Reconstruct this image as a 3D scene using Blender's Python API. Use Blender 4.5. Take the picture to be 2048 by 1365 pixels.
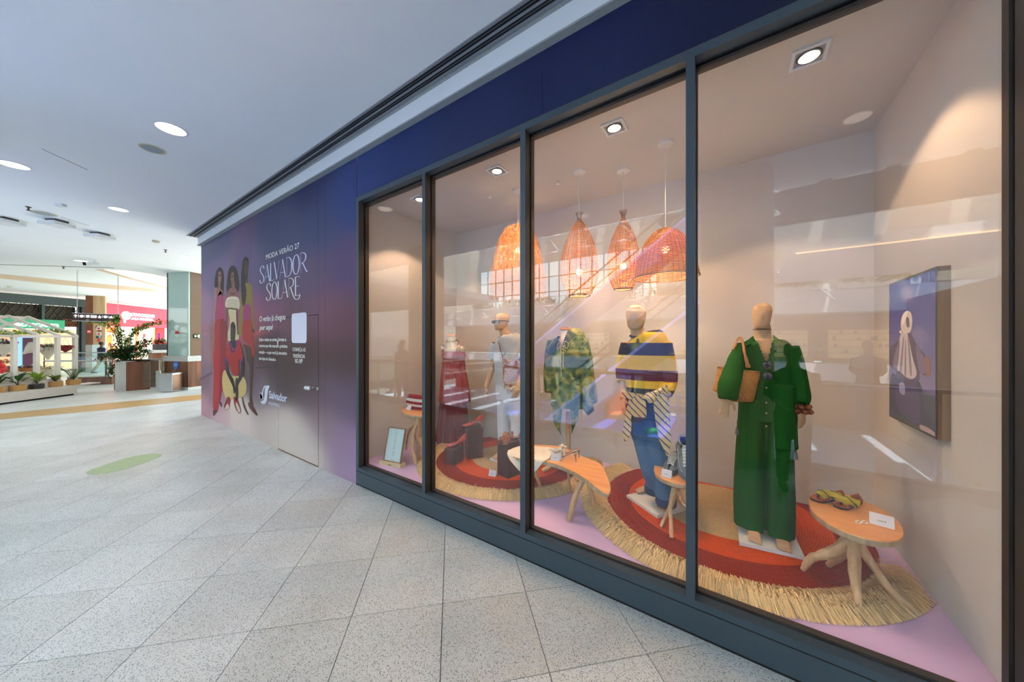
import bpy, bmesh, math, random
from mathutils import Vector, Matrix, noise
import numpy as np
random.seed(7)
for o in list(bpy.data.objects): bpy.data.objects.remove(o)
scn = bpy.context.scene
COL = scn.collection
# ------------------------------------------------------------------ camera, sky, sun, exposure
CAMD, CAMH, FPX, HY = 2.145, 1.70, 655.0, 681.5
ANG = math.radians(55.47); SA, CA = math.sin(ANG), math.cos(ANG)
cd = bpy.data.cameras.new('camera'); cam = bpy.data.objects.new('camera', cd); COL.objects.link(cam)
cd.sensor_width = 36; cd.lens = FPX * 36 / 2048; cd.clip_end = 200; cd.clip_start = .05
cd.shift_y = -(682.5 - HY) / 2048
cam.location = (0, -CAMD, CAMH); cam.rotation_euler = (math.pi / 2, 0, ANG - math.pi / 2 + math.radians(90 - 2 * 55.47) + math.radians(0))
fw = Vector((-CA, SA, 0)); cam.rotation_euler = fw.to_track_quat('-Z', 'Y').to_euler()
scn.camera = cam
w = bpy.data.worlds.new('sky'); scn.world = w; w.use_nodes = True
bg = w.node_tree.nodes['Background']; bg.inputs[0].default_value = (.67, .89, 1.0, 1); bg.inputs[1].default_value = 6.0
sd = bpy.data.lights.new('sun', 'SUN'); sd.energy = 26; sd.angle = .01; sd.color = (1, .97, .92)
sun = bpy.data.objects.new('sun', sd); COL.objects.link(sun); sun.rotation_euler = (math.radians(-14), math.radians(8), 0)
vs = scn.view_settings; vs.view_transform = 'Standard'; vs.look = 'None'; vs.gamma = 1; vs.use_curve_mapping = False; vs.exposure = 0.40
try:
    scn.cycles.max_bounces = 10; scn.cycles.transparent_max_bounces = 24; scn.cycles.sample_clamp_indirect = 6
    scn.cycles.diffuse_bounces = 5; scn.cycles.glossy_bounces = 5; scn.cycles.caustics_reflective = False; scn.cycles.caustics_refractive = False
except Exception: pass

# ------------------------------------------------------------------ geometry of the view: point on a plane seen at a photo pixel
def _ray(px, py):
    u = (px - 1024) / FPX; v = (HY - py) / FPX
    return Vector((-CA + SA * u, SA + CA * u, v))
def W(px, py, Y=0.):
    r = _ray(px, py); t = (CAMD + Y) / r.y; return Vector((r.x * t, Y, CAMH + r.z * t))
def F(px, py, z=0.):
    r = _ray(px, py); t = (z - CAMH) / r.z; return Vector((r.x * t, r.y * t - CAMD, z))
def P(px, py, t):
    r = _ray(px, py); return Vector((r.x * t, r.y * t - CAMD, CAMH + r.z * t))
def RAD(w_px, px, Y):                     # radius of a round thing w_px wide at column px standing at depth Y
    r = _ray(px, HY); t = (CAMD + Y) / r.y; u = (px - 1024) / FPX
    return w_px / 2 * t / FPX / math.sqrt(1 + u * u)

# ------------------------------------------------------------------ materials
def L(c):
    if isinstance(c, str): c = tuple(int(c[i:i + 2], 16) for i in (0, 2, 4))
    return tuple(((v / 255) / 12.92 if v / 255 < .04045 else ((v / 255 + .055) / 1.055) ** 2.4) for v in c[:3])
def N(nt, t, **k):
    n = nt.nodes.new(t)
    for a, b in k.items():
        if a.startswith('i_'):
            kk = a[2:]; n.inputs[int(kk) if kk.isdigit() else kk.replace('_', ' ')].default_value = b
        else: setattr(n, a, b)
    return n
MATS = {}
def mat(name, col=(200, 200, 200), rough=.6, metal=0, noise_amt=.06, nscale=30, bump=.15, bscale=200, emit=None, es=0, stretch=None, sheen=0, trans=0, coat=0, spec=None, obj=True):
    if name in MATS: return MATS[name]
    m = bpy.data.materials.new(name); MATS[name] = m; m.use_nodes = True; nt = m.node_tree
    b = nt.nodes['Principled BSDF']; c = L(col)
    b.inputs['Base Color'].default_value = (*c, 1); b.inputs['Roughness'].default_value = rough; b.inputs['Metallic'].default_value = metal
    if sheen: b.inputs['Sheen Weight'].default_value = sheen
    if coat: b.inputs['Coat Weight'].default_value = coat
    if spec is not None: b.inputs['Specular IOR Level'].default_value = spec
    if emit: b.inputs['Emission Color'].default_value = (*L(emit), 1); b.inputs['Emission Strength'].default_value = es
    tc = N(nt, 'ShaderNodeTexCoord'); mp = N(nt, 'ShaderNodeMapping'); nt.links.new(tc.outputs['Object'], mp.inputs[0])
    if stretch: mp.inputs['Scale'].default_value = stretch
    if noise_amt:
        n = N(nt, 'ShaderNodeTexNoise', i_Scale=nscale, i_Detail=4.0); nt.links.new(mp.outputs[0], n.inputs['Vector'])
        mx = N(nt, 'ShaderNodeMix', data_type='RGBA'); mx.inputs[6].default_value = (*[v * (1 - noise_amt * 2) for v in c], 1)
        mx.inputs[7].default_value = (*[min(1, v * (1 + noise_amt * 2)) for v in c], 1)
        nt.links.new(n.outputs[0], mx.inputs[0]); nt.links.new(mx.outputs[2], b.inputs['Base Color'])
    if bump:
        n2 = N(nt, 'ShaderNodeTexNoise', i_Scale=bscale, i_Detail=3.0); nt.links.new(mp.outputs[0], n2.inputs['Vector'])
        bp = N(nt, 'ShaderNodeBump', i_Strength=bump, i_Distance=.01); nt.links.new(n2.outputs[0], bp.inputs['Height']); nt.links.new(bp.outputs[0], b.inputs['Normal'])
    if trans:
        tr = N(nt, 'ShaderNodeBsdfTranslucent'); tr.inputs[0].default_value = (*c, 1); ms = N(nt, 'ShaderNodeMixShader'); ms.inputs[0].default_value = trans
        out = nt.nodes['Material Output']; nt.links.new(b.outputs[0], ms.inputs[1]); nt.links.new(tr.outputs[0], ms.inputs[2]); nt.links.new(ms.outputs[0], out.inputs[0])
    return m
def vcol(name, rough=.6, bump=.0, bscale=100, emit=0, coat=0, spec=.5):     # colour comes from the mesh's own colour attribute (print)
    if name in MATS: return MATS[name]
    m = bpy.data.materials.new(name); MATS[name] = m; m.use_nodes = True; nt = m.node_tree; b = nt.nodes['Principled BSDF']
    a = N(nt, 'ShaderNodeVertexColor', layer_name='Col'); nt.links.new(a.outputs[0], b.inputs['Base Color']); b.inputs['Roughness'].default_value = rough
    b.inputs['Coat Weight'].default_value = coat; b.inputs['Specular IOR Level'].default_value = spec
    if emit: nt.links.new(a.outputs[0], b.inputs['Emission Color']); b.inputs['Emission Strength'].default_value = emit
    n2 = N(nt, 'ShaderNodeTexNoise', i_Scale=bscale); bp = N(nt, 'ShaderNodeBump', i_Strength=bump, i_Distance=.004); nt.links.new(n2.outputs[0], bp.inputs['Height']); nt.links.new(bp.outputs[0], b.inputs['Normal'])
    return m
def wood(name, c1, c2, scale=6, rough=.5, axis='Z', dist=4):
    if name in MATS: return MATS[name]
    m = bpy.data.materials.new(name); MATS[name] = m; m.use_nodes = True; nt = m.node_tree; b = nt.nodes['Principled BSDF']
    tc = N(nt, 'ShaderNodeTexCoord'); mp = N(nt, 'ShaderNodeMapping'); nt.links.new(tc.outputs['Object'], mp.inputs[0])
    s = [scale * 3] * 3; s['XYZ'.index(axis)] = scale * .25; mp.inputs['Scale'].default_value = s
    n = N(nt, 'ShaderNodeTexNoise', i_Scale=1.0, i_Detail=6.0, i_Distortion=float(dist) * .2); nt.links.new(mp.outputs[0], n.inputs['Vector'])
    r = N(nt, 'ShaderNodeValToRGB'); r.color_ramp.elements[0].color = (*L(c1), 1); r.color_ramp.elements[1].color = (*L(c2), 1)
    r.color_ramp.elements[0].position = .35; r.color_ramp.elements[1].position = .65
    nt.links.new(n.outputs[0], r.inputs[0]); nt.links.new(r.outputs[0], b.inputs['Base Color']); b.inputs['Roughness'].default_value = rough
    bp = N(nt, 'ShaderNodeBump', i_Strength=.15, i_Distance=.003); nt.links.new(n.outputs[0], bp.inputs['Height']); nt.links.new(bp.outputs[0], b.inputs['Normal'])
    return m
def emis(name, col, s):
    if name in MATS: return MATS[name]
    m = bpy.data.materials.new(name); MATS[name] = m; m.use_nodes = True; nt = m.node_tree; b = nt.nodes['Principled BSDF']
    b.inputs['Base Color'].default_value = (*L(col), 1); b.inputs['Emission Color'].default_value = (*L(col), 1); b.inputs['Emission Strength'].default_value = s
    return m
def glass_mat(name, tint=(1, 1, 1), k=1.0, haze=0):                # clear sheet: lets light through, mirrors by the Schlick law on both faces
    if name in MATS: return MATS[name]
    m = bpy.data.materials.new(name); MATS[name] = m; m.use_nodes = True; nt = m.node_tree; nt.nodes.remove(nt.nodes['Principled BSDF'])
    lw = N(nt, 'ShaderNodeLayerWeight'); lw.inputs[0].default_value = .5
    p = N(nt, 'ShaderNodeMath', operation='POWER'); p.inputs[1].default_value = 5; nt.links.new(lw.outputs['Facing'], p.inputs[0])
    ma = N(nt, 'ShaderNodeMath', operation='MULTIPLY_ADD', use_clamp=True); ma.inputs[1].default_value = .95 * k; ma.inputs[2].default_value = .045 * k; nt.links.new(p.outputs[0], ma.inputs[0])
    t = N(nt, 'ShaderNodeBsdfTransparent'); t.inputs[0].default_value = (*tint, 1); g = N(nt, 'ShaderNodeBsdfGlossy'); g.inputs['Roughness'].default_value = 0.0
    ms = N(nt, 'ShaderNodeMixShader'); nt.links.new(ma.outputs[0], ms.inputs[0]); nt.links.new(t.outputs[0], ms.inputs[1]); nt.links.new(g.outputs[0], ms.inputs[2])
    nt.links.new(ms.outputs[0], nt.nodes['Material Output'].inputs[0]); return m

# ------------------------------------------------------------------ mesh building
class B:
    def __init__(s): s.v = []; s.f = []; s.c = []; s.cur = None
    def add(s, vs, fs):
        k = len(s.v); s.v += [tuple(v) for v in vs]; s.f += [tuple(i + k for i in f) for f in fs]; s.c += [s.cur] * len(vs); return s
    def box(s, a, b, rot=None, piv=None):
        (x0, y0, z0), (x1, y1, z1) = a, b
        vs = [Vector(p) for p in ((x0, y0, z0), (x1, y0, z0), (x1, y1, z0), (x0, y1, z0), (x0, y0, z1), (x1, y0, z1), (x1, y1, z1), (x0, y1, z1))]
        if rot is not None:
            pv = Vector(piv) if piv is not None else Vector(((x0 + x1) / 2, (y0 + y1) / 2, (z0 + z1) / 2))
            R = Matrix.Rotation(rot, 3, 'Z') if isinstance(rot, (int, float)) else rot
            vs = [R @ (p - pv) + pv for p in vs]
        return s.add(vs, [(0, 3, 2, 1), (4, 5, 6, 7), (0, 1, 5, 4), (1, 2, 6, 5), (2, 3, 7, 6), (3, 0, 4, 7)])
    def prism(s, pts, z0, z1):            # pts: xy outline ccw
        n = len(pts); vs = [(p[0], p[1], z0) for p in pts] + [(p[0], p[1], z1) for p in pts]
        return s.add(vs, [tuple(range(n - 1, -1, -1)), tuple(range(n, 2 * n))] + [(i, (i + 1) % n, (i + 1) % n + n, i + n) for i in range(n)])
    def hull3(s, pts, d):                 # planar polygon in space thickened by vector d
        n = len(pts); d = Vector(d); vs = [Vector(p) for p in pts] + [Vector(p) + d for p in pts]
        return s.add(vs, [tuple(range(n)), tuple(range(2 * n - 1, n - 1, -1))] + [((i + 1) % n, i, i + n, (i + 1) % n + n) for i in range(n)])
    def rings(s, rs, cap=True, close=False):      # rs: list of equal length rings of points
        n = len(rs[0]); vs = [p for r in rs for p in r]; fs = []
        for i in range(len(rs) - (0 if close else 1)):
            a = i * n; b = ((i + 1) % len(rs)) * n
            for j in range(n): fs.append((a + j, a + (j + 1) % n, b + (j + 1) % n, b + j))
        if cap and not close: fs += [tuple(range(n - 1, -1, -1)), tuple(range((len(rs) - 1) * n, len(rs) * n))]
        return s.add(vs, fs)
    def tube(s, pts, r, n=8, cap=True, up=None, sy=1.0, fold=None, close=False):
        pts = [Vector(p) for p in pts]; m = len(pts)
        rr = r if isinstance(r, (list, tuple)) else [r] * m
        rs = []; prev = None
        for i, p in enumerate(pts):
            if close: d = pts[(i + 1) % m] - pts[i - 1]
            else: d = pts[min(i + 1, m - 1)] - pts[max(i - 1, 0)]
            if d.length < 1e-9: d = Vector((0, 0, 1))
            d.normalize()
            if prev is None:
                u = Vector(up) if up is not None else (Vector((1, 0, 0)) if abs(d.x) < .9 else Vector((0, 1, 0)))
            else: u = prev
            u = (u - d * u.dot(d));
            if u.length < 1e-6: u = d.orthogonal()
            u.normalize(); vv = d.cross(u); prev = u
            q = rr[i]; rx, ry = q if isinstance(q, (tuple, list)) else (q, q * sy)
            ring = []
            for k in range(n):
                a = 2 * math.pi * k / n; g = 1 + (fold(i / max(1, m - 1), a) if fold else 0)
                ring.append(p + u * math.cos(a) * rx * g + vv * math.sin(a) * ry * g)
            rs.append(ring)
        return s.rings(rs, cap, close)
    def cyl(s, c, r, z0, z1, n=24, r2=None):
        r2 = r if r2 is None else r2
        return s.rings([[(c[0] + q * math.cos(2 * math.pi * k / n), c[1] + q * math.sin(2 * math.pi * k / n), z) for k in range(n)] for q, z in ((r, z0), (r2, z1))])
    def lathe(s, c, prof, n=32, cap=True):    # prof: (r, z)
        return s.rings([[(c[0] + q * math.cos(2 * math.pi * k / n), c[1] + q * math.sin(2 * math.pi * k / n), z) for k in range(n)] for q, z in prof], cap)
    def ball(s, c, r, n=12, m=8):
        rx, ry, rz = r if isinstance(r, (tuple, list)) else (r, r, r)
        rs = []
        for i in range(m + 1):
            a = -math.pi / 2 + math.pi * i / m; q = max(math.cos(a), .02)
            rs.append([(c[0] + rx * q * math.cos(2 * math.pi * k / n), c[1] + ry * q * math.sin(2 * math.pi * k / n), c[2] + rz * math.sin(a)) for k in range(n)])
        return s.rings(rs)
    def leaf(s, base, tip, wdt, nrm=None, bend=.1, seg=4):
        base = Vector(base); tip = Vector(tip); d = tip - base; l = d.length or 1e-6; d = d / l
        nrm = Vector(nrm) if nrm is not None else Vector((0, 0, 1)); sd_ = d.cross(nrm)
        if sd_.length < 1e-4: sd_ = d.orthogonal()
        sd_.normalize(); up = sd_.cross(d); vs = []
        for i in range(seg + 1):
            t = i / seg; p = base + d * l * t + up * bend * l * math.sin(math.pi * t); ww = wdt / 2 * math.sin(math.pi * min(.97, max(.06, t ** .8)))
            vs += [p - sd_ * ww, p + up * -ww * .3, p + sd_ * ww]
        fs = []
        for i in range(seg):
            a = i * 3; fs += [(a, a + 1, a + 4, a + 3), (a + 1, a + 2, a + 5, a + 4)]
        return s.add(vs, fs)
def meta(o, label=None, cat=None, group=None, kind=None):
    if label: o['label'] = label
    if cat: o['category'] = cat
    if group: o['group'] = group
    if kind: o['kind'] = kind
    return o
def wloc(o):
    v = Vector((0, 0, 0))
    while o is not None: v += o.location; o = o.parent
    return v
def root(name, loc, label, cat, group=None):
    o = bpy.data.objects.new(name, None); COL.objects.link(o); o.location = loc; o.empty_display_size = .05
    return meta(o, label, cat, group)
def ob(name, b, m, parent=None, label=None, cat=None, group=None, kind=None, smooth=False, loc=None, mods=None):
    """b in world coordinates; origin goes to loc (things) or to the parent's origin"""
    me = bpy.data.meshes.new(name)
    base = wloc(parent) if parent is not None else (Vector(loc) if loc is not None else Vector((0, 0, 0)))
    me.from_pydata([(v[0] - base.x, v[1] - base.y, v[2] - base.z) for v in b.v], [], b.f)
    if any(c is not None for c in b.c):
        at = me.color_attributes.new('Col', 'FLOAT_COLOR', 'POINT')
        at.data.foreach_set('color', np.array([(*(c or (1, 1, 1))[:3], 1) for c in b.c], dtype=np.float32).ravel())
    me.materials.append(m)
    if smooth: me.polygons.foreach_set('use_smooth', [True] * len(me.polygons))
    me.update(); o = bpy.data.objects.new(name, me); COL.objects.link(o)
    if parent is not None: o.parent = parent
    else: o.location = base
    if smooth == 'auto':
        try: me.set_sharp_from_angle(angle=math.radians(38))
        except Exception: pass
    return meta(o, label, cat, group, kind)
def struct(name, b, m, parent=None, smooth=False): return ob(name, b, m, parent, kind=None if parent else 'structure', smooth=smooth)
def remesh(o, vox, smooth_it=2, dec=None):          # melts overlapping closed tubes into one continuous surface
    md = o.modifiers.new('r', 'REMESH'); md.mode = 'VOXEL'; md.voxel_size = vox
    if smooth_it: ms = o.modifiers.new('s', 'SMOOTH'); ms.iterations = smooth_it; ms.factor = .5
    dg = bpy.context.evaluated_depsgraph_get(); dg.update(); ev = o.evaluated_get(dg); me = bpy.data.meshes.new_from_object(ev, depsgraph=dg)
    mts = list(o.data.materials); o.modifiers.clear(); o.data = me
    if not me.materials:
        for mm in mts: me.materials.append(mm)
    me.polygons.foreach_set('use_smooth', [True] * len(me.polygons)); return o
def wrinkle(o, amp, sc, zmin=None, zmax=None, seed=0):
    me = o.data; ns = [v.normal.copy() for v in me.vertices]
    for v, n in zip(me.vertices, ns):
        q = Vector((v.co.x * sc[0] + seed, v.co.y * sc[1], v.co.z * sc[2])); k = 1
        if zmin is not None: k = max(0, min(1, (v.co.z - zmin) / .1))
        v.co += n * amp * k * (noise.noise(q) + .5 * noise.noise(q * 2.1))
    me.update()
def cutfaces(o, fn):                     # removes faces whose centre (local) satisfies fn
    bm = bmesh.new(); bm.from_mesh(o.data); bmesh.ops.delete(bm, geom=[f for f in bm.faces if fn(f.calc_center_median())], context='FACES'); bm.to_mesh(o.data); bm.free()
def textb(s, x0, x1, y0, y1, plane, depth=.002, shear=0, bold=0, space=1.0, color=None, align=None):
    """a word fitted into the box x0..x1, y0..y1 of a plane: plane(u, v, w) -> world point; solid letters"""
    cu = bpy.data.curves.new('t', 'FONT'); cu.body = s; cu.shear = shear; cu.offset = bold; cu.space_character = space; cu.resolution_u = 3
    if align: cu.align_x = align
    o = bpy.data.objects.new('t', cu); COL.objects.link(o); dg = bpy.context.evaluated_depsgraph_get(); dg.update()
    me = bpy.data.meshes.new_from_object(o.evaluated_get(dg), depsgraph=dg); co = [v.co.copy() for v in me.vertices]; fs = [tuple(p.vertices) for p in me.polygons]
    bpy.data.objects.remove(o); bpy.data.curves.remove(cu); b = B(); b.cur = color
    if not co: return b
    ax, bx = min(c.x for c in co), max(c.x for c in co); ay, by = min(c.y for c in co), max(c.y for c in co)
    vs = [plane(x0 + (c.x - ax) / max(1e-6, bx - ax) * (x1 - x0), y0 + (c.y - ay) / max(1e-6, by - ay) * (y1 - y0), 0) for c in co]
    vs2 = [plane(x0 + (c.x - ax) / max(1e-6, bx - ax) * (x1 - x0), y0 + (c.y - ay) / max(1e-6, by - ay) * (y1 - y0), depth) for c in co]
    cnt = {}
    for f in fs:
        for i in range(len(f)): cnt[(f[i], f[(i + 1) % len(f)])] = 1
    n = len(vs); F2 = [tuple(i + n for i in f) for f in fs]
    side = [(a, bb, bb + n, a + n) for (a, bb) in cnt if (bb, a) not in cnt]
    b.add(vs + vs2, F2 + side); bpy.data.meshes.remove(me); return b
def merge(*bs):
    r = B()
    for q in bs:
        k = len(r.v); r.v += q.v; r.f += [tuple(i + k for i in f) for f in q.f]; r.c += q.c
    return r
def lerp(a, b, t): return a + (b - a) * t
def clampf(x, a=0, b=1): return max(a, min(b, x))
def closed(p, n=5):
    m = len(p); out = []
    for i in range(m):
        a, b, c, d = (Vector((*p[(i + j) % m][:2], 0)) for j in (-1, 0, 1, 2))
        for k in range(n):
            t = k / n; q = .5 * ((2 * b) + (c - a) * t + (2 * a - 5 * b + 4 * c - d) * t * t + (3 * b - a - 3 * c + d) * t ** 3); out.append((q.x, q.y))
    return out
def spline(pts, n=8):
    pts = [Vector(p) for p in pts]; out = []
    for i in range(len(pts) - 1):
        p0 = pts[max(i - 1, 0)]; p1 = pts[i]; p2 = pts[i + 1]; p3 = pts[min(i + 2, len(pts) - 1)]
        for k in range(n):
            t = k / n; out.append(.5 * ((2 * p1) + (p2 - p0) * t + (2 * p0 - 5 * p1 + 4 * p2 - p3) * t * t + (3 * p1 - p0 - 3 * p2 + p3) * t ** 3))
    out.append(pts[-1]); return out
def ispl(vals, n=8):
    vs = [Vector((v, 0, 0)) if not isinstance(v, tuple) else Vector((v[0], v[1], 0)) for v in vals]; o = spline(vs, n)
    return [(p.x, p.y) if isinstance(vals[0], tuple) else p.x for p in o]
def chaikin(p, it=2):
    for _ in range(it):
        q = []
        for i in range(len(p)):
            a, b = p[i], p[(i + 1) % len(p)]; q += [(a[0] * .75 + b[0] * .25, a[1] * .75 + b[1] * .25), (a[0] * .25 + b[0] * .75, a[1] * .25 + b[1] * .75)]
        p = q
    return p
# ================================================================== the setting
WHITE = mat('ceiling_paint', (238, 243, 244), .9, noise_amt=.015, nscale=1.5, bump=.05, bscale=6)
WHITE2 = mat('cornice_paint', (222, 232, 234), .75, noise_amt=.02, nscale=3, bump=.03)
SHOPW = mat('shop_wall_paint', (212, 206, 200), .85, noise_amt=.015, nscale=2, bump=.04, bscale=20)
SLATE = mat('slate_metal', (54, 70, 80), .42, noise_amt=.05, nscale=4, bump=.05, bscale=60)
REVEAL = mat('dark_reveal_metal', (58, 52, 50), .5, noise_amt=.05, bump=.05)
BLACK = mat('black_gap', (12, 12, 13), .8, noise_amt=0, bump=0)
GLASS = glass_mat('window_glass', (1, 1, .995), .92)
CLEAR = glass_mat('balustrade_glass', (.93, .98, .96), .8)
STEEL = mat('brushed_steel', (190, 192, 192), .28, 1.0, .04, 40, .05, 300, stretch=(1, 1, .1))
CZ = 4.07
# granite
def granite():
    m = bpy.data.materials.new('white_granite'); m.use_nodes = True; nt = m.node_tree; b = nt.nodes['Principled BSDF']; lk = nt.links.new
    g = N(nt, 'ShaderNodeNewGeometry'); n1 = N(nt, 'ShaderNodeTexNoise', i_Scale=105.0, i_Detail=2.0); n2 = N(nt, 'ShaderNodeTexNoise', i_Scale=2.2, i_Detail=5.0)
    n4 = N(nt, 'ShaderNodeTexNoise', i_Scale=11.0, i_Detail=3.0)
    for n in (n1, n2, n4): lk(g.outputs['Position'], n.inputs['Vector'])
    vo = N(nt, 'ShaderNodeTexVoronoi', i_Scale=150.0); dn = N(nt, 'ShaderNodeVectorMath', operation='MULTIPLY_ADD'); dn.inputs[1].default_value = (.009, .009, .009); lk(n1.outputs[1], dn.inputs[0]); lk(g.outputs['Position'], dn.inputs[2]); lk(dn.outputs[0], vo.inputs['Vector'])
    sc_ = N(nt, 'ShaderNodeSeparateColor'); lk(vo.outputs['Color'], sc_.inputs[0]); th_ = N(nt, 'ShaderNodeMath', operation='MULTIPLY'); th_.inputs[1].default_value = .42; lk(sc_.outputs[0], th_.inputs[0]); sx = N(nt, 'ShaderNodeMath', operation='SUBTRACT'); lk(vo.outputs['Distance'], sx.inputs[0]); lk(th_.outputs[0], sx.inputs[1])
    r1 = N(nt, 'ShaderNodeValToRGB'); e = r1.color_ramp.elements; e[0].position = 0; e[0].color = (*L((128, 132, 134)), 1); e[1].position = .08; e[1].color = (*L((212, 213, 209)), 1)
    r1.color_ramp.elements.new(.62).color = (*L((226, 227, 222)), 1); lk(sx.outputs[0], r1.inputs[0])
    r2 = N(nt, 'ShaderNodeValToRGB'); r2.color_ramp.elements[0].position = .3; r2.color_ramp.elements[0].color = (.86, .86, .85, 1); r2.color_ramp.elements[1].position = .7; r2.color_ramp.elements[1].color = (1, 1, 1, 1); lk(n2.outputs[0], r2.inputs[0])
    mx = N(nt, 'ShaderNodeMix', data_type='RGBA', blend_type='MULTIPLY'); mx.inputs[0].default_value = 1; lk(r1.outputs[0], mx.inputs[6]); lk(r2.outputs[0], mx.inputs[7])
    # tint of each tile from the cell it lies in
    mp = N(nt, 'ShaderNodeMapping', vector_type='POINT'); mp.inputs['Rotation'].default_value = (0, 0, math.radians(-45)); o = TILE_O
    c, s_ = math.cos(math.radians(-45)), math.sin(math.radians(-45)); mp.inputs['Location'].default_value = (-(o.x * c - o.y * s_) / TS, -(o.x * s_ + o.y * c) / TS, 0); mp.inputs['Scale'].default_value = (1 / TS, 1 / TS, 0)
    lk(g.outputs['Position'], mp.inputs[0]); fl = N(nt, 'ShaderNodeVectorMath', operation='FLOOR'); lk(mp.outputs[0], fl.inputs[0]); wn = N(nt, 'ShaderNodeTexWhiteNoise'); lk(fl.outputs[0], wn.inputs[0])
    r3 = N(nt, 'ShaderNodeValToRGB'); r3.color_ramp.elements[0].color = (.86, .855, .84, 1); r3.color_ramp.elements[1].color = (.97, .975, .98, 1); r3.color_ramp.elements[1].position = .75; lk(wn.outputs[0], r3.inputs[0])
    m2 = N(nt, 'ShaderNodeMix', data_type='RGBA', blend_type='MULTIPLY'); m2.inputs[0].default_value = 1; lk(mx.outputs[2], m2.inputs[6]); lk(r3.outputs[0], m2.inputs[7]); lk(m2.outputs[2], b.inputs['Base Color'])
    rr = N(nt, 'ShaderNodeMapRange'); rr.inputs[1].default_value = .3; rr.inputs[2].default_value = .7; rr.inputs[3].default_value = .36; rr.inputs[4].default_value = .31; lk(n2.outputs[0], rr.inputs[0]); lk(rr.outputs[0], b.inputs['Roughness'])
    return m
TS = .549
TILE_O = F(703.1, 1234); U1 = Vector((.70711, .70711, 0)); U2 = Vector((-.70711, .70711, 0))
GRAN = granite()
GROUT = mat('grout', (120, 118, 112), .9, noise_amt=.1, nscale=20, bump=.2)
fl = B().box((-34, -3.7, -.3), (9, .6, -.022)).box((-34, -20, -.3), (-12.2, -3.7, -.022)).box((-34, .6, -.3), (-10.1, 16, -.022))
floor = struct('floor', fl, GROUT)
tb = B(); g = .0022; tb.box((g, g, -.022), (TS - g, TS - g, 0)); tme = None
cells = []
for i in range(-60, 60):
    for j in range(-60, 60):
        c = TILE_O + U1 * (i + .5) * TS + U2 * (j + .5) * TS
        if not (-31 < c.x < 8.6): continue
        if c.x > -9.7 and c.y > .55: continue
        if c.y > 6 or c.y < -12 or (c.x > -12.6 and c.y < -3.3): continue
        R = Vector((c.x, c.y + CAMD, 0)); D = -CA * R.x + SA * R.y; Rt = SA * R.x + CA * R.y
        vis = D > .3 and abs(Rt / D) < 1.62 and (HY + FPX * CAMH / D) < 1500
        cells.append((0 if vis else 1, D if vis else 99, i, j))
cells.sort()
tri_rot = math.radians(45)
for k, (nv, D, i, j) in enumerate(cells[:298]):
    p = TILE_O + U1 * i * TS + U2 * j * TS
    if k == 0:
        me = bpy.data.meshes.new('tile'); me.from_pydata(tb.v, [], tb.f); me.materials.append(GRAN); me.update(); tme = me
    o = bpy.data.objects.new('tile', tme); COL.objects.link(o); o.parent = floor; o.location = p; o.rotation_euler = (0, 0, tri_rot)
far = B()
for (nv, D, i, j) in cells[298:]:
    p = TILE_O + U1 * i * TS + U2 * j * TS; q = [p + U1 * g + U2 * g, p + U1 * (TS - g) + U2 * g, p + U1 * (TS - g) + U2 * (TS - g), p + U1 * g + U2 * (TS - g)]
    far.prism([(v.x, v.y) for v in q], -.022, 0)
ob('tile', far, GRAN, floor, kind='stuff')
# ochre stone band across the floor, proud by a hair
oc = B(); a = [F(-260, 868), F(0, 840), F(205, 821), F(400, 800), F(500, 790), F(500, 782), F(400, 790), F(205, 808), F(0, 828), F(-260, 852)]
oc.prism([(p.x, p.y) for p in a], -.001, .0025)
struct('trim_1', oc, mat('ochre_stone_band', (190, 150, 95), .3, noise_amt=.08, nscale=8, bump=.02))

# ceiling: white slab, open over the atrium (front) and, added for daylight, over the unseen far court
cl = B()
cl.box((-12.2, -4.3, CZ), (9, -.02, CZ + .35)).box((-34, -14, CZ), (-12.2, 3.6, CZ + .35)).box((-12.2, -.02, CZ), (-10.14, 3.6, CZ + .35))
struct('ceiling', cl, WHITE)
# cornice, fascia and slot diffuser along the shop front
cb = B().box((-10.16, -.05, 3.88), (9, -.0, CZ)).box((-10.16, 0, 3.88), (-10.1, 3.6, CZ)); struct('trim_2', cb, WHITE2)
cb = B().box((-10.16, -.062, 3.865), (9, .0, 3.88)).box((-10.16, -.07, 4.045), (9, -.05, CZ)); struct('trim_3', cb, mat('cornice_lip', (150, 158, 160), .7))
t = root('air_slot_diffuser', (-5, -.15, CZ), 'long grey double-slot air diffuser in the ceiling along the shop front', 'vent')
d = B().box((-10.22, -.225, CZ - .012), (8, -.205, CZ)).box((-10.22, -.158, CZ - .012), (8, -.142, CZ)).box((-10.22, -.098, CZ - .012), (8, -.075, CZ)); ob('frame', d, mat('diffuser_grey', (128, 134, 140), .5), t)
d = B().box((-10.22, -.205, CZ - .003), (8, -.158, CZ - .0005)).box((-10.22, -.142, CZ - .003), (8, -.098, CZ - .0005)); ob('slot', d, BLACK, t)
for s_ in (-.182, -.12):
    d = B().box((-10.2, s_ - .004, CZ - .009), (8, s_ + .004, CZ - .003)); ob('vane', d, mat('vane_grey', (70, 74, 78), .5), t)

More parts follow.
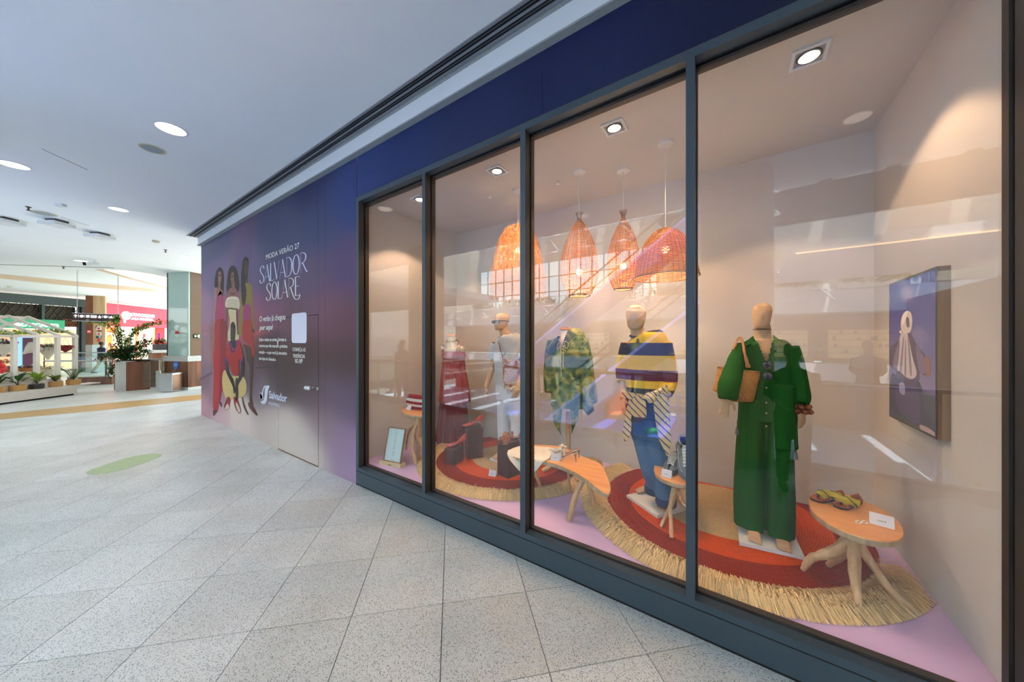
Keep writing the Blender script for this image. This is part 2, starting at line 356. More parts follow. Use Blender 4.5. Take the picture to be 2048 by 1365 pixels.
# ---------------------------------------------------------------- printed hoarding
SMP = [(405, 490, 96, 98, 142), (560, 470, 70, 80, 124), (700, 380, 58, 76, 144), (640, 450, 70, 78, 124), (430, 560, 118, 106, 158), (415, 620, 160, 124, 164), (408, 690, 165, 118, 142), (408, 760, 120, 95, 120),
       (408, 820, 186, 142, 168), (500, 560, 100, 90, 140), (540, 560, 88, 80, 124), (620, 560, 98, 84, 124), (690, 540, 92, 76, 124), (500, 620, 150, 84, 150), (540, 625, 125, 80, 122), (590, 640, 105, 76, 100), (650, 620, 118, 82, 110), (690, 650, 106, 72, 92),
       (470, 640, 170, 90, 130), (500, 645, 150, 80, 70), (430, 680, 140, 100, 100), (540, 700, 72, 50, 52), (600, 700, 74, 54, 56), (690, 720, 80, 60, 66), (560, 760, 72, 60, 70), (600, 740, 72, 58, 64), (620, 790, 96, 82, 98), (690, 800, 106, 92, 122), (530, 790, 120, 104, 130), (500, 740, 96, 78, 92),
       (480, 840, 222, 206, 216), (430, 790, 150, 120, 150), (440, 850, 212, 182, 202), (560, 870, 214, 204, 212), (620, 905, 218, 206, 214), (540, 850, 206, 192, 202), (580, 895, 222, 212, 218), (690, 900, 150, 126, 172), (705, 950, 170, 146, 192), (600, 880, 208, 198, 208), (640, 860, 140, 122, 142),
       (430, 480, 84, 88, 134), (900, 330, 40, 52, 102), (1200, 200, 34, 44, 92), (1500, 80, 27, 34, 70), (1900, -100, 22, 27, 52), (720, 360, 46, 66, 132), (800, 350, 42, 58, 116), (640, 350, 50, 60, 110)]
_sw = np.array([(W(a, b).x, W(a, b).z) for a, b, *_ in SMP]); _sc = np.array([L(s[2:]) for s in SMP]) * np.array((1.06, 1.0, .80))
def printcol(x, z):
    d2 = (((_sw[:, 0] - x) * .75) ** 2 + ((_sw[:, 1] - z) * 1.15) ** 2); wv = np.exp(-d2 / .11) + 1e-3 / (d2 + .05) ** 2
    wv = wv / wv.sum(); c = (wv[:, None] * _sc).sum(0) * PK
    # two thin sunset streaks of cloud in the print
    k = math.exp(-((z - 1.86 - .05 * math.sin(x * 2)) / .035) ** 2) * (.5 + .5 * math.sin(x * 1.7 + 1)) * clampf((-x - 4.2) * .7)
    k2 = math.exp(-((z - 2.2 - .1 * x * .5 - .3) / .05) ** 2) * .3
    c = c * (1 + .5 * k * np.array((1.4, .4, .0))) + np.array((.10, .03, .03)) * k * .6 + c * k2 * np.array((.3, 0, .0)); return tuple(float(v) for v in c)
PK = .9
PRINT = vcol('printed_vinyl', .5, .02, 60, spec=.18)
wf = B().box((-10.12, .035, 0), (-3.7, .08, 3.9)); wfo = struct('wall_front', wf, mat('hoarding_board', (90, 85, 95), .8))
struct('wall_hoarding_side', B().box((-10.12, .08, 0), (-10.04, 3.6, 3.9)), mat('hoarding_side_print', (150, 120, 150), .5))
struct('wall_header_backing', B().box((-3.7, .03, 3.385), (9, .1, 3.9)), mat('hoarding_board', (90, 85, 95), .8))
def gridpanel(x0, x1, z0, z1, parent, name='panel', y=0, gap=.0015, th=.033):
    b = B(); x0 += gap; x1 -= gap; nx = max(1, int((x1 - x0) / .07)); nz = max(1, int((z1 - z0) / .07)); vs = []; b2 = []
    for j in range(nz + 1):
        for i in range(nx + 1):
            X_ = lerp(x0, x1, i / nx); Z_ = lerp(z0, z1, j / nz); b.v.append((X_, y, Z_)); b.c.append(printcol(X_, Z_))
    for j in range(nz):
        for i in range(nx): a = j * (nx + 1) + i; b.f.append((a, a + 1, a + nx + 2, a + nx + 1))
    b.cur = printcol((x0 + x1) / 2, (z0 + z1) / 2); k = len(b.v)
    b.add([(x0, y, z0), (x1, y, z0), (x1, y + th, z0), (x0, y + th, z0), (x0, y, z1), (x1, y, z1), (x1, y + th, z1), (x0, y + th, z1)], [(0, 3, 2, 1), (4, 5, 6, 7), (1, 2, 6, 5), (2, 3, 7, 6), (3, 0, 4, 7)])
    return ob(name, b, PRINT, parent, smooth='auto')
seams = [-10.12] + [W(a, 600).x for a in (424, 459, 503)] ; dx0, dx1 = -5.905, -4.625; xs3 = W(651, 600).x
for a, b_ in zip(seams, seams[1:]): gridpanel(a, b_, 0, 3.88, wfo)
gridpanel(seams[-1], dx0, 0, 3.88, wfo); gridpanel(dx0, dx1, 2.05, 3.88, wfo); gridpanel(dx1, xs3, 0, 3.88, wfo); gridpanel(xs3, -3.70, 0, 3.88, wfo)
hp = B(); hdr = struct('wall_header', B().box((-3.694, .034, 3.40), (9, .036, 3.88)), mat('hoarding_board', (90, 85, 95), .8))
for a, b_ in ((-3.694, -1.2), (-1.2, 1.3), (1.3, 3.8)): gridpanel(a, b_, 3.383, 3.88, hdr)
door = gridpanel(dx0 + .004, dx1 - .004, .015, 2.043, None, 'door_1', y=-.001); door['kind'] = 'structure'
kx, kz = W(627, 776).x, W(627, 776).z
kn = B(); kn.tube([(kx, -.0, kz), (kx, -.035, kz)], .012, 12); kn.ball((kx, -.055, kz), (.03, .028, .03)); kn.tube([(kx - .085, -.055, kz - .003), (kx - .04, -.055, kz)], [.03, .022], 14)
ob('door_knob', kn, mat('white_knob', (225, 228, 230), .3, .3), door, 'white round pull knob', smooth='auto')
ob('keeper', B().box((dx1 - .03, -.012, kz - .02), (dx1 + .03, -.002, kz + .02)), STEEL, door)
ob('hinge', B().box((dx0 - .012, -.012, .33), (dx0 + .012, -.002, .43)), mat('white_hinge', (220, 220, 222), .4), door)
ob('hinge', B().box((dx0 - .012, -.012, 1.6), (dx0 + .012, -.002, 1.7)), mat('white_hinge', (220, 220, 222), .4), door)
ob('threshold', B().box((dx0, -.003, .0), (dx1, .03, .014)), mat('copper_brown', (110, 70, 40), .5), door)

# flat print: the four models, drawn as layers of the vinyl (each a hair above the one below)
def cp(pts, s=3.9, ox=410, oy=500): return [W(ox + x / s, oy + y / s) for x, y in pts]
def figlayer(b, pts, col, lay, it=2, k=1.0, s=3.9, ox=410, oy=500):
    w_ = cp(pts, s, ox, oy); q = closed([(p.x, p.z) for p in w_], 5 if it == 2 else 3) if it else [(p.x, p.z) for p in w_]
    n = len(q); y = -.0012 - .0005 * lay; cx = sum(p[0] for p in q) / n; c = tuple(v * PK * k for v in L(col)); b.cur = c
    A = sum(q[i][0] * q[(i + 1) % n][1] - q[(i + 1) % n][0] * q[i][1] for i in range(n))
    if A < 0: q = q[::-1]
    b.add([(p[0], y, p[1]) for p in q], [tuple(range(n))])
HAIR = '2a1d1c'
f1 = B()
figlayer(f1, [(80, 205), (92, 160), (115, 135), (135, 150), (148, 200), (148, 300), (138, 365), (122, 330), (108, 290), (80, 300), (74, 270)], HAIR, 0)
figlayer(f1, [(76, 300), (70, 420), (76, 560), (92, 700), (84, 560), (86, 430), (96, 320)], 'a87a78', 1)
figlayer(f1, [(104, 180), (116, 168), (128, 185), (128, 240), (120, 268), (122, 300), (140, 330), (100, 360), (84, 330), (104, 290), (104, 250)], '96625a', 2)
figlayer(f1, [(118, 320), (92, 400), (84, 560), (150, 570), (148, 420), (134, 350)], 'b04068', 2)
figlayer(f1, [(84, 555), (78, 700), (66, 860), (70, 960), (64, 1230), (100, 1262), (118, 1120), (140, 1100), (160, 900), (168, 700), (158, 560)], 'b02a34', 3)
figlayer(f1, [(120, 560), (118, 800), (112, 1180), (132, 1110), (160, 900), (168, 700), (158, 560)], '8c2030', 4)
figlayer(f1, [(66, 1250), (64, 1285), (72, 1296), (92, 1268), (90, 1250)], '5a3436', 4); figlayer(f1, [(112, 1190), (128, 1226), (136, 1214), (128, 1188)], '5a3436', 4)
figlayer(f1, [(106, 196), (114, 190), (126, 196), (126, 206), (112, 204)], '4a2c2a', 5); figlayer(f1, [(112, 246), (120, 244), (122, 252), (114, 254)], '7c3038', 5)
ob('printed_woman', f1, vcol('figure_print', .5, spec=.18), wfo, 'printed woman with long dark hair in a red halter jumpsuit')
f2 = B()
figlayer(f2, [(172, 240), (184, 160), (214, 122), (246, 150), (264, 220), (268, 300), (252, 340), (240, 300), (196, 300), (176, 350), (168, 300)], HAIR, 0)
figlayer(f2, [(180, 320), (172, 380), (252, 380), (258, 330), (236, 300), (232, 262), (226, 230), (224, 180), (208, 178), (202, 220), (206, 262), (208, 300)], '8c5c50', 1)
figlayer(f2, [(170, 380), (166, 450), (262, 466), (264, 382), (220, 364)], 'e6d8b8', 2); figlayer(f2, [(182, 460), (196, 560), (176, 700), (258, 710), (262, 600), (244, 466)], 'dccba0', 2)
for k in range(9): figlayer(f2, [(172, 392 + k * 9), (215, 386 + k * 9), (262, 392 + k * 9), (262, 395 + k * 9), (215, 390 + k * 9), (172, 395 + k * 9)], 'bca988', 3, 1)
for k in range(14): figlayer(f2, [(190, 480 + k * 15), (225, 486 + k * 15), (256, 480 + k * 15), (256, 484 + k * 15), (225, 490 + k * 15), (190, 484 + k * 15)], 'c4b084', 3, 1)
figlayer(f2, [(166, 460), (160, 560), (172, 690), (180, 690), (174, 560), (184, 466)], '7e564e', 3); figlayer(f2, [(254, 466), (262, 640), (254, 660), (246, 560), (244, 466)], '7e564e', 3)
figlayer(f2, [(206, 340), (222, 352), (236, 338), (234, 330), (222, 344), (208, 332)], '40201f', 3); figlayer(f2, [(206, 206), (216, 202), (220, 212), (208, 214)], '3a2422', 3); figlayer(f2, [(208, 252), (218, 250), (219, 258), (210, 260)], '6c2c2c', 3)
ob('printed_woman', f2, vcol('figure_print', .5, spec=.18), wfo, 'printed woman with full curly hair in a ruched cream dress')
f3 = B()
figlayer(f3, [(292, 110), (302, 70), (320, 56), (340, 80), (338, 150), (332, 230), (340, 300), (322, 380), (300, 440), (284, 400), (282, 220)], '221a1a', 0)
figlayer(f3, [(308, 90), (334, 90), (340, 140), (332, 186), (322, 200), (330, 240), (346, 262), (318, 270), (316, 200), (306, 170)], '4a332e', 1)
figlayer(f3, [(276, 380), (292, 300), (318, 262), (342, 256), (368, 290), (376, 400), (382, 560), (386, 620), (372, 630), (364, 520), (352, 430), (304, 440), (296, 640), (278, 668), (262, 650), (272, 560)], '8a7436', 2)
figlayer(f3, [(300, 250), (322, 300), (318, 400), (300, 440), (288, 400), (286, 300)], '221a1a', 3)
figlayer(f3, [(304, 440), (352, 438), (364, 520), (366, 700), (352, 746), (296, 690), (298, 560)], 'a03a6c', 3); figlayer(f3, [(298, 565), (366, 560), (376, 700), (390, 812), (372, 830), (352, 748), (296, 690)], 'a8302e', 4)
figlayer(f3, [(300, 740), (350, 760), (380, 820), (378, 960), (366, 1090), (372, 1180), (384, 1260), (362, 1230), (348, 1180), (352, 1000), (346, 900), (326, 860), (316, 780)], '4a3430', 3)
figlayer(f3, [(280, 1040), (300, 1160), (320, 1230), (342, 1284), (328, 1280), (300, 1220), (286, 1140)], '4a3430', 3)
figlayer(f3, [(340, 1190), (372, 1212), (412, 1286), (396, 1288), (362, 1252), (342, 1220)], '5c3a30', 4)
figlayer(f3, [(310, 112), (334, 112), (334, 118), (310, 118)], '2c1e1c', 5, 1); figlayer(f3, [(368, 620), (388, 625), (386, 650), (372, 640)], '4a3430', 5)
ob('printed_woman', f3, vcol('figure_print', .5, spec=.18), wfo, 'printed woman with very long dark hair in an olive blouse')
f4 = B()
figlayer(f4, [(160, 940), (190, 980), (250, 985), (300, 990), (326, 1050), (318, 1120), (290, 1150), (262, 1160), (180, 1165), (150, 1120), (136, 1040), (142, 960)], 'd2b678', 6)
figlayer(f4, [(205, 760), (230, 780), (250, 700), (280, 740), (298, 840), (284, 880), (268, 850), (266, 960), (244, 986), (212, 960), (204, 930), (186, 880), (158, 840), (170, 760), (204, 706)], 'a82026', 7)
figlayer(f4, [(202, 620), (204, 580), (222, 562), (238, 590), (240, 640), (236, 700), (242, 712), (236, 760), (222, 770), (208, 730), (202, 690)], '241a1c', 8)
figlayer(f4, [(208, 612), (232, 612), (236, 660), (226, 706), (214, 706), (206, 670)], '40302e', 9)
figlayer(f4, [(158, 860), (184, 880), (190, 960), (226, 1010), (240, 1100), (226, 1120), (216, 1060), (170, 960), (160, 900)], '34262a', 9)
figlayer(f4, [(284, 880), (298, 850), (310, 900), (302, 980), (262, 1060), (262, 1110), (244, 1110), (248, 1040), (270, 980), (282, 930)], '34262a', 9)
figlayer(f4, [(158, 838), (186, 876), (184, 884), (156, 848)], '3a3a94', 10, 1); figlayer(f4, [(284, 876), (300, 836), (302, 844), (286, 886)], '3a3a94', 10, 1); figlayer(f4, [(202, 710), (210, 770), (228, 800), (246, 710), (252, 730), (232, 790), (206, 790), (196, 730)], '3a3a94', 8, 1)
figlayer(f4, [(240, 1020), (258, 1010), (262, 1150), (244, 1160)], '2a1e22', 10)
figlayer(f4, [(176, 1150), (200, 1160), (190, 1230), (172, 1250), (152, 1230), (160, 1190)], '8c2a2c', 10); figlayer(f4, [(228, 1150), (252, 1160), (280, 1240), (280, 1270), (266, 1274), (240, 1236), (228, 1190)], '8c2a2c', 10)
figlayer(f4, [(160, 1240), (180, 1246), (190, 1224), (178, 1200), (166, 1220)], 'd8c8b4', 11); figlayer(f4, [(262, 1262), (278, 1268), (276, 1240), (250, 1190), (244, 1210)], 'd8c8b4', 11)
ob('printed_man', f4, vcol('figure_print', .5, spec=.18), wfo, 'printed man squatting in a red polo shirt and yellow trousers')
# printed railing behind the models
rl = B()
for k in range(9): figlayer(rl, [(2 + k * 7.5 - 30, 640 + k * 1), (5 + k * 7.5 - 30, 640 + k), (5 + k * 7.5 - 30, 1000 - k * 6), (2 + k * 7.5 - 30, 1000 - k * 6)], '9a8494', 0, 0)
for k in range(16): figlayer(rl, [(395 + k * 9, 780), (397 + k * 9, 780), (397 + k * 9, 922), (395 + k * 9, 922)], '5e4a52', 0, 0)
figlayer(rl, [(-36, 1000), (60, 950), (60, 966), (-36, 1020)], '6b4f5e', 1, 0); figlayer(rl, [(390, 918), (560, 905), (560, 912), (390, 928)], '40343c', 1, 0)
ob('printed_railing', rl, vcol('figure_print', .5, spec=.18), wfo)
# lettering on the hoarding
def onwall(u, v, w_): return (u, -.0015 - w_, v)
TXT = mat('white_vinyl_letters', (226, 228, 222), .5, noise_amt=0, bump=0)
TXT2 = mat('cool_white_vinyl_letters', (206, 214, 236), .5, noise_amt=0, bump=0)
def wtext(s, xl, yb, yt, xr, m, y2=None, shear=0, bold=0, parent=None, name='lettering'):
    a, c = W(xl, yb), W(xl, yt); d_ = W(xr, yb)
    return ob(name, textb(s, a.x, d_.x, a.z, c.z, onwall, .0015, shear, bold), m, parent or wfo)
wtext('MODA VERÃO 27', 532.5, 519.5, 507.5, 598.9, TXT)
wtext('O verão já chegou', 519.5, 647.5, 633, 571, TXT, bold=.01); wtext('por aqui', 519, 664, 651, 546.5, TXT, shear=.35, bold=.02)
for k, s_ in enumerate(('Solare reúne as cores, formas e', 'texturas que vão marcar a próxima', 'estação – e que você já encontra', 'nas lojas do Salvador.')):
    wtext(s_, 518.3, 684 + k * 12.6, 676 + k * 12.6, (572.5, 575, 574, 552.5)[k], TXT, bold=.012)
for k, (s_, a, b_) in enumerate((('CONHEÇA AS', 585.3, 611.3), ('TENDÊNCIAS', 586, 610), ('NO APP', 590.5, 605.5))): wtext(s_, a, 704.5 + k * 11, 695.5 + k * 11, b_, TXT)
GL = {'S': (.42, [([(.37, .80), (.33, .94), (.2, .985), (.08, .9), (.05, .76), (.13, .6), (.28, .44), (.36, .26), (.31, .08), (.17, .015), (.05, .08), (.02, .22)], 1)]),
      'A': (.46, [([(0, 0), (.24, .98)], 0), ([(.22, .98), (.43, 0)], 1), ([(.09, .3), (.36, .3)], 0)]),
      'L': (.33, [([(.06, .985), (.06, .02)], 1), ([(.03, .015), (.33, .015), (.34, .12)], 0)]),
      'V': (.44, [([(.02, .985), (.22, .02)], 1), ([(.21, 0), (.42, .985)], 0)]),
      'D': (.46, [([(.07, 0), (.07, .985)], 0), ([(.03, .985), (.24, .97), (.4, .75), (.42, .5), (.4, .25), (.24, .03), (.03, .015)], 1)]),
      'O': (.5, [([(.26 + .21 * math.cos(a * math.pi / 12), .5 + .485 * math.sin(a * math.pi / 12)) for a in range(25)], 1)]),
      'R': (.46, [([(.07, 0), (.07, .985)], 0), ([(.03, .985), (.22, .97), (.36, .86), (.38, .74), (.33, .58), (.18, .5), (.07, .49)], 1), ([(.18, .5), (.44, .02), (.5, .05)], 1)]),
      'r': (.46, [([(.07, 0), (.07, .985)], 0), ([(.03, .985), (.22, .97), (.36, .86), (.38, .74), (.33, .58), (.18, .5), (.07, .49)], 1), ([(.18, .5), (.34, .1), (.5, -.14), (.72, -.16), (.82, .04)], 1)]),
      'E': (.36, [([(.06, 0), (.06, .985)], 1), ([(.03, .975), (.33, .975), (.35, .88)], 0), ([(.06, .5), (.28, .5)], 0), ([(.03, .02), (.33, .02), (.35, .14)], 0)])}
def display(s, a, c, bx, m, name='lettering'):
    tot = sum(GL[k][0] for k in s); sx = (bx - a.x) / tot; sz = c - a.z; u = a.x; b = B()
    for k in s:
        wd, sts = GL[k]
        for pts, th in sts:
            q = [Vector((p[0], p[1], 0)) for p in pts]
            if len(q) > 3: q = spline(q, 5)
            L1, R1 = [], []
            for i, p in enumerate(q):
                d_ = q[min(i + 1, len(q) - 1)] - q[max(i - 1, 0)]; d_ = Vector((d_.x * sx, d_.y * sz, 0)); d_.normalize() if d_.length else None
                wv = (.024 + (.10 if th else 0) * abs(d_.y) ** 1.5) * sz * .5 * 1.0; nn = Vector((-d_.y, d_.x, 0)) * wv
                L1.append((u + p.x * sx + nn.x, -.0035, a.z + p.y * sz + nn.y)); R1.append((u + p.x * sx - nn.x, -.0035, a.z + p.y * sz - nn.y))
            n = len(q); b.add(L1 + R1, [(n + i, n + i + 1, i + 1, i) for i in range(n - 1)])
        u += wd * sx
    return ob(name, b, m, wfo)
display('SALVADOR', W(520, 568.2), W(520, 533.4).z, W(614.5, 540).x, TXT2)
display('SOLArE'.replace('Ar', 'Ar'), W(533, 602.7), W(533, 568).z, W(600.5, 560).x, TXT)
qa, qb = W(584, 632), W(584, 686.5); qx = W(613.8, 650).x; zz0, zz1 = W(598, 686.5).z, W(598, 626.5).z; r_ = .05; pts = []
for (cx, cz, a0) in ((qx - r_, zz1 - r_, 0), (qa.x + r_, zz1 - r_, 90), (qa.x + r_, zz0 + r_, 180), (qx - r_, zz0 + r_, 270)):
    for k in range(7): a = math.radians(a0 + 15 * k); pts.append((cx + r_ * math.cos(a), -.0015, cz + r_ * math.sin(a)))
ob('white_card', B().hull3(pts, (0, -.003, 0)), mat('white_print', (214, 216, 232), .5, noise_amt=0, bump=0), wfo, 'blank white rounded rectangle of the print')
# emblem: two curling leaves, word and small word
em = B()
def emb(pts): figlayer(em, pts, 'dfe6f0', 4, 2, 1, 4.015, 390, 640)
emb([(578, 528), (600, 533), (590, 560), (582, 610), (578, 650), (562, 674), (540, 674), (528, 655), (548, 650), (560, 620), (562, 575), (566, 545)])
emb([(556, 534), (570, 530), (556, 556), (548, 590), (548, 612), (532, 640), (522, 600), (538, 585), (546, 560)])
emb([(521, 590), (530, 590), (540, 612), (552, 618), (546, 636), (528, 634), (521, 612)])
ob('emblem', em, vcol('emblem_print', .5), wfo)
wtext('Salvador', 538.5, 797, 781.5, 574, TXT2, bold=.015); wtext('SHOPPING', 538.5, 809.5, 803.5, 559, TXT2)

# ---------------------------------------------------------------- window
win = B(); y0, y1 = -.012, .115
win.box((-3.694, y0, .022), (9, .055, .168)).box((-3.694, y0 + .004, .168), (9, .055, .172)).box((-3.694, y0, .172), (.96, .055, .215))
wo = struct('window_1', win, SLATE)
ob('toe_strip', B().box((-3.694, y0 + .012, 0), (9, .05, .022)), BLACK, wo)
ob('joint_strip', B().box((-3.694, y0 - .0008, .1665), (9, y0 + .004, .1695)), BLACK, wo)
ob('sill', B().box((-3.694, .055, .1), (.96, .062, .212)).box((-3.64, .072, .1), (.94, y1, .222)), REVEAL, wo)
ob('top_rail', B().box((-3.694, y0, 3.326), (9, .055, 3.380)), SLATE, wo)
ob('top_bead', B().box((-3.64, .072, 3.30), (.94, y1, 3.385)), REVEAL, wo)
ob('rail_shadow_gap', B().box((-3.70, y0 + .004, 3.380), (9, .02, 3.386)).box((-3.70, y0 + .004, 0), (-3.694, .02, 3.38)), BLACK, wo)
def post(xa, xb, za=.215, zb=3.326):
    b = B().box((xa, y0, za), (xb, y0 + .006, zb)); p = ob('mullion', b, SLATE, wo)
    ob('reveal', B().box((xa + .0015, y0 + .006, za), (xb - .0015, .055, zb)), REVEAL, p); ob('bead', B().box((xa - .006, .072, za), (xb + .006, y1, zb)), REVEAL, p)
post(-3.694, -3.641); post(-2.532, -2.489); post(-1.391, -1.345); post(-.246, -.200); post(.905, .96)
ob('seal', B().box((-3.68, .055, .212), (-3.645, .072, 3.32)).box((.91, .055, .212), (.95, .072, 3.32)).box((-3.64, .055, 3.32), (.9, .072, 3.335)).box((-2.525, .055, .212), (-2.497, .0585, 3.32)).box((-1.384, .055, .212), (-1.352, .0585, 3.32)).box((-.239, .055, .212), (-.207, .0585, 3.32)), BLACK, wo)
for xa, xb in ((-3.645, -2.512), (-2.509, -1.37), (-1.366, -.225), (-.221, .91)): ob('glass_pane', B().box((xa, .059, .212), (xb, .069, 3.32)), GLASS, wo)
# dark pier to the right of the window
struct('wall_pier', B().box((.962, -.012, .022), (9, .3, 3.326)), mat('dark_pier', (40, 44, 50), .5))

# ---------------------------------------------------------------- the display box behind the glass
FZ = .21; XL, XR, YB, CI = -3.83, .934, 1.797, 3.45
LAV = mat('lavender_floor', (214, 184, 226), .55, noise_amt=.02, nscale=3, bump=.04, bscale=30)
struct('floor_display', B().box((XL, .116, .1), (XR, YB, FZ)), LAV)
struct('wall_left', B().box((XL - .06, .12, 0), (XL, YB + .06, CI)).box((XL - .06, .116, 0), (-3.70, .13, CI)), SHOPW); struct('wall_right', B().box((XR, .118, 0), (.961, YB + .06, CI)), SHOPW)
struct('wall_back', B().box((XL, YB, 0), (XR, YB + .06, CI)), SHOPW)
struct('ceiling_display', B().box((XL - .06, .102, CI), (XR + .06, YB + .06, CI + .05)).box((XL - .06, .104, 3.387), (XR + .06, .118, CI)), SHOPW)
def faint(x, y0_, y1_): pass
# ================================================================== the mall behind the camera (seen mirrored in the glass)
BEIGE = mat('beige_column_paint', (206, 186, 160), .6, noise_amt=.03, nscale=3)
WARM = mat('warm_brown_shopfront', (150, 110, 84), .6, noise_amt=.12, nscale=.8)
PALE = mat('pale_fascia', (236, 238, 242), .6, noise_amt=.02, nscale=1)
LOWF = mat('lower_floor_stone', (196, 208, 232), .4, noise_amt=.12, nscale=.6)
TIMB = wood('timber_cladding', (96, 56, 34), (134, 84, 52), 2.2, .4)
for cx, lab in ((-.03, 'round beige column on the balustrade line nearest the camera'), (-6.7, 'round beige column further along the balustrade line')):
    t = root('round_column', (cx, -3.52, 0), lab, 'column'); c = B(); c.cyl((cx, -3.52), .45, .1, CZ, 40); ob('shaft', c, BEIGE, t, smooth='auto'); c = B(); c.cyl((cx, -3.52), .48, 0, .1, 40); ob('base_ring', c, STEEL, t, smooth='auto')
def balustrade(a, b, z0, lab, h=1.12, n=6, grp=None):
    a = Vector(a); b = Vector(b); t = root('glass_balustrade', a, lab, 'balustrade', grp); d = (b - a); dn = d.normalized(); nrm = Vector((-dn.y, dn.x, 0))
    r = B(); r.tube([a + Vector((0, 0, z0 + h)), b + Vector((0, 0, z0 + h))], .03, 10); ob('handrail', r, STEEL, t, smooth='auto')
    for i in range(n + 1):
        p = a + d * i / n; q = B(); q.hull3([p + dn * -.02 + nrm * -.03 + Vector((0, 0, z0)), p + dn * .02 + nrm * -.03 + Vector((0, 0, z0)), p + dn * .02 + nrm * -.03 + Vector((0, 0, z0 + h - .03)), p - dn * .02 + nrm * -.03 + Vector((0, 0, z0 + h - .03))], nrm * .06); ob('post', q, STEEL, t)
        if i < n:
            e = a + d * (i + 1) / n; q = B(); p2 = p + dn * .05; e2 = e - dn * .05
            q.hull3([p2 + Vector((0, 0, z0 + .08)), e2 + Vector((0, 0, z0 + .08)), e2 + Vector((0, 0, z0 + h - .08)), p2 + Vector((0, 0, z0 + h - .08))], nrm * .012); ob('glass_panel', q, CLEAR, t)
    return t
balustrade((-12.1, -3.55, 0), (-7.25, -3.55, 0), 0, 'glass balustrade with steel rail left of the far round column')
balustrade((-6.15, -3.55, 0), (-.55, -3.55, 0), 0, 'glass balustrade with steel rail between the two round columns')
balustrade((.5, -3.55, 0), (8.8, -3.55, 0), 0, 'glass balustrade with steel rail right of the near round column')
struct('trim_4', B().box((-12.2, -3.75, -.75), (9, -3.7, .04)), PALE)
struct('floor_lower', B().box((-34, -34, -5.2), (26, -3, -5)), LOWF)
struct('wall_end', B().box((9, -34, -5), (9.3, .3, CZ + .3)), mat('end_wall_stone', (206, 176, 140), .5, noise_amt=.03, nscale=2))
for k in range(5): struct('trim_5', B().box((8.985, -3.6 + k * .9, .0), (9, -3.59 + k * .9, CZ)), mat('stone_joint', (120, 98, 76), .8))
# far side of the atrium
def level(z0, z1, y, name): return None
struct('wall_opposite_lower', B().box((-34, -33, -5), (26, -32.6, -1.2)), WARM); struct('wall_opposite', B().box((-34, -33, .1), (26, -32.6, 3.7)), WARM)
struct('floor_opposite', B().box((-34, -32.6, -1.2), (26, -30, .0)), PALE); struct('trim_6', B().box((-34, -33, 3.7), (26, -29.6, 5.3)), PALE); struct('floor_upper', B().box((-34, -36, 5.3), (26, -29.7, 5.4)), PALE)
struct('wall_atrium_top', B().box((-34, -38.4, 12.6), (26, -38, 20)).box((-36, -38.4, 5.3), (26, -38, 6.4)).box((-36, -38.4, 6.4), (-34, -38, 20)).box((-7.5, -38.4, 5.3), (26, -38, 20)), mat('atrium_wall', (205, 196, 186), .8))
wn = B()
for i in range(18): wn.box((-34 + i * 1.55, -38.2, 6.4), (-33.9 + i * 1.55, -38.05, 12.6))
for z in (8.4, 10.5): wn.box((-34, -38.2, z), (-7.5, -38.05, z + .1))
wo2 = struct('window_2', wn, mat('facade_mullion', (70, 74, 96), .5))
tr = B()
for i in range(11):
    x = -30 + i * 3
    for a, b_ in (((x, 12.6), (x + 1.5, 14.6)), ((x + 1.5, 14.6), (x + 3, 12.6))): tr.tube([(a[0], -34, a[1]), (b_[0], -34, b_[1])], .09, 5)
tr.tube([(-30, -34, 12.6), (3, -34, 12.6)], .12, 6); tr.tube([(-30, -34, 14.6), (3, -34, 14.6)], .12, 6)
for i in range(22):
    x = -30 + i * 1.6; 
    for a, b_ in (((x, 4.3), (x + .8, 5.2)), ((x + .8, 5.2), (x + 1.6, 4.3))): tr.tube([(a[0], -27, a[1]), (b_[0], -27, b_[1])], .05, 5)
tr.tube([(-30, -27, 4.3), (4, -27, 4.3)], .08, 6); tr.tube([(-30, -27, 5.2), (4, -27, 5.2)], .08, 6)
struct('trim_7', tr, PALE)
rf = B()
for k in range(15): rf.box((-34 + k * 4.1, -38.4, 16), (-34 + k * 4.1 + 3.15, -4.3, 16.3))
rf.box((-34, -4.6, CZ + .35), (9, -4.3, 16)); struct('ceiling_added_slats', rf, PALE)  # unseen slatted roof, added to limit the sky light in the atrium
rf = B()
for k in range(6): rf.box((-34 + k * 4.1, 3.6, 6), (-34 + k * 4.1 + 1.6, 16, 6.2))
CW = mat('court_wall', (214, 208, 198), .7); struct('ceiling_added_skylight', rf, CW)  # unseen slatted skylight, added to bring daylight to the far left shops
for nm_, a_, c_ in (('wall_court_end', (-36, 15.9, 0), (-10, 16, 6)), ('wall_court_upstand', (-34, 3.6, CZ + .35), (-10, 3.7, 6)), ('wall_court_side', (-10.04, 3.62, 0), (-10, 15.9, 6)), ('wall_mall_end', (-36.2, -38, -5), (-36, 16, 16.3)), ('wall_mall_side', (26, -38, -5), (26.2, -3, 16.3))): struct(nm_, B().box(a_, c_), CW)  # unseen walls, closing the hall off from the open sky
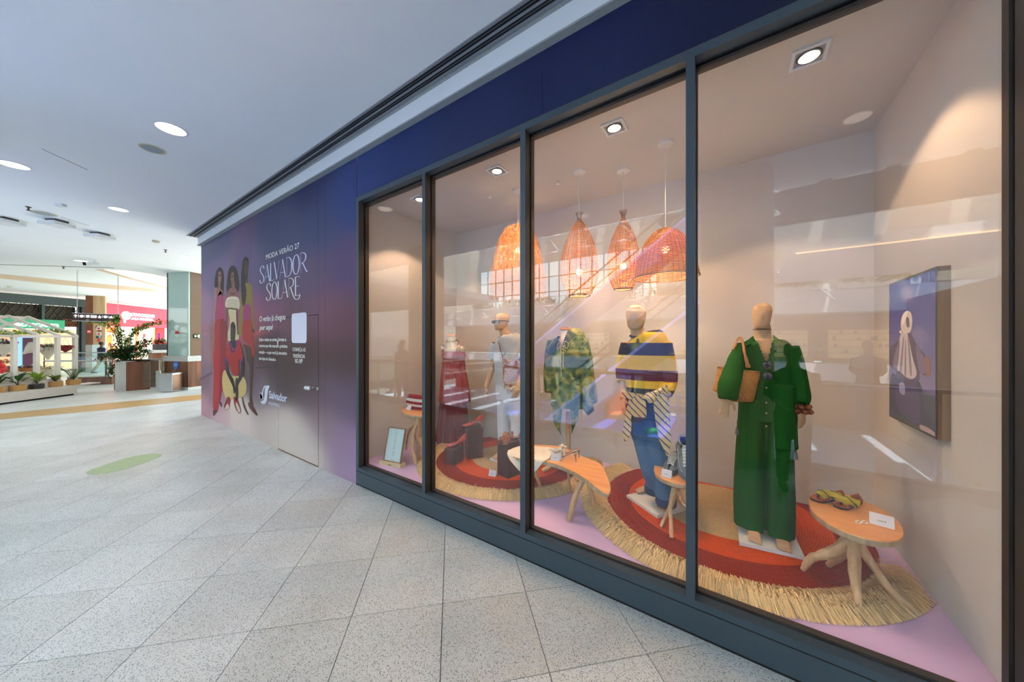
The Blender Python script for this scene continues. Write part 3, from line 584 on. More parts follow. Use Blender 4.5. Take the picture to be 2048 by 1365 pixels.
# shopfronts opposite, each a thing with opening, back wall glowing in place of shop lamps, sign
def lit(name, c, e): return mat(name, c, .6, emit=c, es=e, noise_amt=.2, nscale=2)
LITW = lit('glow_panel_warm', (255, 214, 160), .9); LITC = lit('glow_panel_cream', (255, 236, 200), 1.3)
WSIGN = emis('white_sign_letters', (235, 235, 255), 9)
def yplane(y): return lambda u, v, w_: (u, y + w_, v)
def opp_shop(x0, x1, z, txt, lab, tx=None, m=LITW, tw=2.6):
    t = root('shopfront', ((x0 + x1) / 2, -32.6, z), lab, 'shopfront', None); b = B(); b.box((x0, -32.6, z), (x1, -32.45, z + .35)).box((x0, -32.6, z + 2.5), (x1, -32.4, z + 3.55)).box((x0, -32.6, z), (x0 + .3, -32.4, z + 3.5)).box((x1 - .3, -32.6, z), (x1, -32.4, z + 3.5)); ob('surround', b, WARM, t)
    ob('glow_panel', B().box((x0 + .35, -32.6, z + .35), (x1 - .35, -32.55, z + 2.5)), m, t)  # flat panel emits the shop's light itself
    sh = B()
    for k in range(4): sh.box((x0 + .4, -32.55, z + .7 + k * .5), (x1 - .4, -32.3, z + .74 + k * .5))
    ob('shelf', sh, TIMB, t); it = B(); R = random.Random(int(x0 * 7 + 99))
    for k in range(40): q = R.uniform(x0 + .5, x1 - .6); zz = z + .74 + R.randrange(4) * .5; it.box((q, -32.5, zz), (q + .15, -32.35, zz + R.uniform(.1, .35)))
    ob('stock', it, mat('shop_stock', (90, 60, 50), .6, noise_amt=.4, nscale=3), t, kind='stuff')
    if txt:
        cx = tx if tx is not None else (x0 + x1) / 2; ob('lettering', textb(txt, cx - tw / 2, cx + tw / 2, z + 2.75, z + 3.2, lambda u, v, w_: (2 * cx - u, -32.4 + w_, v), .02), WSIGN, t)   # reads rightly for someone facing it
    return t
xv = W(1420, 660, 32.5).x
opp_shop(xv - 6, xv + 7, 0, 'VIVARA', 'jewellery shopfront opposite with white VIVARA letters', xv, LITW, 3.6)
opp_shop(xv + 7.5, xv + 15, 0, '', 'warm lit shopfront at the right end of the opposite gallery')
opp_shop(-18, -11, 0, 'SEIKO'[:0], 'warm lit shopfront at the left end of the opposite gallery', m=LITC)
opp_shop(xv - 14, xv - 6.6, -5, 'DANKI', 'cream lit shopfront on the lower level with DANKI letters', xv - 9, LITC, 2.2)
opp_shop(xv - 6, xv + 6, -5, '', 'warm lit shopfront on the lower level below the jewellery shop')
opp_shop(-26, -19, -5, '', 'cream lit shopfront at the left end of the lower level', m=LITC)
for x in (-16, -8, 0, 8, 16):
    if x == 8: continue
    struct('wall_pier_opposite', B().box((x - .5, -31.2, -5), (x + .5, -30.2, 3.7)), mat('pale_green_pier', (204, 210, 160), .6))
balustrade((-30, -30.1, 0), (20, -30.1, 0), 0, 'long glass balustrade of the opposite gallery', n=20); balustrade((-30, -29.8, 0), (20, -29.8, 0), 5.4, 'long glass balustrade of the upper gallery', n=20)
GREEN = mat('leaf_green', (74, 122, 48), .5, noise_amt=.25, nscale=4, trans=.3); GREEND = mat('leaf_dark_green', (44, 86, 36), .45, noise_amt=.25, nscale=6, trans=.25)
GREENY = mat('leaf_yellow_green', (132, 160, 56), .5, noise_amt=.2, nscale=6, trans=.3)
def bush(b, c, r, n, s=.12, R=random):
    for _ in range(n):
        d = Vector((R.gauss(0, 1), R.gauss(0, 1), R.gauss(0, 1))).normalized(); p = Vector(c) + Vector((d.x * r[0], d.y * r[1], d.z * r[2])) * R.uniform(.5, 1); q = p + Vector((R.gauss(0, 1), R.gauss(0, 1), R.uniform(-.6, 1))).normalized() * s * R.uniform(.7, 1.3)
        b.leaf(p, q, s * .45, (R.gauss(0, .5), R.gauss(0, .5), 1), .1, 2)
R_ = random.Random(3)
for k in range(9):
    x = -26 + k * 4.2; t = root('planter_trough', (x, -29.4, 5.3), 'white trough of trailing plants on the upper gallery edge', 'planter', 'plant troughs along the upper gallery')
    ob('trough', B().box((x - 1.9, -29.6, 5.3), (x + 1.9, -29.2, 5.7)), PALE, t); b = B(); bush(b, (x, -29.3, 5.9), (1.9, .4, .5), 260, .38, R_); ob('foliage', b, GREEN, t, kind='stuff')
def palm(x, y, z, h, lab, grp=None, R=R_):
    t = root('potted_palm', (x, y, z), lab, 'palm', grp); b = B(); b.tube([(x, y, z + .5), (x + .1, y, z + h * .5), (x, y, z + h)], [.13, .1, .07], 8); ob('trunk', b, mat('palm_trunk', (150, 130, 100), .8), t); b = B()
    b.lathe((x, y), [(.3, z), (.42, z + .6), (.36, z + .6), (.3, z + .5)], 16); ob('pot', b, PALE, t); b = B()
    for k in range(14):
        a = k * 2 * math.pi / 14 + R.uniform(-.2, .2); L_ = R.uniform(1.1, 1.6)
        for j in range(9):
            f_ = (j + 1) / 10; p = Vector((x + math.cos(a) * L_ * f_, y + math.sin(a) * L_ * f_, z + h + .5 * math.sin(f_ * 2.6) - .5 * f_ * f_))
            for s_ in (-1, 1): b.leaf(p, p + Vector((-math.sin(a) * .35 * s_ + math.cos(a) * .15, math.cos(a) * .35 * s_ + math.sin(a) * .15, -.12)), .07, None, .1, 2)
    ob('fronds', b, GREENY, t, kind='stuff'); return t
palm(W(1592, 560, 29).x, -31.3, 5.4, 2.6, 'slender palm on the upper gallery edge, right one'); palm(-7, -31.3, 5.4, 2.7, 'slender palm on the upper gallery edge, left one')
# escalators crossing the atrium
def escalator(x0, z0, x1, z1, y, lab):
    t = root('escalator', (x0, y, z0), lab, 'escalator'); d = Vector((x1 - x0, 0, z1 - z0)).normalized()
    a = Vector((x0, y, z0)); e = Vector((x1, y, z1)); up = Vector((0, 0, 1))
    b = B(); b.hull3([a - up * .9, e - up * .9, e - up * .05, a - up * .05], (0, -1.5, 0)); ob('truss', b, mat('escalator_sky_tint', (168, 176, 236), .22, .35), t)  # lavender colour stands in for sky mirrored in the escalator sides
    st = B(); n = int((x1 - x0) / .4)
    for k in range(n): xx = lerp(x0, x1, k / n); zz = lerp(z0, z1, k / n); st.box((xx, y - 1.25, zz - .2), (xx + (x1 - x0) / n, y - .25, zz + .02))
    ob('step', st, mat('step_metal', (90, 92, 98), .4, .8), t, kind='stuff')
    for yy in (y - .08, y - 1.42):
        b = B(); b.hull3([Vector((x0, yy, z0)), Vector((x1, yy, z1)), Vector((x1, yy, z1 + .85)), Vector((x0, yy, z0 + .85))], (0, -.015, 0)); ob('glass_side', b, CLEAR, t)
        b = B(); b.tube([Vector((x0 - .3, yy, z0 + .5)), Vector((x0, yy, z0 + .9)), Vector((x1, yy, z1 + .9)), Vector((x1 + .4, yy, z1 + .85))], .04, 8); ob('handrail', b, mat('black_rubber', (24, 24, 26), .4), t, smooth='auto')
    b = B(); b.hull3([a + Vector((0, .012, -.12)), e + Vector((0, .012, -.12)), e + Vector((0, .012, .0)), a + Vector((0, .012, .0))], (0, -.01, 0)); ob('light_strip', b, emis('pale_blue_strip', (170, 176, 255), 2.0), t)
e0 = W(1010, 900, 9); e1 = W(1430, 575, 9)
escalator(e0.x, e0.z, e1.x, e1.z, -8.9, 'lower white escalator rising across the atrium with a blue light strip')
e0 = W(1010, 735, 13); e1 = W(1440, 375, 13)
escalator(e0.x, e0.z, e1.x, e1.z, -12.9, 'upper white escalator rising across the atrium behind the lower one')
# soft play corner on the lower level
pc = W(1248, 850, 26); t = root('play_house', (pc.x, -25.9, -5), 'red padded play frame on the lower floor', 'play frame')
rd = mat('red_vinyl', (214, 50, 44), .4, noise_amt=.03)
for dx in (-1.3, 1.3): ob('padded_wall', B().box((pc.x + dx - .2, -27.4, -5), (pc.x + dx + .2, -25.4, -2.9)), rd, t)
ob('padded_wall', B().box((pc.x - 1.5, -27.4, -5), (pc.x + 1.5, -27.0, -2.9)), rd, t); ob('padded_base', B().box((pc.x - 1.1, -27, -5), (pc.x + 1.1, -25.4, -4.6)), mat('orange_vinyl', (235, 140, 60), .4), t)
pc = W(1335, 850, 26); t = root('climbing_frame', (pc.x, -25.9, -5), 'blue tubular climbing frame on the lower floor', 'climbing frame'); bm_ = mat('blue_tube', (90, 130, 220), .4)
for k in range(5):
    b = B(); b.tube([(pc.x - 1.4 + k * .7, -25.6, -5), (pc.x - 1.4 + k * .7, -25.6, -2.6), (pc.x - 1.4 + k * .7, -27, -2.6), (pc.x - 1.4 + k * .7, -27, -5)], .07, 8); ob('hoop', b, bm_, t, smooth='auto')
for z in (-4.2, -3.4, -2.6): b = B(); b.tube([(pc.x - 1.4, -25.6, z), (pc.x + 1.4, -25.6, z)], .05, 8); ob('rail', b, bm_, t, smooth='auto')
pc = W(1110, 850, 26); t = root('play_fence', (pc.x, -25, -5), 'low purple fence round the play corner', 'fence')
for k in range(9): ob('picket', B().box((pc.x - 2.4 + k * .6, -25.05, -5), (pc.x - 2.0 + k * .6, -24.95, -4.0 + .15 * (k % 2))), mat('purple_board', (120, 100, 190), .5), t)
pc = W(1300, 850, 23); tag_ = B(); tag_.lathe((pc.x, -22.9), [(.05, -5), (.5, -5), (.55, -4.7), (.1, -4.6)], 20); ob('play_table', tag_, mat('green_plastic', (70, 190, 90), .4), loc=(pc.x, -22.9, -5), label='round green play table on the lower floor', cat='table', smooth='auto')
pc = W(1180, 850, 25); ob('play_carpet', B().box((pc.x - 9, -29.9, -4.995), (pc.x + 9, -19.5, -4.98)), mat('blue_carpet', (84, 104, 236), .5), loc=(pc.x, -25, -5), label='bright blue carpet of the play corner on the lower floor', cat='carpet')
# extra reflected soffits with light lines in front of the far right
struct('trim_8', B().box((1.5, -16, 4.6), (9, -12, 4.9)).box((1.5, -22, 5.0), (9, -18, 5.3)), PALE)
ll = B(); ll.box((1.6, -12.0, 4.56), (9, -11.95, 4.6)); t = ob('linear_light', ll, emis('warm_line', (255, 214, 170), 6), loc=(5, -12, 4.58), label='warm linear light along the edge of the nearer soffit across the atrium', cat='light')
ll = B(); ll.box((1.6, -18.0, 4.96), (9, -17.95, 5.0)); t = ob('linear_light', ll, emis('warm_line', (255, 214, 170), 6), loc=(5, -18, 4.98), label='warm linear light along the edge of the farther soffit across the atrium', cat='light')
# ================================================================== left background
def vtilt(a, b):   # plane running from a to b (xy), facing the camera side
    a = Vector((a[0], a[1], 0)); b = Vector((b[0], b[1], 0)); u = (b - a).normalized(); n = Vector((u.y, -u.x, 0))
    return a, u, n, (b - a).length
def wallbox(b, a, e, z0, z1, th=.05, off=0):   # upright slab between a and e, thickness towards the back
    o, u, n, l = vtilt(a, e); p = [o + n * off, o + u * l + n * off]
    b.hull3([(p[0].x, p[0].y, z0), (p[1].x, p[1].y, z0), (p[1].x, p[1].y, z1), (p[0].x, p[0].y, z1)], -n * th); return b
def onplane(a, e, off=.0):
    o, u, n, l = vtilt(a, e); return lambda s, v, w_: tuple(o + u * s + n * (off + w_) + Vector((0, 0, v)))
def at(px, py, a, e):     # point where the sight line of (px, py) meets the upright plane a-e : (s, z)
    o, u, n, l = vtilt(a, e); r = _ray(px, py); c = Vector((0, -CAMD, 0)); k = (o - c).dot(n) / Vector((r.x, r.y, 0)).dot(n); p = c + Vector((r.x, r.y, 0)) * k
    return (p - o).dot(u), CAMH + r.z * k
def rectpl(b, a, e, x0, y0, x1, y1, off, th):     # pixel rectangle laid on the plane as a thin slab
    s0, za = at(x0, y1, a, e); s1, _ = at(x1, y1, a, e); _, zb = at(x0, y0, a, e); pl = onplane(a, e)
    return b.hull3([pl(s0, za, off + th), pl(s1, za, off + th), pl(s1, zb, off + th), pl(s0, zb, off + th)], Vector(pl(0, 0, 0)) - Vector(pl(0, 0, th)))
def ptext(s, a, e, x0, yb, yt, x1, off, m, parent, depth=.02, bold=0, name='lettering'):
    s0, za = at(x0, yb, a, e); s1, _ = at(x1, yb, a, e); _, zb = at(x0, yt, a, e); return ob(name, textb(s, s0, s1, za, zb, onplane(a, e, off), depth, 0, bold), m, parent)
# ---- green-signed perfume shop
A0, A1 = P(-60, 700, 14.3), P(172, 700, 17.75); A0 = (A0.x, A0.y); A1 = (A1.x, A1.y)
DGR = mat('dark_grey_green_metal', (62, 76, 76), .45); LAT = mat('dark_lattice_back', (44, 38, 28), .6, noise_amt=.25, nscale=2)
t = root('perfume_shopfront', P(60, 745, 15.8), 'dark framed shopfront with a green illuminated sign behind the flower kiosk', 'shopfront')
b = B(); rectpl(b, A0, A1, -60, 581, 172, 600, 0, .25); ob('fascia_beam', b, DGR, t)
b = B(); rectpl(b, A0, A1, -60, 600, 155, 636, -.2, .04); ob('lattice_back', b, LAT, t)
b = B(); lm = mat('lattice_bronze', (92, 78, 52), .5, .4)
s0, zb = at(-60, 637, A0, A1); s1, _ = at(155, 637, A0, A1); _, zt = at(60, 603, A0, A1); pl = onplane(A0, A1, -.14); _, zb = at(60, 637, A0, A1)
k = s0
while k < s1:
    for (x_, y_) in (((k, zb), (k + .45, zt)), ((k + .45, zb), (k, zt)), ((k, (zb + zt) / 2), (k + .225, zt)), ((k + .45, (zb + zt) / 2), (k + .225, zb))): b.tube([pl(*x_, 0), pl(*y_, 0)], .016, 4)
    k += .45
ob('lattice', b, lm, t, kind='stuff')
for x_ in (84, 157): b = B(); rectpl(b, A0, A1, x_ - 3, 600, x_ + 3, 640 if x_ == 84 else 752, -.05, .14); ob('frame_post', b, DGR, t)
b = B(); rectpl(b, A0, A1, 158, 600, 173, 752, -.02, .2); ob('dark_pillar', b, mat('dark_pillar_metal', (40, 48, 48), .4), t)
b = B(); rectpl(b, A0, A1, -60, 634, 126, 655, .0, .12); sg = ob('sign_panel', b, mat('green_sign', (48, 140, 104), .5, emit=(70, 190, 130), es=.28, noise_amt=.05, nscale=.5), t)
ptext('OBOTICÁRIO', A0, A1, 12, 652.5, 643.5, 113, .13, emis('white_lit_letters', (255, 255, 255), 2.2), sg, .03, .02)
b = B(); rectpl(b, A0, A1, 126, 638, 156, 654, -.02, .05); ob('orange_screen_back', b, mat('terracotta_back', (206, 130, 84), .6), t)
b = B(); pl = onplane(A0, A1, .05)
for i in range(3):
    for j in range(2):
        s_, z_ = at(131 + i * 10, 650 - j * 8, A0, A1)
        for q in range(6): a_ = q * math.pi / 3; b.tube([pl(s_, z_, 0), pl(s_ + .11 * math.cos(a_), z_ + .11 * math.sin(a_), 0)], .012, 4)
        b.tube([pl(s_ + .11 * math.cos(q * math.pi / 4), z_ + .11 * math.sin(q * math.pi / 4), 0) for q in range(9)], .012, 4)
ob('floral_screen', b, mat('dark_brown_screen', (60, 36, 24), .6), t)
b = B(); rectpl(b, A0, A1, -60, 655, 190, 752, -1.2, .05); ob('glowing_back_wall', b, mat('shop_cream_glow', (250, 218, 176), .6, emit=(255, 206, 150), es=.5, noise_amt=.06, nscale=1), t)  # wall emits light itself, standing in for the track spotlights
R_ = random.Random(11); pal = [(250, 190, 120), (226, 90, 70), (240, 235, 225), (90, 60, 120), (200, 60, 70), (250, 220, 150), (120, 170, 190), (70, 80, 110)]
for r_ in range(5):
    b = B(); rectpl(b, A0, A1, -60, 672 + r_ * 14, 62, 673.2 + r_ * 14, -1.15, .3); ob('shelf', b, TIMB, t)
    b = B()
    for k in range(30):
        x_ = -58 + k * 4; h = R_.uniform(4, 9); b.cur = L(pal[R_.randrange(8)]); rectpl(b, A0, A1, x_, 672 + r_ * 14 - h, x_ + R_.uniform(2, 3.4), 672 + r_ * 14, -1.1, .15)
    ob('perfume_bottles', b, vcol('product_colours', .3), t, kind='stuff')
b = B(); rectpl(b, A0, A1, 62, 672, 112, 745, -1.14, .03); b.cur = None; ob('blue_screen', b, mat('blue_poster_screen', (120, 170, 240), .4, emit=(130, 175, 250), es=1.0, noise_amt=.1, nscale=1), t)
b = B(); rectpl(b, A0, A1, 78, 676, 98, 740, -1.1, .03); ob('poster_figure', b, mat('plum_print', (96, 44, 70), .5, noise_amt=.3, nscale=2), t)
for x_ in (120, 130, 142): b = B(); s_, z_ = at(x_, 661, A0, A1); pl = onplane(A0, A1, -.6); b.tube([pl(s_, z_ + .2, 0), pl(s_, z_, 0)], .05, 8); b.ball(pl(s_, z_ - .06, 0), .08, 8, 6); ob('track_spotlight', b, mat('black_spot', (26, 28, 30), .5), t)
# ---- timber clad pillar between the shops
B0, B1 = P(174, 700, 17.3), P(213, 700, 17.6); B0 = (B0.x, B0.y); B1 = (B1.x, B1.y)
t = root('clad_pillar', P(195, 748, 17.4), 'timber clad pillar with fire signs between the two far shops', 'pillar')
for x0_, x1_, mt, nm in ((174, 189, wood('reddish_wood', (112, 62, 34), (136, 80, 44), 1.5), 'dark_wood_panel'), (189, 213, wood('blond_wood', (196, 160, 116), (214, 182, 140), 1.2), 'blond_wood_panel')):
    b = B(); rectpl(b, B0, B1, x0_, 592, x1_, 690, 0, .1); ob(nm, b, mt, t)
for x0_, x1_, c in ((174, 187, (176, 168, 156)), (187, 213, (216, 232, 232))): b = B(); rectpl(b, B0, B1, x0_, 690, x1_, 749, 0, .1); ob('plinth_panel', b, mat('plinth_%d' % x0_, c, .35), t)
def bsign(x0, y0, x1, y1, c, nm, mark=None):
    q = B(); rectpl(q, B0, B1, x0, y0, x1, y1, .1, .02); s_ = ob(nm, q, mat(nm + str(x0), c, .5, noise_amt=0), t)
    if mark: q = B(); rectpl(q, B0, B1, *mark[:4], .12, .008); ob('symbol', q, mat('sym%s' % str(mark[4]), mark[4], .5, noise_amt=0), s_)
bsign(177, 660, 186, 667, (206, 60, 60), 'red_sign', (178.5, 662, 184.5, 665.5, (240, 200, 196))); bsign(196.5, 654, 205, 661, (240, 236, 232), 'white_fire_sign', (198.5, 655.5, 203, 659.5, (210, 50, 60))); bsign(198, 661, 205.5, 663.5, (150, 20, 36), 'alarm_box')
bsign(197, 665.5, 205, 672, (240, 236, 232), 'white_fire_sign', (199, 667, 203, 670.5, (210, 50, 50))); bsign(195, 672, 206, 677, (20, 80, 70), 'green_exit_sign', (201, 673, 205, 676, (230, 240, 240))); bsign(198, 678, 203, 684, (220, 60, 80), 'red_call_point')
# ---- red soap and perfume shop
C0, C1 = P(205, 700, 19.2), P(334, 700, 23.6); C0 = (C0.x, C0.y); C1 = (C1.x, C1.y)
t = root('red_shopfront', P(260, 745, 20.5), 'red fronted cosmetics shop with white lettering beyond the plant', 'shopfront')
b = B(); s0, z0_ = at(205, 652.5, C0, C1); s1, z1_ = at(330, 657, C0, C1); _, z2_ = at(205, 606, C0, C1); pl = onplane(C0, C1)
b.hull3([pl(s0, z0_, .2), pl(s1, z1_, .2), pl(s1, at(330, 619.5, C0, C1)[1], .2), pl(s0, z2_, .2)], Vector(pl(0, 0, 0)) - Vector(pl(0, 0, .2))); fa = ob('red_fascia', b, mat('red_fascia_panel', (226, 62, 82), .25, emit=(226, 62, 82), es=.5, noise_amt=.03, nscale=.7), t)
wl = emis('white_lit_letters', (255, 255, 255), 2.2)
ptext("L'OCCITANE", C0, C1, 254, 632.5, 626, 301, .21, wl, fa, .03, .03); ptext('AU BRÉSIL', C0, C1, 254, 639.5, 634, 299.5, .21, wl, fa, .03, .03)
s_, z_ = at(244, 631.5, C0, C1); b = B(); pl2 = onplane(C0, C1, .2); b.hull3([pl2(s_ + .28 * math.cos(a * math.pi / 12), z_ + .26 * math.sin(a * math.pi / 12), .04) for a in range(24)], Vector(pl(0, 0, 0)) - Vector(pl(0, 0, .04)))
b.hull3([pl2(s_ - .13, z_ - .45, .05), pl2(s_ - .06, z_ - .45, .05), pl2(s_ - .06, z_, .05), pl2(s_ - .13, z_, .05)], Vector(pl(0, 0, 0)) - Vector(pl(0, 0, .05))); ob('round_emblem', b, wl, fa)
b = B(); rectpl(b, C0, C1, 205, 652, 345, 745, -1.0, .05); ob('glowing_back_wall', b, mat('orange_wall_glow', (250, 140, 80), .6, emit=(255, 140, 80), es=.9, noise_amt=.08, nscale=1), t)  # back wall emits light in place of lamps inside the shop
for x0_, x1_, y0_, y1_, c, e, nm, off in ((283, 310, 656, 745, (250, 222, 196), 1.0, 'cream_glow_wall', -.2), (244, 279, 655, 745, (252, 240, 226), 1.2, 'white_glow_wall', -.3), (258, 271, 675, 702, (110, 96, 60), .1, 'doorway_display', -.26), (310, 328, 655, 700, (230, 34, 34), .7, 'red_side_panel', 0)):
    b = B(); rectpl(b, C0, C1, x0_, y0_, x1_, y1_, off, .05); ob(nm, b, mat(nm, c, .5, emit=c, es=e, noise_amt=.05, nscale=1), t)  # these panels also glow by emission to look brightly lit
for cx_, w_ in ((216, 8), (239, 8)):
    s_, z_ = at(cx_, 676, C0, C1); b = B(); b.tube([pl(s_ - .28, z_ - .5, -.5), pl(s_ - .28, z_, -.5)] + [pl(s_ - .28 * math.cos(a * math.pi / 8), z_ + .28 * math.sin(a * math.pi / 8), -.5) for a in range(9)] + [pl(s_ + .28, z_ - .5, -.5)], .07, 6); ob('white_arch', b, emis('white_arch_glow', (255, 240, 225), 1.3), t)
R_ = random.Random(5)
for r_ in range(4):
    b = B()
    for k in range(16): x_ = 208 + k * 2.3; b.cur = L([(200, 40, 50), (250, 200, 150), (120, 40, 30), (240, 110, 60), (255, 235, 210)][R_.randrange(5)]); rectpl(b, C0, C1, x_, 688 + r_ * 7, x_ + 1.7, 693 + r_ * 7, -.8, .15)
    ob('soap_boxes', b, vcol('product_colours', .3), t, kind='stuff')
b = B()
for k in range(3): b.cur = L((236, 90, 90)); rectpl(b, C0, C1, 291, 668 + k * 10, 296, 675 + k * 10, -.14, .01)
ob('wall_emblem', b, vcol('product_colours', .3), t)
# ---- void of the far court: low timber kerb and balustrades in front of the walkway
G0, G1 = P(120, 745, 12.4), P(330, 745, 13.2)
t = root('timber_kerb', P(190, 770, 12.6), 'low timber clad kerb behind the kiosk end under the glass rail', 'kerb')
b = B(); G0 = (G0.x, G0.y); G1 = (G1.x, G1.y); s0, zb_ = at(140, 772, G0, G1); s1, _ = at(228, 772, G0, G1); zt_ = at(190, 754, G0, G1)[1]; pl = onplane(G0, G1)
b.hull3([pl(s0, 0, .1), pl(s1, 0, .1), pl(s1, zt_, .1), pl(s0, zt_, .1)], Vector(pl(0, 0, 0)) - Vector(pl(0, 0, .35))); ob('timber_face', b, TIMB, t)
b = B(); b.hull3([pl(s0, zt_, .13), pl(s1, zt_, .13), pl(s1, zt_ + .04, .13), pl(s0, zt_ + .04, .13)], Vector(pl(0, 0, 0)) - Vector(pl(0, 0, .4))); ob('stone_cap', b, GRAN, t)
def rail(p0, p1, zr, zg, lab, n=3):
    t = root('glass_rail', (p0[0], p0[1], 0), lab, 'balustrade'); pl = onplane(p0, p1); l = (Vector((p1[0], p1[1], 0)) - Vector((p0[0], p0[1], 0))).length
    b = B(); b.tube([pl(0, zr, 0), pl(l, zr, 0)], .028, 8); ob('handrail', b, STEEL, t, smooth='auto')
    for k in range(n):
        a_, e_ = l * k / n + .03, l * (k + 1) / n - .03; b = B(); b.hull3([pl(a_, zg, 0), pl(e_, zg, 0), pl(e_, zr - .06, 0), pl(a_, zr - .06, 0)], Vector(pl(0, 0, 0)) - Vector(pl(0, 0, .012))); ob('glass_panel', b, CLEAR, t)
        b = B(); b.tube([pl(a_ - .03, zg - .1, .03), pl(a_ - .03, zr, .03)], .018, 6); ob('post', b, mat('dark_steel_post', (70, 74, 76), .4, .6), t)
h0, h1 = P(90, 722, 12.3), P(330, 722, 12.9)
rail((h0.x, h0.y), (h1.x, h1.y), CAMH - 12.4 * 41 / 655, .3, 'glass rail over the low timber kerb, nearer of the two', 4)
h0, h1 = P(90, 706, 15.0), P(330, 703, 16.2)
rail((h0.x, h0.y), (h1.x, h1.y), CAMH - 15.4 * 24.5 / 655, .05, 'glass rail along the far walkway behind the plant', 4)
# ---- stone ended planter with a spreading shrub
q0, q1, q2 = F(230, 782), F(252, 782.5), F(300, 779)
t = root('stone_planter', q1, 'tall planter with a granite end and timber front holding a spreading shrub', 'planter')
u_ = (q2 - q1).normalized(); n_ = Vector((-u_.y, u_.x, 0)); H_ = 1.0
def slab(a, b_, z0, z1, th): 
    d = Vector((b_.x - a.x, b_.y - a.y, 0)).normalized(); n = Vector((-d.y, d.x, 0)) * th; return B().hull3([(a.x, a.y, z0), (b_.x, b_.y, z0), (b_.x, b_.y, z1), (a.x, a.y, z1)], n)
ob('granite_end', slab(q0, q1, 0, H_, .4), GRAN, t); ob('timber_front', slab(q1, q2, 0, H_ - .03, .45), TIMB, t); ob('soil', slab(q0 + Vector((0, 0, 0)), q2, H_ - .02, H_ + .01, .4), mat('soil', (60, 44, 34), .9), t)
w2 = slab(q0 + Vector((-.28, .0, 0)), q0 + Vector((-.02, .02, 0)), 0, .55, .4); ob('low_timber_step', w2, wood('dark_mahogany', (70, 28, 18), (96, 40, 24), 2), t)
sh = root('spreading_shrub', P(246, 722, 11.2), 'tall spreading shrub with fine leaves and red blooms in the stone planter', 'shrub')
R_ = random.Random(21); st = B(); lv = B(); lvy = B(); fl_ = B(); base = P(246, 722, 11.25)
brs = [((246, 722), (243, 680), (238, 665), (231, 648)), ((246, 722), (250, 690), (262, 672), (285, 655)), ((246, 722), (238, 690), (225, 660), (205, 646), (175, 640)), ((246, 722), (236, 700), (226, 690)), ((246, 722), (258, 705), (275, 690), (300, 682)), ((246, 722), (236, 712), (215, 712), (200, 716)), ((285, 655), (300, 648), (325, 644)), ((246, 722), (262, 712), (285, 712)), ((246, 720), (241, 690), (236, 670)), ((246, 722), (255, 700), (280, 700), (296, 705)), ((240, 715), (225, 735), (222, 750)), ((231, 648), (232, 642), (236, 636)), ((262, 672), (272, 660), (290, 652)), ((246, 716), (262, 700), (292, 690))]
for i, br in enumerate(brs):
    dd = R_.uniform(-.35, .35); pts = spline([P(x_, y_, 11.25 + dd * k / len(br)) for k, (x_, y_) in enumerate(br)], 6); st.tube(pts, [lerp(.018, .005, k / len(pts)) for k in range(len(pts))], 5)
    for k, p in enumerate(pts[len(pts) // 4:]):
        for _ in range(15 if i not in (3, 8) else 5):
            q = p + Vector((R_.gauss(0, .045), R_.gauss(0, .045), R_.gauss(0, .04))); e = q + Vector((R_.gauss(0, 1), R_.gauss(0, 1), R_.gauss(-.1, .7))).normalized() * R_.uniform(.07, .14); (lvy if (i in (0, 1, 2, 11, 12, 6) and R_.random() < .75) else lv).leaf(q, e, .048, (0, 0, 1), .1, 2)
bush(lv, base + Vector((0, 0, .22)), (.36, .36, .24), 520, .12, R_)
for _ in range(26): p = base + Vector((R_.gauss(0, .35), R_.gauss(0, .35), R_.uniform(.0, .4))); fl_.ball(p, R_.uniform(.012, .028), 6, 4)
ob('stems', st, mat('green_brown_stem', (84, 84, 50), .7), sh); ob('foliage', lv, GREEND, sh, kind='stuff'); ob('foliage', lvy, GREENY, sh, 'paler yellow green sprays', kind='stuff'); ob('flowers', fl_, mat('red_petals', (214, 40, 50), .5), sh, kind='stuff')
# glass gate beside the planter
g0, g1 = F(287, 780), F(326, 778)
t = root('glass_gate', g0, 'glass balustrade panel with steel clamps between planter and pillar', 'balustrade'); tt = 10.9
ob('timber_wall', slab(F(300, 775), F(318, 774), 0, .96, .06), TIMB, t); ob('glass_panel', slab(g0 + Vector((.08, 0, .1)), g1, .08, .98, .015), CLEAR, t)
for x_ in (283, 325): p = F(x_, 779.5); ob('post', B().box((p.x - .05, p.y - .03, 0), (p.x + .05, p.y + .03, .97)), glass_mat('thick_glass_edge', (.6, .72, .68), 1), t); ob('clamp', B().box((p.x - .04, p.y - .05, .8), (p.x + .04, p.y - .03, .9)), STEEL, t)
b = B(); p0, p1 = F(258, 779.5), F(328, 778); b.tube([(p0.x, p0.y, .93), (p0.x + .05, p0.y, 1.02), (p1.x, p1.y, 1.03)], .028, 8); ob('handrail', b, STEEL, t, smooth='auto')
ob('white_board', slab(F(311.5, 777), F(320, 776.6), 0, .62, .04), mat('white_board', (236, 240, 238), .5), t)
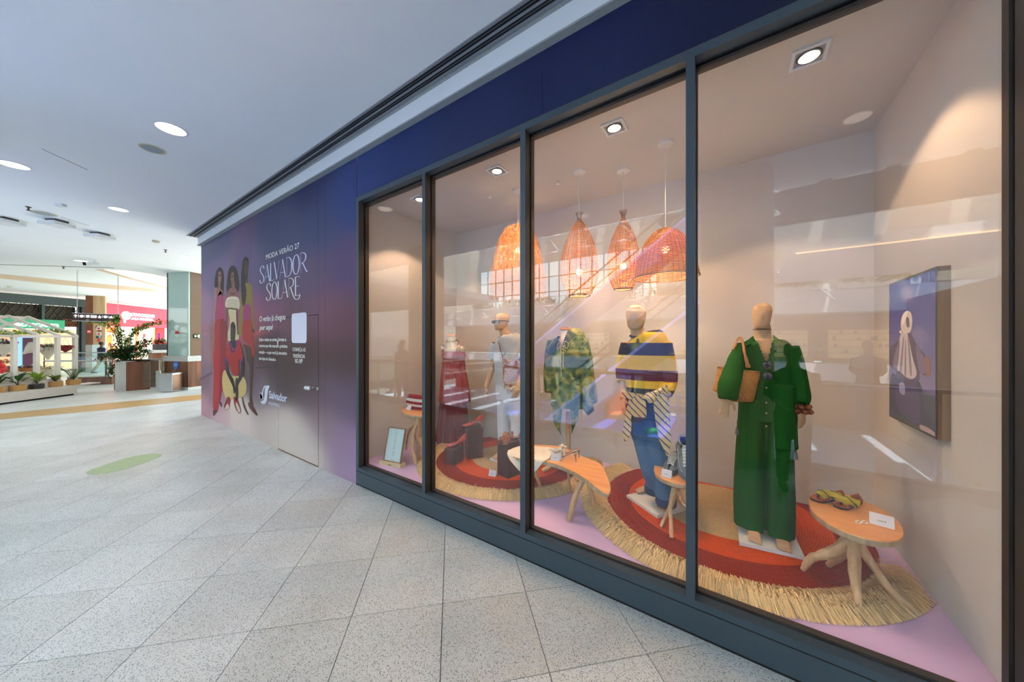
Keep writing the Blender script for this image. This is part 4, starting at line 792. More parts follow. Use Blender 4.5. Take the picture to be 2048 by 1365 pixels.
# distant planter box with magenta orchids
p = P(320, 700, 14.5); t = root('orchid_trough', p, 'dark trough of red blooms and magenta orchids left of the mint pillar', 'planter'); zz = p.z
ob('counter', B().box((p.x - .45, p.y - .3, 0), (p.x + .6, p.y + .3, zz - .12)), TIMB, t); ob('counter_top', B().box((p.x - .5, p.y - .35, zz - .12), (p.x + .65, p.y + .35, zz)), GRAN, t); ob('trough', B().box((p.x - .22, p.y - .2, zz), (p.x + .5, p.y + .2, zz + .26)), mat('charcoal_trough', (54, 52, 54), .6), t)
b = B(); bush(b, (p.x + .1, p.y, zz + .36), (.32, .2, .1), 120, .13); ob('foliage', b, GREEND, t, kind='stuff'); b = B()
for _ in range(40): b.ball((p.x + random.uniform(-.2, .35), p.y + random.uniform(-.15, .15), zz + random.uniform(.28, .42)), .035, 6, 4)
ob('red_blooms', b, mat('red_petals', (214, 40, 50), .5), t, kind='stuff'); b = B()
for _ in range(14): b.ball((p.x - .15 + random.gauss(0, .12), p.y, zz + .62 + random.gauss(0, .07)), .035, 6, 4)
ob('orchid_blooms', b, mat('magenta_petals', (196, 70, 190), .5), t, kind='stuff')
# ---- mint pillar
c0, c1 = F(328, 778.7), F(376, 780.7); u_ = (c1 - c0).normalized(); n_ = Vector((-u_.y, u_.x, 0)); d0 = c0 + u_ * .07 + n_ * .06; w_ = (c1 - c0).length
t = root('mint_pillar', (c0 + c1) / 2, 'square mall pillar with mint glass above and timber base beside the hoarding end', 'pillar')
def prism4(o, uu, nn, a, b_, c, d, z0, z1): q = [o + uu * a + nn * c, o + uu * b_ + nn * c, o + uu * b_ + nn * d, o + uu * a + nn * d]; return B().prism([(v.x, v.y) for v in q], z0, z1)
ob('stone_skirting', prism4(c0, u_, n_, 0, w_, 0, 1.3, 0, .09), mat('pale_skirting', (222, 220, 212), .5), t)
ob('timber_base', prism4(c0, u_, n_, .0, w_, .005, 1.3, .09, .98), TIMB, t); ob('granite_band', prism4(c0, u_, n_, -.02, w_ + .02, -.02, 1.32, .98, 1.17), GRAN, t)
MINT = mat('mint_back_painted_glass', (176, 204, 194), .06, noise_amt=.01, bump=0, coat=.6); BRG = mat('bronze_glass_panel', (112, 86, 66), .08, noise_amt=.02, bump=0, coat=.5)
ob('core', prism4(c0, u_, n_, .10, w_ - .05, .08, 1.24, 1.17, CZ), mat('core_dark', (30, 36, 36), .6), t)
ob('mint_panel', prism4(c0, u_, n_, .10, w_ - .07, .05, .08, 1.17, CZ), MINT, t); ob('bronze_panel', prism4(c0, u_, n_, w_ - .05, w_ - .02, .09, 1.24, 1.17, CZ), BRG, t)
ob('corner_trim', prism4(c0, u_, n_, w_ - .07, w_ - .03, .035, .085, 1.17, CZ), mat('pale_green_trim', (180, 196, 188), .3, .3), t); ob('corner_trim', prism4(c0, u_, n_, .07, .10, .035, .085, 1.17, CZ), mat('dark_trim', (60, 72, 70), .3, .3), t)
ca, cb_ = (c0 + n_ * .05), (c1 + n_ * .05); ca = (ca.x, ca.y); cb_ = (cb_.x, cb_.y)
s_, z_ = at(354.5, 668.5, ca, cb_); pl = onplane(ca, cb_, .002); rr = .11
for nm, a0, c in (('sticker_top', 0, (200, 50, 44)), ('sticker_bottom', 180, (200, 224, 224))):
    b = B(); b.hull3([pl(s_ + rr * math.cos(math.radians(a0 + k * 12)), z_ + rr * math.sin(math.radians(a0 + k * 12)), .004) for k in range(16)], Vector(pl(0, 0, 0)) - Vector(pl(0, 0, .004))); ob(nm, b, mat(nm, c, .5, noise_amt=0), t)
ca2, cb2 = (c0 + n_ * .0), (c1 + n_ * .0); ca2 = (ca2.x, ca2.y); cb2 = (cb2.x, cb2.y); s_, z_ = at(352, 731, ca2, cb2); pl = onplane(ca2, cb2, .001)
pts = [pl(s_ + .13 * math.cos(math.radians(k * 15 - 25)), z_ + .02 + .13 * math.sin(math.radians(k * 15 - 25)), .006) for k in range(16)] + [pl(s_, z_ - .2, .006)]
b = B(); b.hull3(pts, Vector(pl(0, 0, 0)) - Vector(pl(0, 0, .006))); st_ = ob('blue_pin_sticker', b, mat('blue_sticker', (36, 110, 196), .5, noise_amt=0), t)
b = B(); 
for k in range(3): b.hull3([pl(s_ - .07, z_ + .05 - k * .04, .009), pl(s_ + .07, z_ + .05 - k * .04, .009), pl(s_ + .07, z_ + .062 - k * .04, .009), pl(s_ - .07, z_ + .062 - k * .04, .009)], Vector(pl(0, 0, 0)) - Vector(pl(0, 0, .002)))
ob('white_line', b, mat('sticker_white', (210, 226, 240), .5, noise_amt=0), st_)
e0 = c1 + n_ * .09 - u_ * .02; e1 = e0 + n_ * 1.2; e0 = (e0.x, e0.y); e1 = (e1.x, e1.y)
b = B(); s0_, z0_ = at(386.5, 677, e0, e1); s1_, _ = at(399.5, 677, e0, e1); _, z1_ = at(386.5, 668.5, e0, e1); pl = onplane(e0, e1)
b.hull3([pl(s0_, z0_, .02), pl(s1_, z0_, .02), pl(s1_, z1_, .02), pl(s0_, z1_, .02)], Vector(pl(0, 0, 0)) - Vector(pl(0, 0, .02))); ex = ob('exit_sign', b, mat('dark_exit_sign', (30, 34, 30), .5), t)
b = B(); zm = (z0_ + z1_) / 2; w_s = s1_ - s0_
b.hull3([pl(s0_ + .1 * w_s, zm, .026), pl(s0_ + .25 * w_s, zm - .05, .026), pl(s0_ + .25 * w_s, zm - .015, .026), pl(s0_ + .5 * w_s, zm - .015, .026), pl(s0_ + .5 * w_s, zm + .015, .026), pl(s0_ + .25 * w_s, zm + .015, .026), pl(s0_ + .25 * w_s, zm + .05, .026)], Vector(pl(0, 0, 0)) - Vector(pl(0, 0, .004)))
b.hull3([pl(s0_ + .65 * w_s, z0_ + .02, .026), pl(s0_ + .9 * w_s, z0_ + .02, .026), pl(s0_ + .9 * w_s, z1_ - .02, .026), pl(s0_ + .65 * w_s, z1_ - .02, .026)], Vector(pl(0, 0, 0)) - Vector(pl(0, 0, .004))); ob('arrow', b, emis('exit_glow', (190, 226, 180), .9), ex)
# lit purple sign and dark board further right, half hidden by the hoarding
e2 = c1 + n_ * 1.6 + u_ * .3
p = P(401, 602, 12.6); t = root('purple_sign', p, 'glowing purple letter sign cut off by the hoarding edge', 'sign'); b = B(); b.box((p.x - .2, p.y + .02, p.z - .16), (p.x + .6, p.y + .3, CZ)); ob('dark_backboard', b, mat('bronze_backboard', (74, 58, 48), .4), t); b = textb('a', p.x - .18, p.x + .22, p.z - .13, p.z + .13, lambda u, v, w_: (u, p.y + (u - p.x) * .9 - w_, v), .04, 0, .05); ob('letter', b, emis('purple_glow', (150, 110, 255), 3), t)
p = P(405, 635, 13.4); ob('dark_board', B().box((p.x - .14, p.y - .03, P(400, 659, 13.4).z), (p.x + .5, p.y, P(400, 612, 13.4).z)).box((p.x + .2, p.y - .02, P(400, 612, 13.4).z), (p.x + .22, p.y, CZ)), mat('dark_brown_board', (66, 46, 38), .4), loc=p, label='dark brown hanging board half hidden behind the hoarding edge', cat='sign')
# ---- litter bin
q0, q1, q2 = F(318, 785.5), F(344.5, 785), F(364, 781.5)
t = root('litter_bin', (q0 + q2) / 2, 'square brushed steel litter bin in front of the mint pillar', 'bin')
zt_ = .62; pts = [q0, q1, q2, q0 + (q2 - q1)]; ob('body', B().prism([(v.x, v.y) for v in pts], 0.02, zt_ - .03), STEEL, t); cc = (q0 + q2) / 2; ob('lid', B().prism([((v.x - cc.x) * 1.05 + cc.x, (v.y - cc.y) * 1.05 + cc.y) for v in pts], zt_ - .03, zt_), STEEL, t)
ob('side_panel', slab(q1 + (q2 - q1) * .04 + (q0 - q1) * -.012, q2 + (q0 - q1) * -.012 - (q2 - q1) * .04, .04, zt_ - .05, .008), mat('bronze_steel', (132, 104, 88), .3, .9), t)
# ---- hanging wayfinding sign
S0, S1 = P(146, 635, 11.0), P(240, 635, 11.6); sa = (S0.x, S0.y); sb = (S1.x, S1.y); l_ = (Vector((sb[0], sb[1], 0)) - Vector((sa[0], sa[1], 0))).length; pl = onplane(sa, sb)
zt_, zb_ = P(146, 627, 11.0).z, P(146, 641.5, 11.0).z
t = root('hanging_sign', ((sa[0] + sb[0]) / 2, (sa[1] + sb[1]) / 2, zb_), 'long brown hanging wayfinding sign with white symbols', 'sign')
b = B(); b.hull3([pl(0, zb_, .04), pl(l_, zb_, .04), pl(l_, zt_, .04), pl(0, zt_, .04)], Vector(pl(0, 0, 0)) - Vector(pl(0, 0, .08))); ob('board', b, mat('brown_sign', (72, 44, 34), .4, noise_amt=0), t)
b = B(); b.hull3([pl(-.01, zb_ - .015, .05), pl(l_ + .01, zb_ - .015, .05), pl(l_ + .01, zb_, .05), pl(-.01, zb_, .05)], Vector(pl(0, 0, 0)) - Vector(pl(0, 0, .1))); b.hull3([pl(-.01, zt_, .05), pl(l_ + .01, zt_, .05), pl(l_ + .01, zt_ + .012, .05), pl(-.01, zt_ + .012, .05)], Vector(pl(0, 0, 0)) - Vector(pl(0, 0, .1))); ob('edge_trim', b, STEEL, t)
wm = emis('sign_white', (240, 242, 240), .7); hh = zt_ - zb_
for i in range(8):
    s_ = l_ * (.065 + .125 * i); zc_ = zb_ + hh * .62; q = hh * .2; b = B(); W_ = lambda pts: b.hull3([pl(s_ + x_ * q, zc_ + y_ * q, .044) for x_, y_ in pts], Vector(pl(0, 0, 0)) - Vector(pl(0, 0, .003)))
    if i in (0, 7): W_([(-.25, -1), (.25, -1), (.25, .1), (1, .1), (0, 1.2), (-1, .1), (-.25, .1)]) ; 
    elif i == 2: W_([(-.8, -.9), (.8, -.9), (.8, -.5), (-.8, -.5)]); W_([(-.8, -.2), (.8, -.2), (.8, .9), (-.8, .9)])
    elif i == 3: 
        for k in (-1, 0, 1): W_([(k * .8 - .3, -1), (k * .8 + .3, -1), (k * .8 + .3, .4), (k * .8 - .3, .4)]); W_([(k * .8 - .22, .5), (k * .8 + .22, .5), (k * .8 + .22, 1), (k * .8 - .22, 1)])
    elif i == 1 or i == 5: W_([(math.cos(a * math.pi / 5) * .95, math.sin(a * math.pi / 5) * .95) for a in range(10)])
    elif i == 4: W_([(-.6, -1), (.6, -1), (.8, .2), (.2, .2), (.2, 1), (-.2, 1), (-.3, .2), (-.8, .0)])
    else: W_([(-1, -.9), (1, -.9), (1, -.4), (.2, .1), (.6, .9), (-.2, .5), (-.9, .1)])
    b.hull3([pl(s_ + 1.25 * q, zc_ + q * 1.1, .044), pl(s_ + 1.4 * q, zc_ + q * 1.1, .044), pl(s_ + 1.4 * q, zc_ - q * .9, .044), pl(s_ + 1.25 * q, zc_ - q * .9, .044)], Vector(pl(0, 0, 0)) - Vector(pl(0, 0, .003))); ob('symbol', b, wm, t)
for s_, c in ((.30, (230, 170, 40)), (.33, (60, 150, 180)), (.78, (200, 50, 70)), (.82, (200, 50, 70))): b = B(); b.hull3([pl(l_ * s_ - .02, zb_ + .02, .044), pl(l_ * s_ + .02, zb_ + .02, .044), pl(l_ * s_ + .02, zb_ + .055, .044), pl(l_ * s_ - .02, zb_ + .055, .044)], Vector(pl(0, 0, 0)) - Vector(pl(0, 0, .003))); ob('colour_mark', b, mat('mark%s' % str(c), c, .5, noise_amt=0), t)
for s_ in (.085, .955): b = B(); q = Vector(pl(l_ * s_, 0, 0)); b.tube([(q.x, q.y, zt_), (q.x, q.y, CZ)], .01, 6); ob('hanging_rod', b, STEEL, t)
# ---- ceiling fittings
def dl(loc, r, lab, on=True, power=60):
    t = root('ceiling_downlight', (loc[0], loc[1], CZ), lab, 'light', 'downlights of the mall ceiling'); x, y = loc[0], loc[1]
    b = B(); b.lathe((x, y), [(r, CZ - .006), (r * 1.12, CZ - .004), (r * 1.12, CZ), (r, CZ)], 32, cap=False); ob('trim_ring', b, mat('white_trim_ring', (226, 230, 232), .4), t, smooth='auto')
    b = B(); b.cyl((x, y), r, CZ - .003, CZ - .001, 32); ob('lit_lens', b, emis('downlight_lens', (255, 244, 232), 1.7), t)
    ld = bpy.data.lights.new('downlight', 'SPOT'); ld.energy = power * 1.8; ld.color = (1, .90, .82); ld.spot_size = math.radians(72); ld.spot_blend = .6; ld.shadow_soft_size = .08
    lo = bpy.data.objects.new('downlight_lamp', ld); COL.objects.link(lo); lo.location = (0, 0, -.02); lo.parent = t; return t
pts = [(F(342, 258, CZ), 'round recessed downlight nearest the camera in the mall ceiling', .125), (F(27, 330, CZ), 'round recessed downlight at the left edge of the mall ceiling', .13), (F(161, 522, CZ), 'small round downlight left of the surveillance camera', .13), (F(370, 513, CZ), 'small round downlight above the mint pillar', .13)]
r1 = P(1715, 235, 655 * 2.37 / 446.5); r3 = P(1165, 432, 655 * 2.37 / 249.5)
pts += [(Vector((r1.x, .128 - r1.y, CZ)), 'round downlight behind the camera, mirrored at the right of the display', .11), (Vector((r3.x, .128 - r3.y, CZ)), 'round downlight near the ceiling edge, mirrored between the lamps', .11)]
for p, lb, r in pts: dl(p, r, lb, power=55)
for p in ((-9.2, -1.3), (-11.5, -3.5), (-19.5, -5.0), (-14.0, -4.6), (-23, -2.5), (-13.5, 2.5), (-20, 2)): dl(p, .12, 'added recessed downlight lighting the left end of the mall ceiling', power=60)  # extra fixtures, added to light the far left end
def speaker(px, py, r, lab):
    p = F(px, py, CZ); t = root('ceiling_speaker', p, lab, 'speaker'); b = B(); b.lathe((p.x, p.y), [(r * .84, CZ - .004), (r, CZ - .004), (r, CZ)], 28, cap=False); ob('yellowed_rim', b, mat('yellowed_rim', (206, 196, 150), .6), t); b = B(); b.cyl((p.x, p.y), r * .84, CZ - .003, CZ - .001, 28); ob('grille', b, mat('grey_grille', (158, 168, 172), .8), t)
speaker(305, 298, .12, 'round grey ceiling speaker with a yellowed rim near the first downlight'); speaker(88, 427, .16, 'round grey ceiling speaker beside the sprinkler')
def apbox(px, py, lab):
    p = F(px, py, CZ); t = root('flat_ceiling_box', p, lab, 'sensor', 'flat boxes on the mall ceiling'); R3 = .6; b = B().box((p.x - .16, p.y - .16, CZ - .11), (p.x + .16, p.y + .16, CZ - .05), R3); ob('housing', b, mat('white_plastic', (222, 228, 228), .5), t)
    b = B().box((p.x - .1, p.y - .1, CZ - .05), (p.x + .1, p.y + .1, CZ), R3); ob('mount', b, mat('grey_mount', (90, 92, 92), .6), t)
apbox(12, 437, 'flat white box on the ceiling at the left edge'); apbox(114, 441, 'middle one of the three flat white ceiling boxes'); apbox(200, 467, 'rightmost of the three flat white ceiling boxes')
def small(px, py, lab, kind):
    p = F(px, py, CZ); b = B()
    if kind == 's': b.cyl((p.x, p.y), .035, CZ - .01, CZ, 12); b.cyl((p.x, p.y), .012, CZ - .06, CZ - .01, 8); b.cyl((p.x, p.y), .03, CZ - .066, CZ - .06, 12); ob('sprinkler', b, mat('dark_metal', (60, 60, 62), .4, .5), loc=p, label=lab, cat='sprinkler')
    else: b.lathe((p.x, p.y), [(.03, CZ - .055), (.06, CZ - .04), (.07, CZ)], 16); ob('smoke_detector', b, mat('cream_plastic', (214, 208, 180), .6), loc=p, label=lab, cat='smoke detector', smooth='auto')
small(57, 414, 'dark ceiling sprinkler left of the second round speaker', 's'); small(331, 500, 'dark ceiling sprinkler left of the downlight above the pillar', 's'); small(127, 534, 'dark ceiling sprinkler below the long ceiling slot', 's'); small(312, 482, 'small cream smoke detector near the cornice end', 'd'); small(19, 573, 'small cream smoke detector above the green sign', 'd')
p = F(122, 409, CZ); ob('ceiling_clip', B().box((p.x - .07, p.y - .03, CZ - .04), (p.x + .07, p.y + .03, CZ), .5), mat('white_plastic', (222, 228, 228), .5), loc=p, label='small white block on the ceiling above the second speaker', cat='sensor')
p = F(190, 521, CZ); t = root('surveillance_camera', p, 'white bullet surveillance camera with dark lens under the ceiling', 'camera'); b = B(); b.cyl((p.x, p.y), .03, CZ - .09, CZ, 10); ob('bracket', b, mat('white_plastic', (222, 228, 228), .5), t)
q0 = P(176, 526, 11.9); q1 = P(190, 523.5, 11.9); zz = CZ - .1; b = B(); a_ = Vector((p.x - .02, p.y - .16, zz - .03)); b.tube([a_, Vector((p.x, p.y + .08, zz))], .045, 12); ob('body', b, mat('white_plastic', (222, 228, 228), .5), t, smooth='auto'); b = B(); b.tube([a_ + (a_ - Vector((p.x, p.y + .08, zz))) * .25, a_], .047, 12); ob('lens_hood', b, BLACK, t)
b = B()
for a_, e_, w_ in (((84, 298), (175, 340), .004), ((122, 434), (178, 452), .004), ((-200, 524), (228, 536), .03)):
    p0, p1 = F(*a_, CZ), F(*e_, CZ); d = (p1 - p0).normalized(); n = Vector((-d.y, d.x, 0)) * w_; b.prism([(v.x, v.y) for v in (p0 - n, p1 - n, p1 + n, p0 + n)], CZ - .0015, CZ - .0002)
struct('trim_9', b, BLACK)
def ceilpoly(pxs, m, th=.004, name='trim_10'):
    q = [F(a, c, CZ) for a, c in pxs]; q = [(v.x, v.y) for v in q]; A = sum(q[i][0] * q[(i + 1) % len(q)][1] - q[(i + 1) % len(q)][0] * q[i][1] for i in range(len(q))); q = q if A > 0 else q[::-1]
    return struct(name, B().prism(q, CZ - th, CZ - .0002), m)
ceilpoly([(-100, 541), (0, 548), (160, 564), (306, 578), (314, 583.5), (240, 580), (120, 570), (0, 557), (-100, 549)], mat('beige_soffit_band', (220, 194, 166), .8))
ceilpoly([(190, 539.5), (208, 539.5), (335, 575), (335, 578)], mat('beige_soffit_band', (220, 194, 166), .8), name='trim_11')
ceilpoly([(208, 539.6), (250, 541), (300, 548), (336, 556), (336, 575), (270, 558)], emis('cove_glow', (255, 232, 196), 1.1), name='trim_12')
# green oval sticker on the floor, grain of the surface and dark smudge kept
q0, q1 = F(228, 936), F(277, 919); d = (q1 - q0).normalized(); n = Vector((-d.y, d.x, 0)); r = .23
pts = [q0 + n * r * math.cos(a) - d * r * math.sin(a) for a in [math.pi * k / 14 for k in range(15)]] + [q1 - n * r * math.cos(a) + d * r * math.sin(a) for a in [math.pi * k / 14 for k in range(15)]]
q = [(v.x, v.y) for v in pts]; A = sum(q[i][0] * q[(i + 1) % len(q)][1] - q[(i + 1) % len(q)][0] * q[i][1] for i in range(len(q))); q = q if A > 0 else q[::-1]
ob('floor_sticker', B().prism(q, .0003, .0018), mat('pale_green_sticker', (166, 186, 140), .5, noise_amt=.1, nscale=14), loc=(q0 + q1) / 2, label='pale green pill-shaped sticker on the granite floor', cat='floor sticker')
# ================================================================== display: rugs
def rug_mat(name, r0, r1, r2):
    m = bpy.data.materials.new(name); m.use_nodes = True; nt = m.node_tree; lk = nt.links.new; b = nt.nodes['Principled BSDF']; b.inputs['Roughness'].default_value = .9; b.inputs['Specular IOR Level'].default_value = .15
    tc = N(nt, 'ShaderNodeTexCoord'); ml = N(nt, 'ShaderNodeVectorMath', operation='MULTIPLY'); ml.inputs[1].default_value = (1, 1, 0); lk(tc.outputs['Object'], ml.inputs[0]); ln = N(nt, 'ShaderNodeVectorMath', operation='LENGTH'); lk(ml.outputs[0], ln.inputs[0])
    r = N(nt, 'ShaderNodeValToRGB'); r.color_ramp.interpolation = 'CONSTANT'; e = r.color_ramp.elements; e[0].color = (*L((206, 172, 124)), 1); e[1].position = r0; e[1].color = (*L((226, 84, 22)), 1); r.color_ramp.elements.new(r1).color = (*L((150, 44, 24)), 1)
    lk(ln.outputs['Value'], r.inputs[0]); n = N(nt, 'ShaderNodeTexNoise', i_Scale=140.0, i_Detail=2.0); lk(tc.outputs['Object'], n.inputs['Vector'])
    s = N(nt, 'ShaderNodeMath', operation='MULTIPLY'); s.inputs[1].default_value = 2 * math.pi / .0165; lk(ln.outputs['Value'], s.inputs[0]); sn = N(nt, 'ShaderNodeMath', operation='SINE'); lk(s.outputs[0], sn.inputs[0])
    mr = N(nt, 'ShaderNodeMapRange'); mr.inputs[1].default_value = -1; mr.inputs[2].default_value = -.3; mr.inputs[3].default_value = .72; mr.inputs[4].default_value = 1; lk(sn.outputs[0], mr.inputs[0])
    nm = N(nt, 'ShaderNodeMapRange'); nm.inputs[1].default_value = .3; nm.inputs[2].default_value = .7; nm.inputs[3].default_value = .8; nm.inputs[4].default_value = 1.15; lk(n.outputs[0], nm.inputs[0])
    mm = N(nt, 'ShaderNodeMath', operation='MULTIPLY'); lk(mr.outputs[0], mm.inputs[0]); lk(nm.outputs[0], mm.inputs[1])
    mx = N(nt, 'ShaderNodeVectorMath', operation='SCALE'); lk(r.outputs[0], mx.inputs[0]); lk(mm.outputs[0], mx.inputs['Scale']); lk(mx.outputs[0], b.inputs['Base Color'])
    bp = N(nt, 'ShaderNodeBump', i_Strength=.6, i_Distance=.004); lk(sn.outputs[0], bp.inputs['Height']); lk(bp.outputs[0], b.inputs['Normal']); return m
STRAW = vcol('pale_straw', .7)
def rug(cx, cy, r0, r1, r2, ro, lab, seed):
    R = random.Random(seed); t = root('round_rug', (cx, cy, FZ), lab, 'rug'); nr, na = int(r2 / .0082), 128; b = B(); YM = YB - .008
    b.v.append((cx, cy, FZ + .014)); b.c.append(None)
    for i in range(1, nr + 1):
        r = r2 * i / nr; z = FZ + .012 + (.0025 if i % 2 else -.001)
        for k in range(na): a = 2 * math.pi * k / na; b.v.append((cx + r * math.cos(a), min(YM, cy + r * math.sin(a)), z)); b.c.append(None)
    for k in range(na): b.f.append((0, 1 + k, 1 + (k + 1) % na))
    for i in range(nr - 1):
        for k in range(na): a = 1 + i * na; b.f.append((a + k, a + na + k, a + na + (k + 1) % na, a + (k + 1) % na))
    a = 1 + (nr - 1) * na; k0 = len(b.v)
    for k in range(na): v = b.v[a + k]; b.v.append((v[0], v[1], FZ)); b.c.append(None)
    for k in range(na): b.f.append((a + k, k0 + k, k0 + (k + 1) % na, a + (k + 1) % na))
    ob('braided_disc', b, rug_mat('braided_jute_%d' % seed, r0, r1, r2), t, smooth='auto')
    f_ = B(); n = 15000
    for _ in range(n):
        a = R.uniform(0, 2 * math.pi); rs = r2 - .012 + R.uniform(0, (ro - r2) * .55); le = (ro - r2) * R.uniform(.5, .95) if rs > r2 + .02 else (ro - r2) * R.uniform(.6, 1.02)
        le = min(le, (ro + .02 - rs)); a2 = a + R.gauss(0, .07); w_ = R.uniform(.0016, .003); hz = R.uniform(.006, .045) * (1 - .3 * (rs - r2) / (ro - r2)); sx = cx + rs * math.cos(a); sy = cy + rs * math.sin(a)
        dx, dy = math.cos(a2), math.sin(a2); ex, ey = sx + dx * le, sy + dy * le
        if sy > YM - .01 or ey > YM or ey < .118 or sy < .118:
            if ey < .118 and sy > .13: ey = .118 + R.random() * .01
            else: continue
        if not (XL + .01 < ex < XR - .01): continue
        px_, py_ = -dy * w_, dx * w_; k = len(f_.v); mx_, my_ = (sx + ex) / 2 + R.gauss(0, .006), (sy + ey) / 2 + R.gauss(0, .006)
        z0_ = FZ + .012 + R.uniform(0, .006)
        f_.v += [(sx - px_, sy - py_, z0_), (sx + px_, sy + py_, z0_), (mx_ + px_, my_ + py_, z0_ + hz), (mx_ - px_, my_ - py_, z0_ + hz), (ex + px_ * .5, ey + py_ * .5, FZ + .002 + R.random() * .006), (ex - px_ * .5, ey - py_ * .5, FZ + .002 + R.random() * .006)]
        sh_ = R.uniform(.72, 1.15); f_.c += [tuple(v * sh_ for v in L((248, 214, 154)))] * 6; f_.f += [(k, k + 1, k + 2, k + 3), (k + 3, k + 2, k + 4, k + 5)]
    ob('straw_fringe', f_, STRAW, t, 'long pale straw fringe', kind='stuff')
rug(-.14, 1.27, .50, .74, .95, 1.17, 'round rug in beige, orange and red rings with straw fringe under the green outfit', 1)
rug(-2.38, 1.27, .47, .70, .92, 1.12, 'round rug in beige, orange and red rings with straw fringe under the dark blocks', 2)
RZ = FZ + .0155
# ================================================================== lamps
RATT = mat('woven_rattan', (236, 156, 62), .6, noise_amt=.12, nscale=40, bump=0, trans=.5); RATTD = mat('rattan_rib', (150, 104, 62), .6, noise_amt=.1, nscale=20, bump=0)
BULB = emis('warm_bulb', (255, 206, 140), 24)
CORD = mat('white_cord', (236, 234, 230), .5, noise_amt=0, bump=0)
def pendant(x, y, zt, zbulb, lab, e=14, cr=.065):
    t = root('pendant_lamp', (x, y, CI), lab, 'lamp'); b = B(); b.lathe((x, y), [(cr, CI), (cr, CI - .018), (cr * .9, CI - .024), (.01, CI - .03)], 28); ob('ceiling_rose', b, CORD, t, smooth='auto')
    b = B(); b.cyl((x, y), .0035, zt, CI - .02, 8); ob('cord', b, CORD, t); b = B(); b.ball((x, y, zbulb), .032, 14, 10); ob('bulb', b, BULB, t, smooth=True); b = B(); b.cyl((x, y), .015, zbulb + .03, zt + .01, 8); ob('lamp_holder', b, CORD, t)
    ld = bpy.data.lights.new('bulb_light', 'POINT'); ld.energy = e; ld.color = (1, .72, .42); ld.shadow_soft_size = .034; lo = bpy.data.objects.new('bulb_light', ld); COL.objects.link(lo); lo.location = (0, 0, zbulb - CI - .045); lo.parent = t; return t
def weave(b, x, y, prof, nr, nrow, sw, seed):     # horizontal strands waving in and out of the upright ribs
    R = random.Random(seed); zs = [p[1] for p in prof]; L_ = []
    for i in range(len(prof) - 1): L_.append(math.dist(prof[i], prof[i + 1]))
    tot = sum(L_)
    def pt(s):
        s *= tot
        for i, l in enumerate(L_):
            if s <= l or i == len(L_) - 1: q = s / l; return lerp(prof[i][0], prof[i + 1][0], q), lerp(prof[i][1], prof[i + 1][1], q)
            s -= l
    for j in range(nrow):
        r, z = pt((j + .5) / nrow); n = nr * 2; rs = []
        for k in range(n):
            a = 2 * math.pi * k / n; off = (.0035 if (k // 1 + j) % 2 else -.0035) * (1 if k % 2 == 0 else -1) ; off = .004 * math.cos(math.pi * (k + j)); rr = r + off; zz = z + R.gauss(0, .0006)
            rs.append([((rr + dr) * math.cos(a) + x, (rr + dr) * math.sin(a) + y, zz + dz) for dr, dz in ((-.0015, -sw), (.002, 0), (-.0015, sw))])
        b.rings(rs, False, True)
def basket(x, y, prof, lab, nr=26, nrow=52, top=True, seed=1, zb=0, e=14, sw=.0046):
    t = pendant(x, y, max(p[1] for p in prof), zb, lab, e); sh = B(); weave(sh, x, y, prof, nr, nrow, sw, seed); s_ = ob('woven_shade', sh, RATT, t, smooth=True); rb = B()
    for k in range(nr):
        a = 2 * math.pi * (k + .5) / nr; pts = [(x + (r + .001) * math.cos(a), y + (r + .001) * math.sin(a), z) for r, z in prof]; rb.tube(pts, .0026, 4)
        if top: p = Vector(pts[-1]); 
        if top and k % 2 == 0: rb.tube([p, p + Vector((math.cos(a) * .005, math.sin(a) * .005, .03)), p + Vector((math.cos(a) * .02, math.sin(a) * .02, .075))], .003, 4)
    ob('rib', rb, RATTD, s_, kind='stuff'); b = B(); r, z = prof[0]
    b.tube([(x + (r + .002) * math.cos(a * math.pi / 20), y + (r + .002) * math.sin(a * math.pi / 20), z) for a in range(40)], .006, 6, close=True); ob('rim', b, RATTD, s_, smooth='auto'); return t
def profile(px, Y, rows):   # rows: (py, half width px) from the bottom up
    k = RAD(2, px, Y); pts = [Vector((hw * k, W(px, py, Y).z, 0)) for py, hw in rows]; return [(p.x, p.y) for p in spline(pts, 5)]
c = W(1158.5, 500, 1.034); basket(c.x, c.y, profile(1158, 1.034, [(592, 21), (578, 29), (560, 36), (540, 38), (518, 36), (490, 30), (468, 21), (450, 10), (440, 3)]), 'teardrop woven rattan pendant lamp, left of the two alike', zb=W(1158, 545, 1.034).z, seed=3)
c = W(1246.5, 500, 1.268); basket(c.x, c.y, profile(1246, 1.268, [(579, 18), (566, 25), (548, 31), (528, 32.5), (508, 31), (482, 25), (462, 17), (446, 8), (436, 3)]), 'teardrop woven rattan pendant lamp, right of the two alike', zb=W(1246, 533, 1.268).z, seed=4)
c = W(1331, 500, 1.013); pr_ = profile(1331, 1.013, [(555, 66), (535, 62), (515, 56), (495, 48), (478, 38), (465, 24), (459, 10), (457, 1)]); basket(c.x, c.y, pr_, 'large dome shaped woven rattan pendant lamp beside the third mullion', nr=40, nrow=42, top=False, zb=W(1331, 500, 1.013).z, seed=5, e=18, sw=.0054)
cx = W(1036, 500, 1.03); x, y = cx.x, cx.y; t = pendant(x, y, W(1036, 448, 1.03).z, W(1036, 500, 1.03).z, 'shaggy raffia pendant lamp behind the second mullion', 16)
R = random.Random(9); b = B(); kk = RAD(2, 1036, 1.03); zt = W(1036, 447, 1.03).z; zb_ = W(1036, 596, 1.03).z; RAF = mat('raffia', (232, 158, 74), .7, noise_amt=.25, nscale=30, bump=0, trans=.4)
prf = [(0, 3), (.06, 22), (.18, 33), (.36, 41), (.55, 48), (.75, 53), (1, 55)]
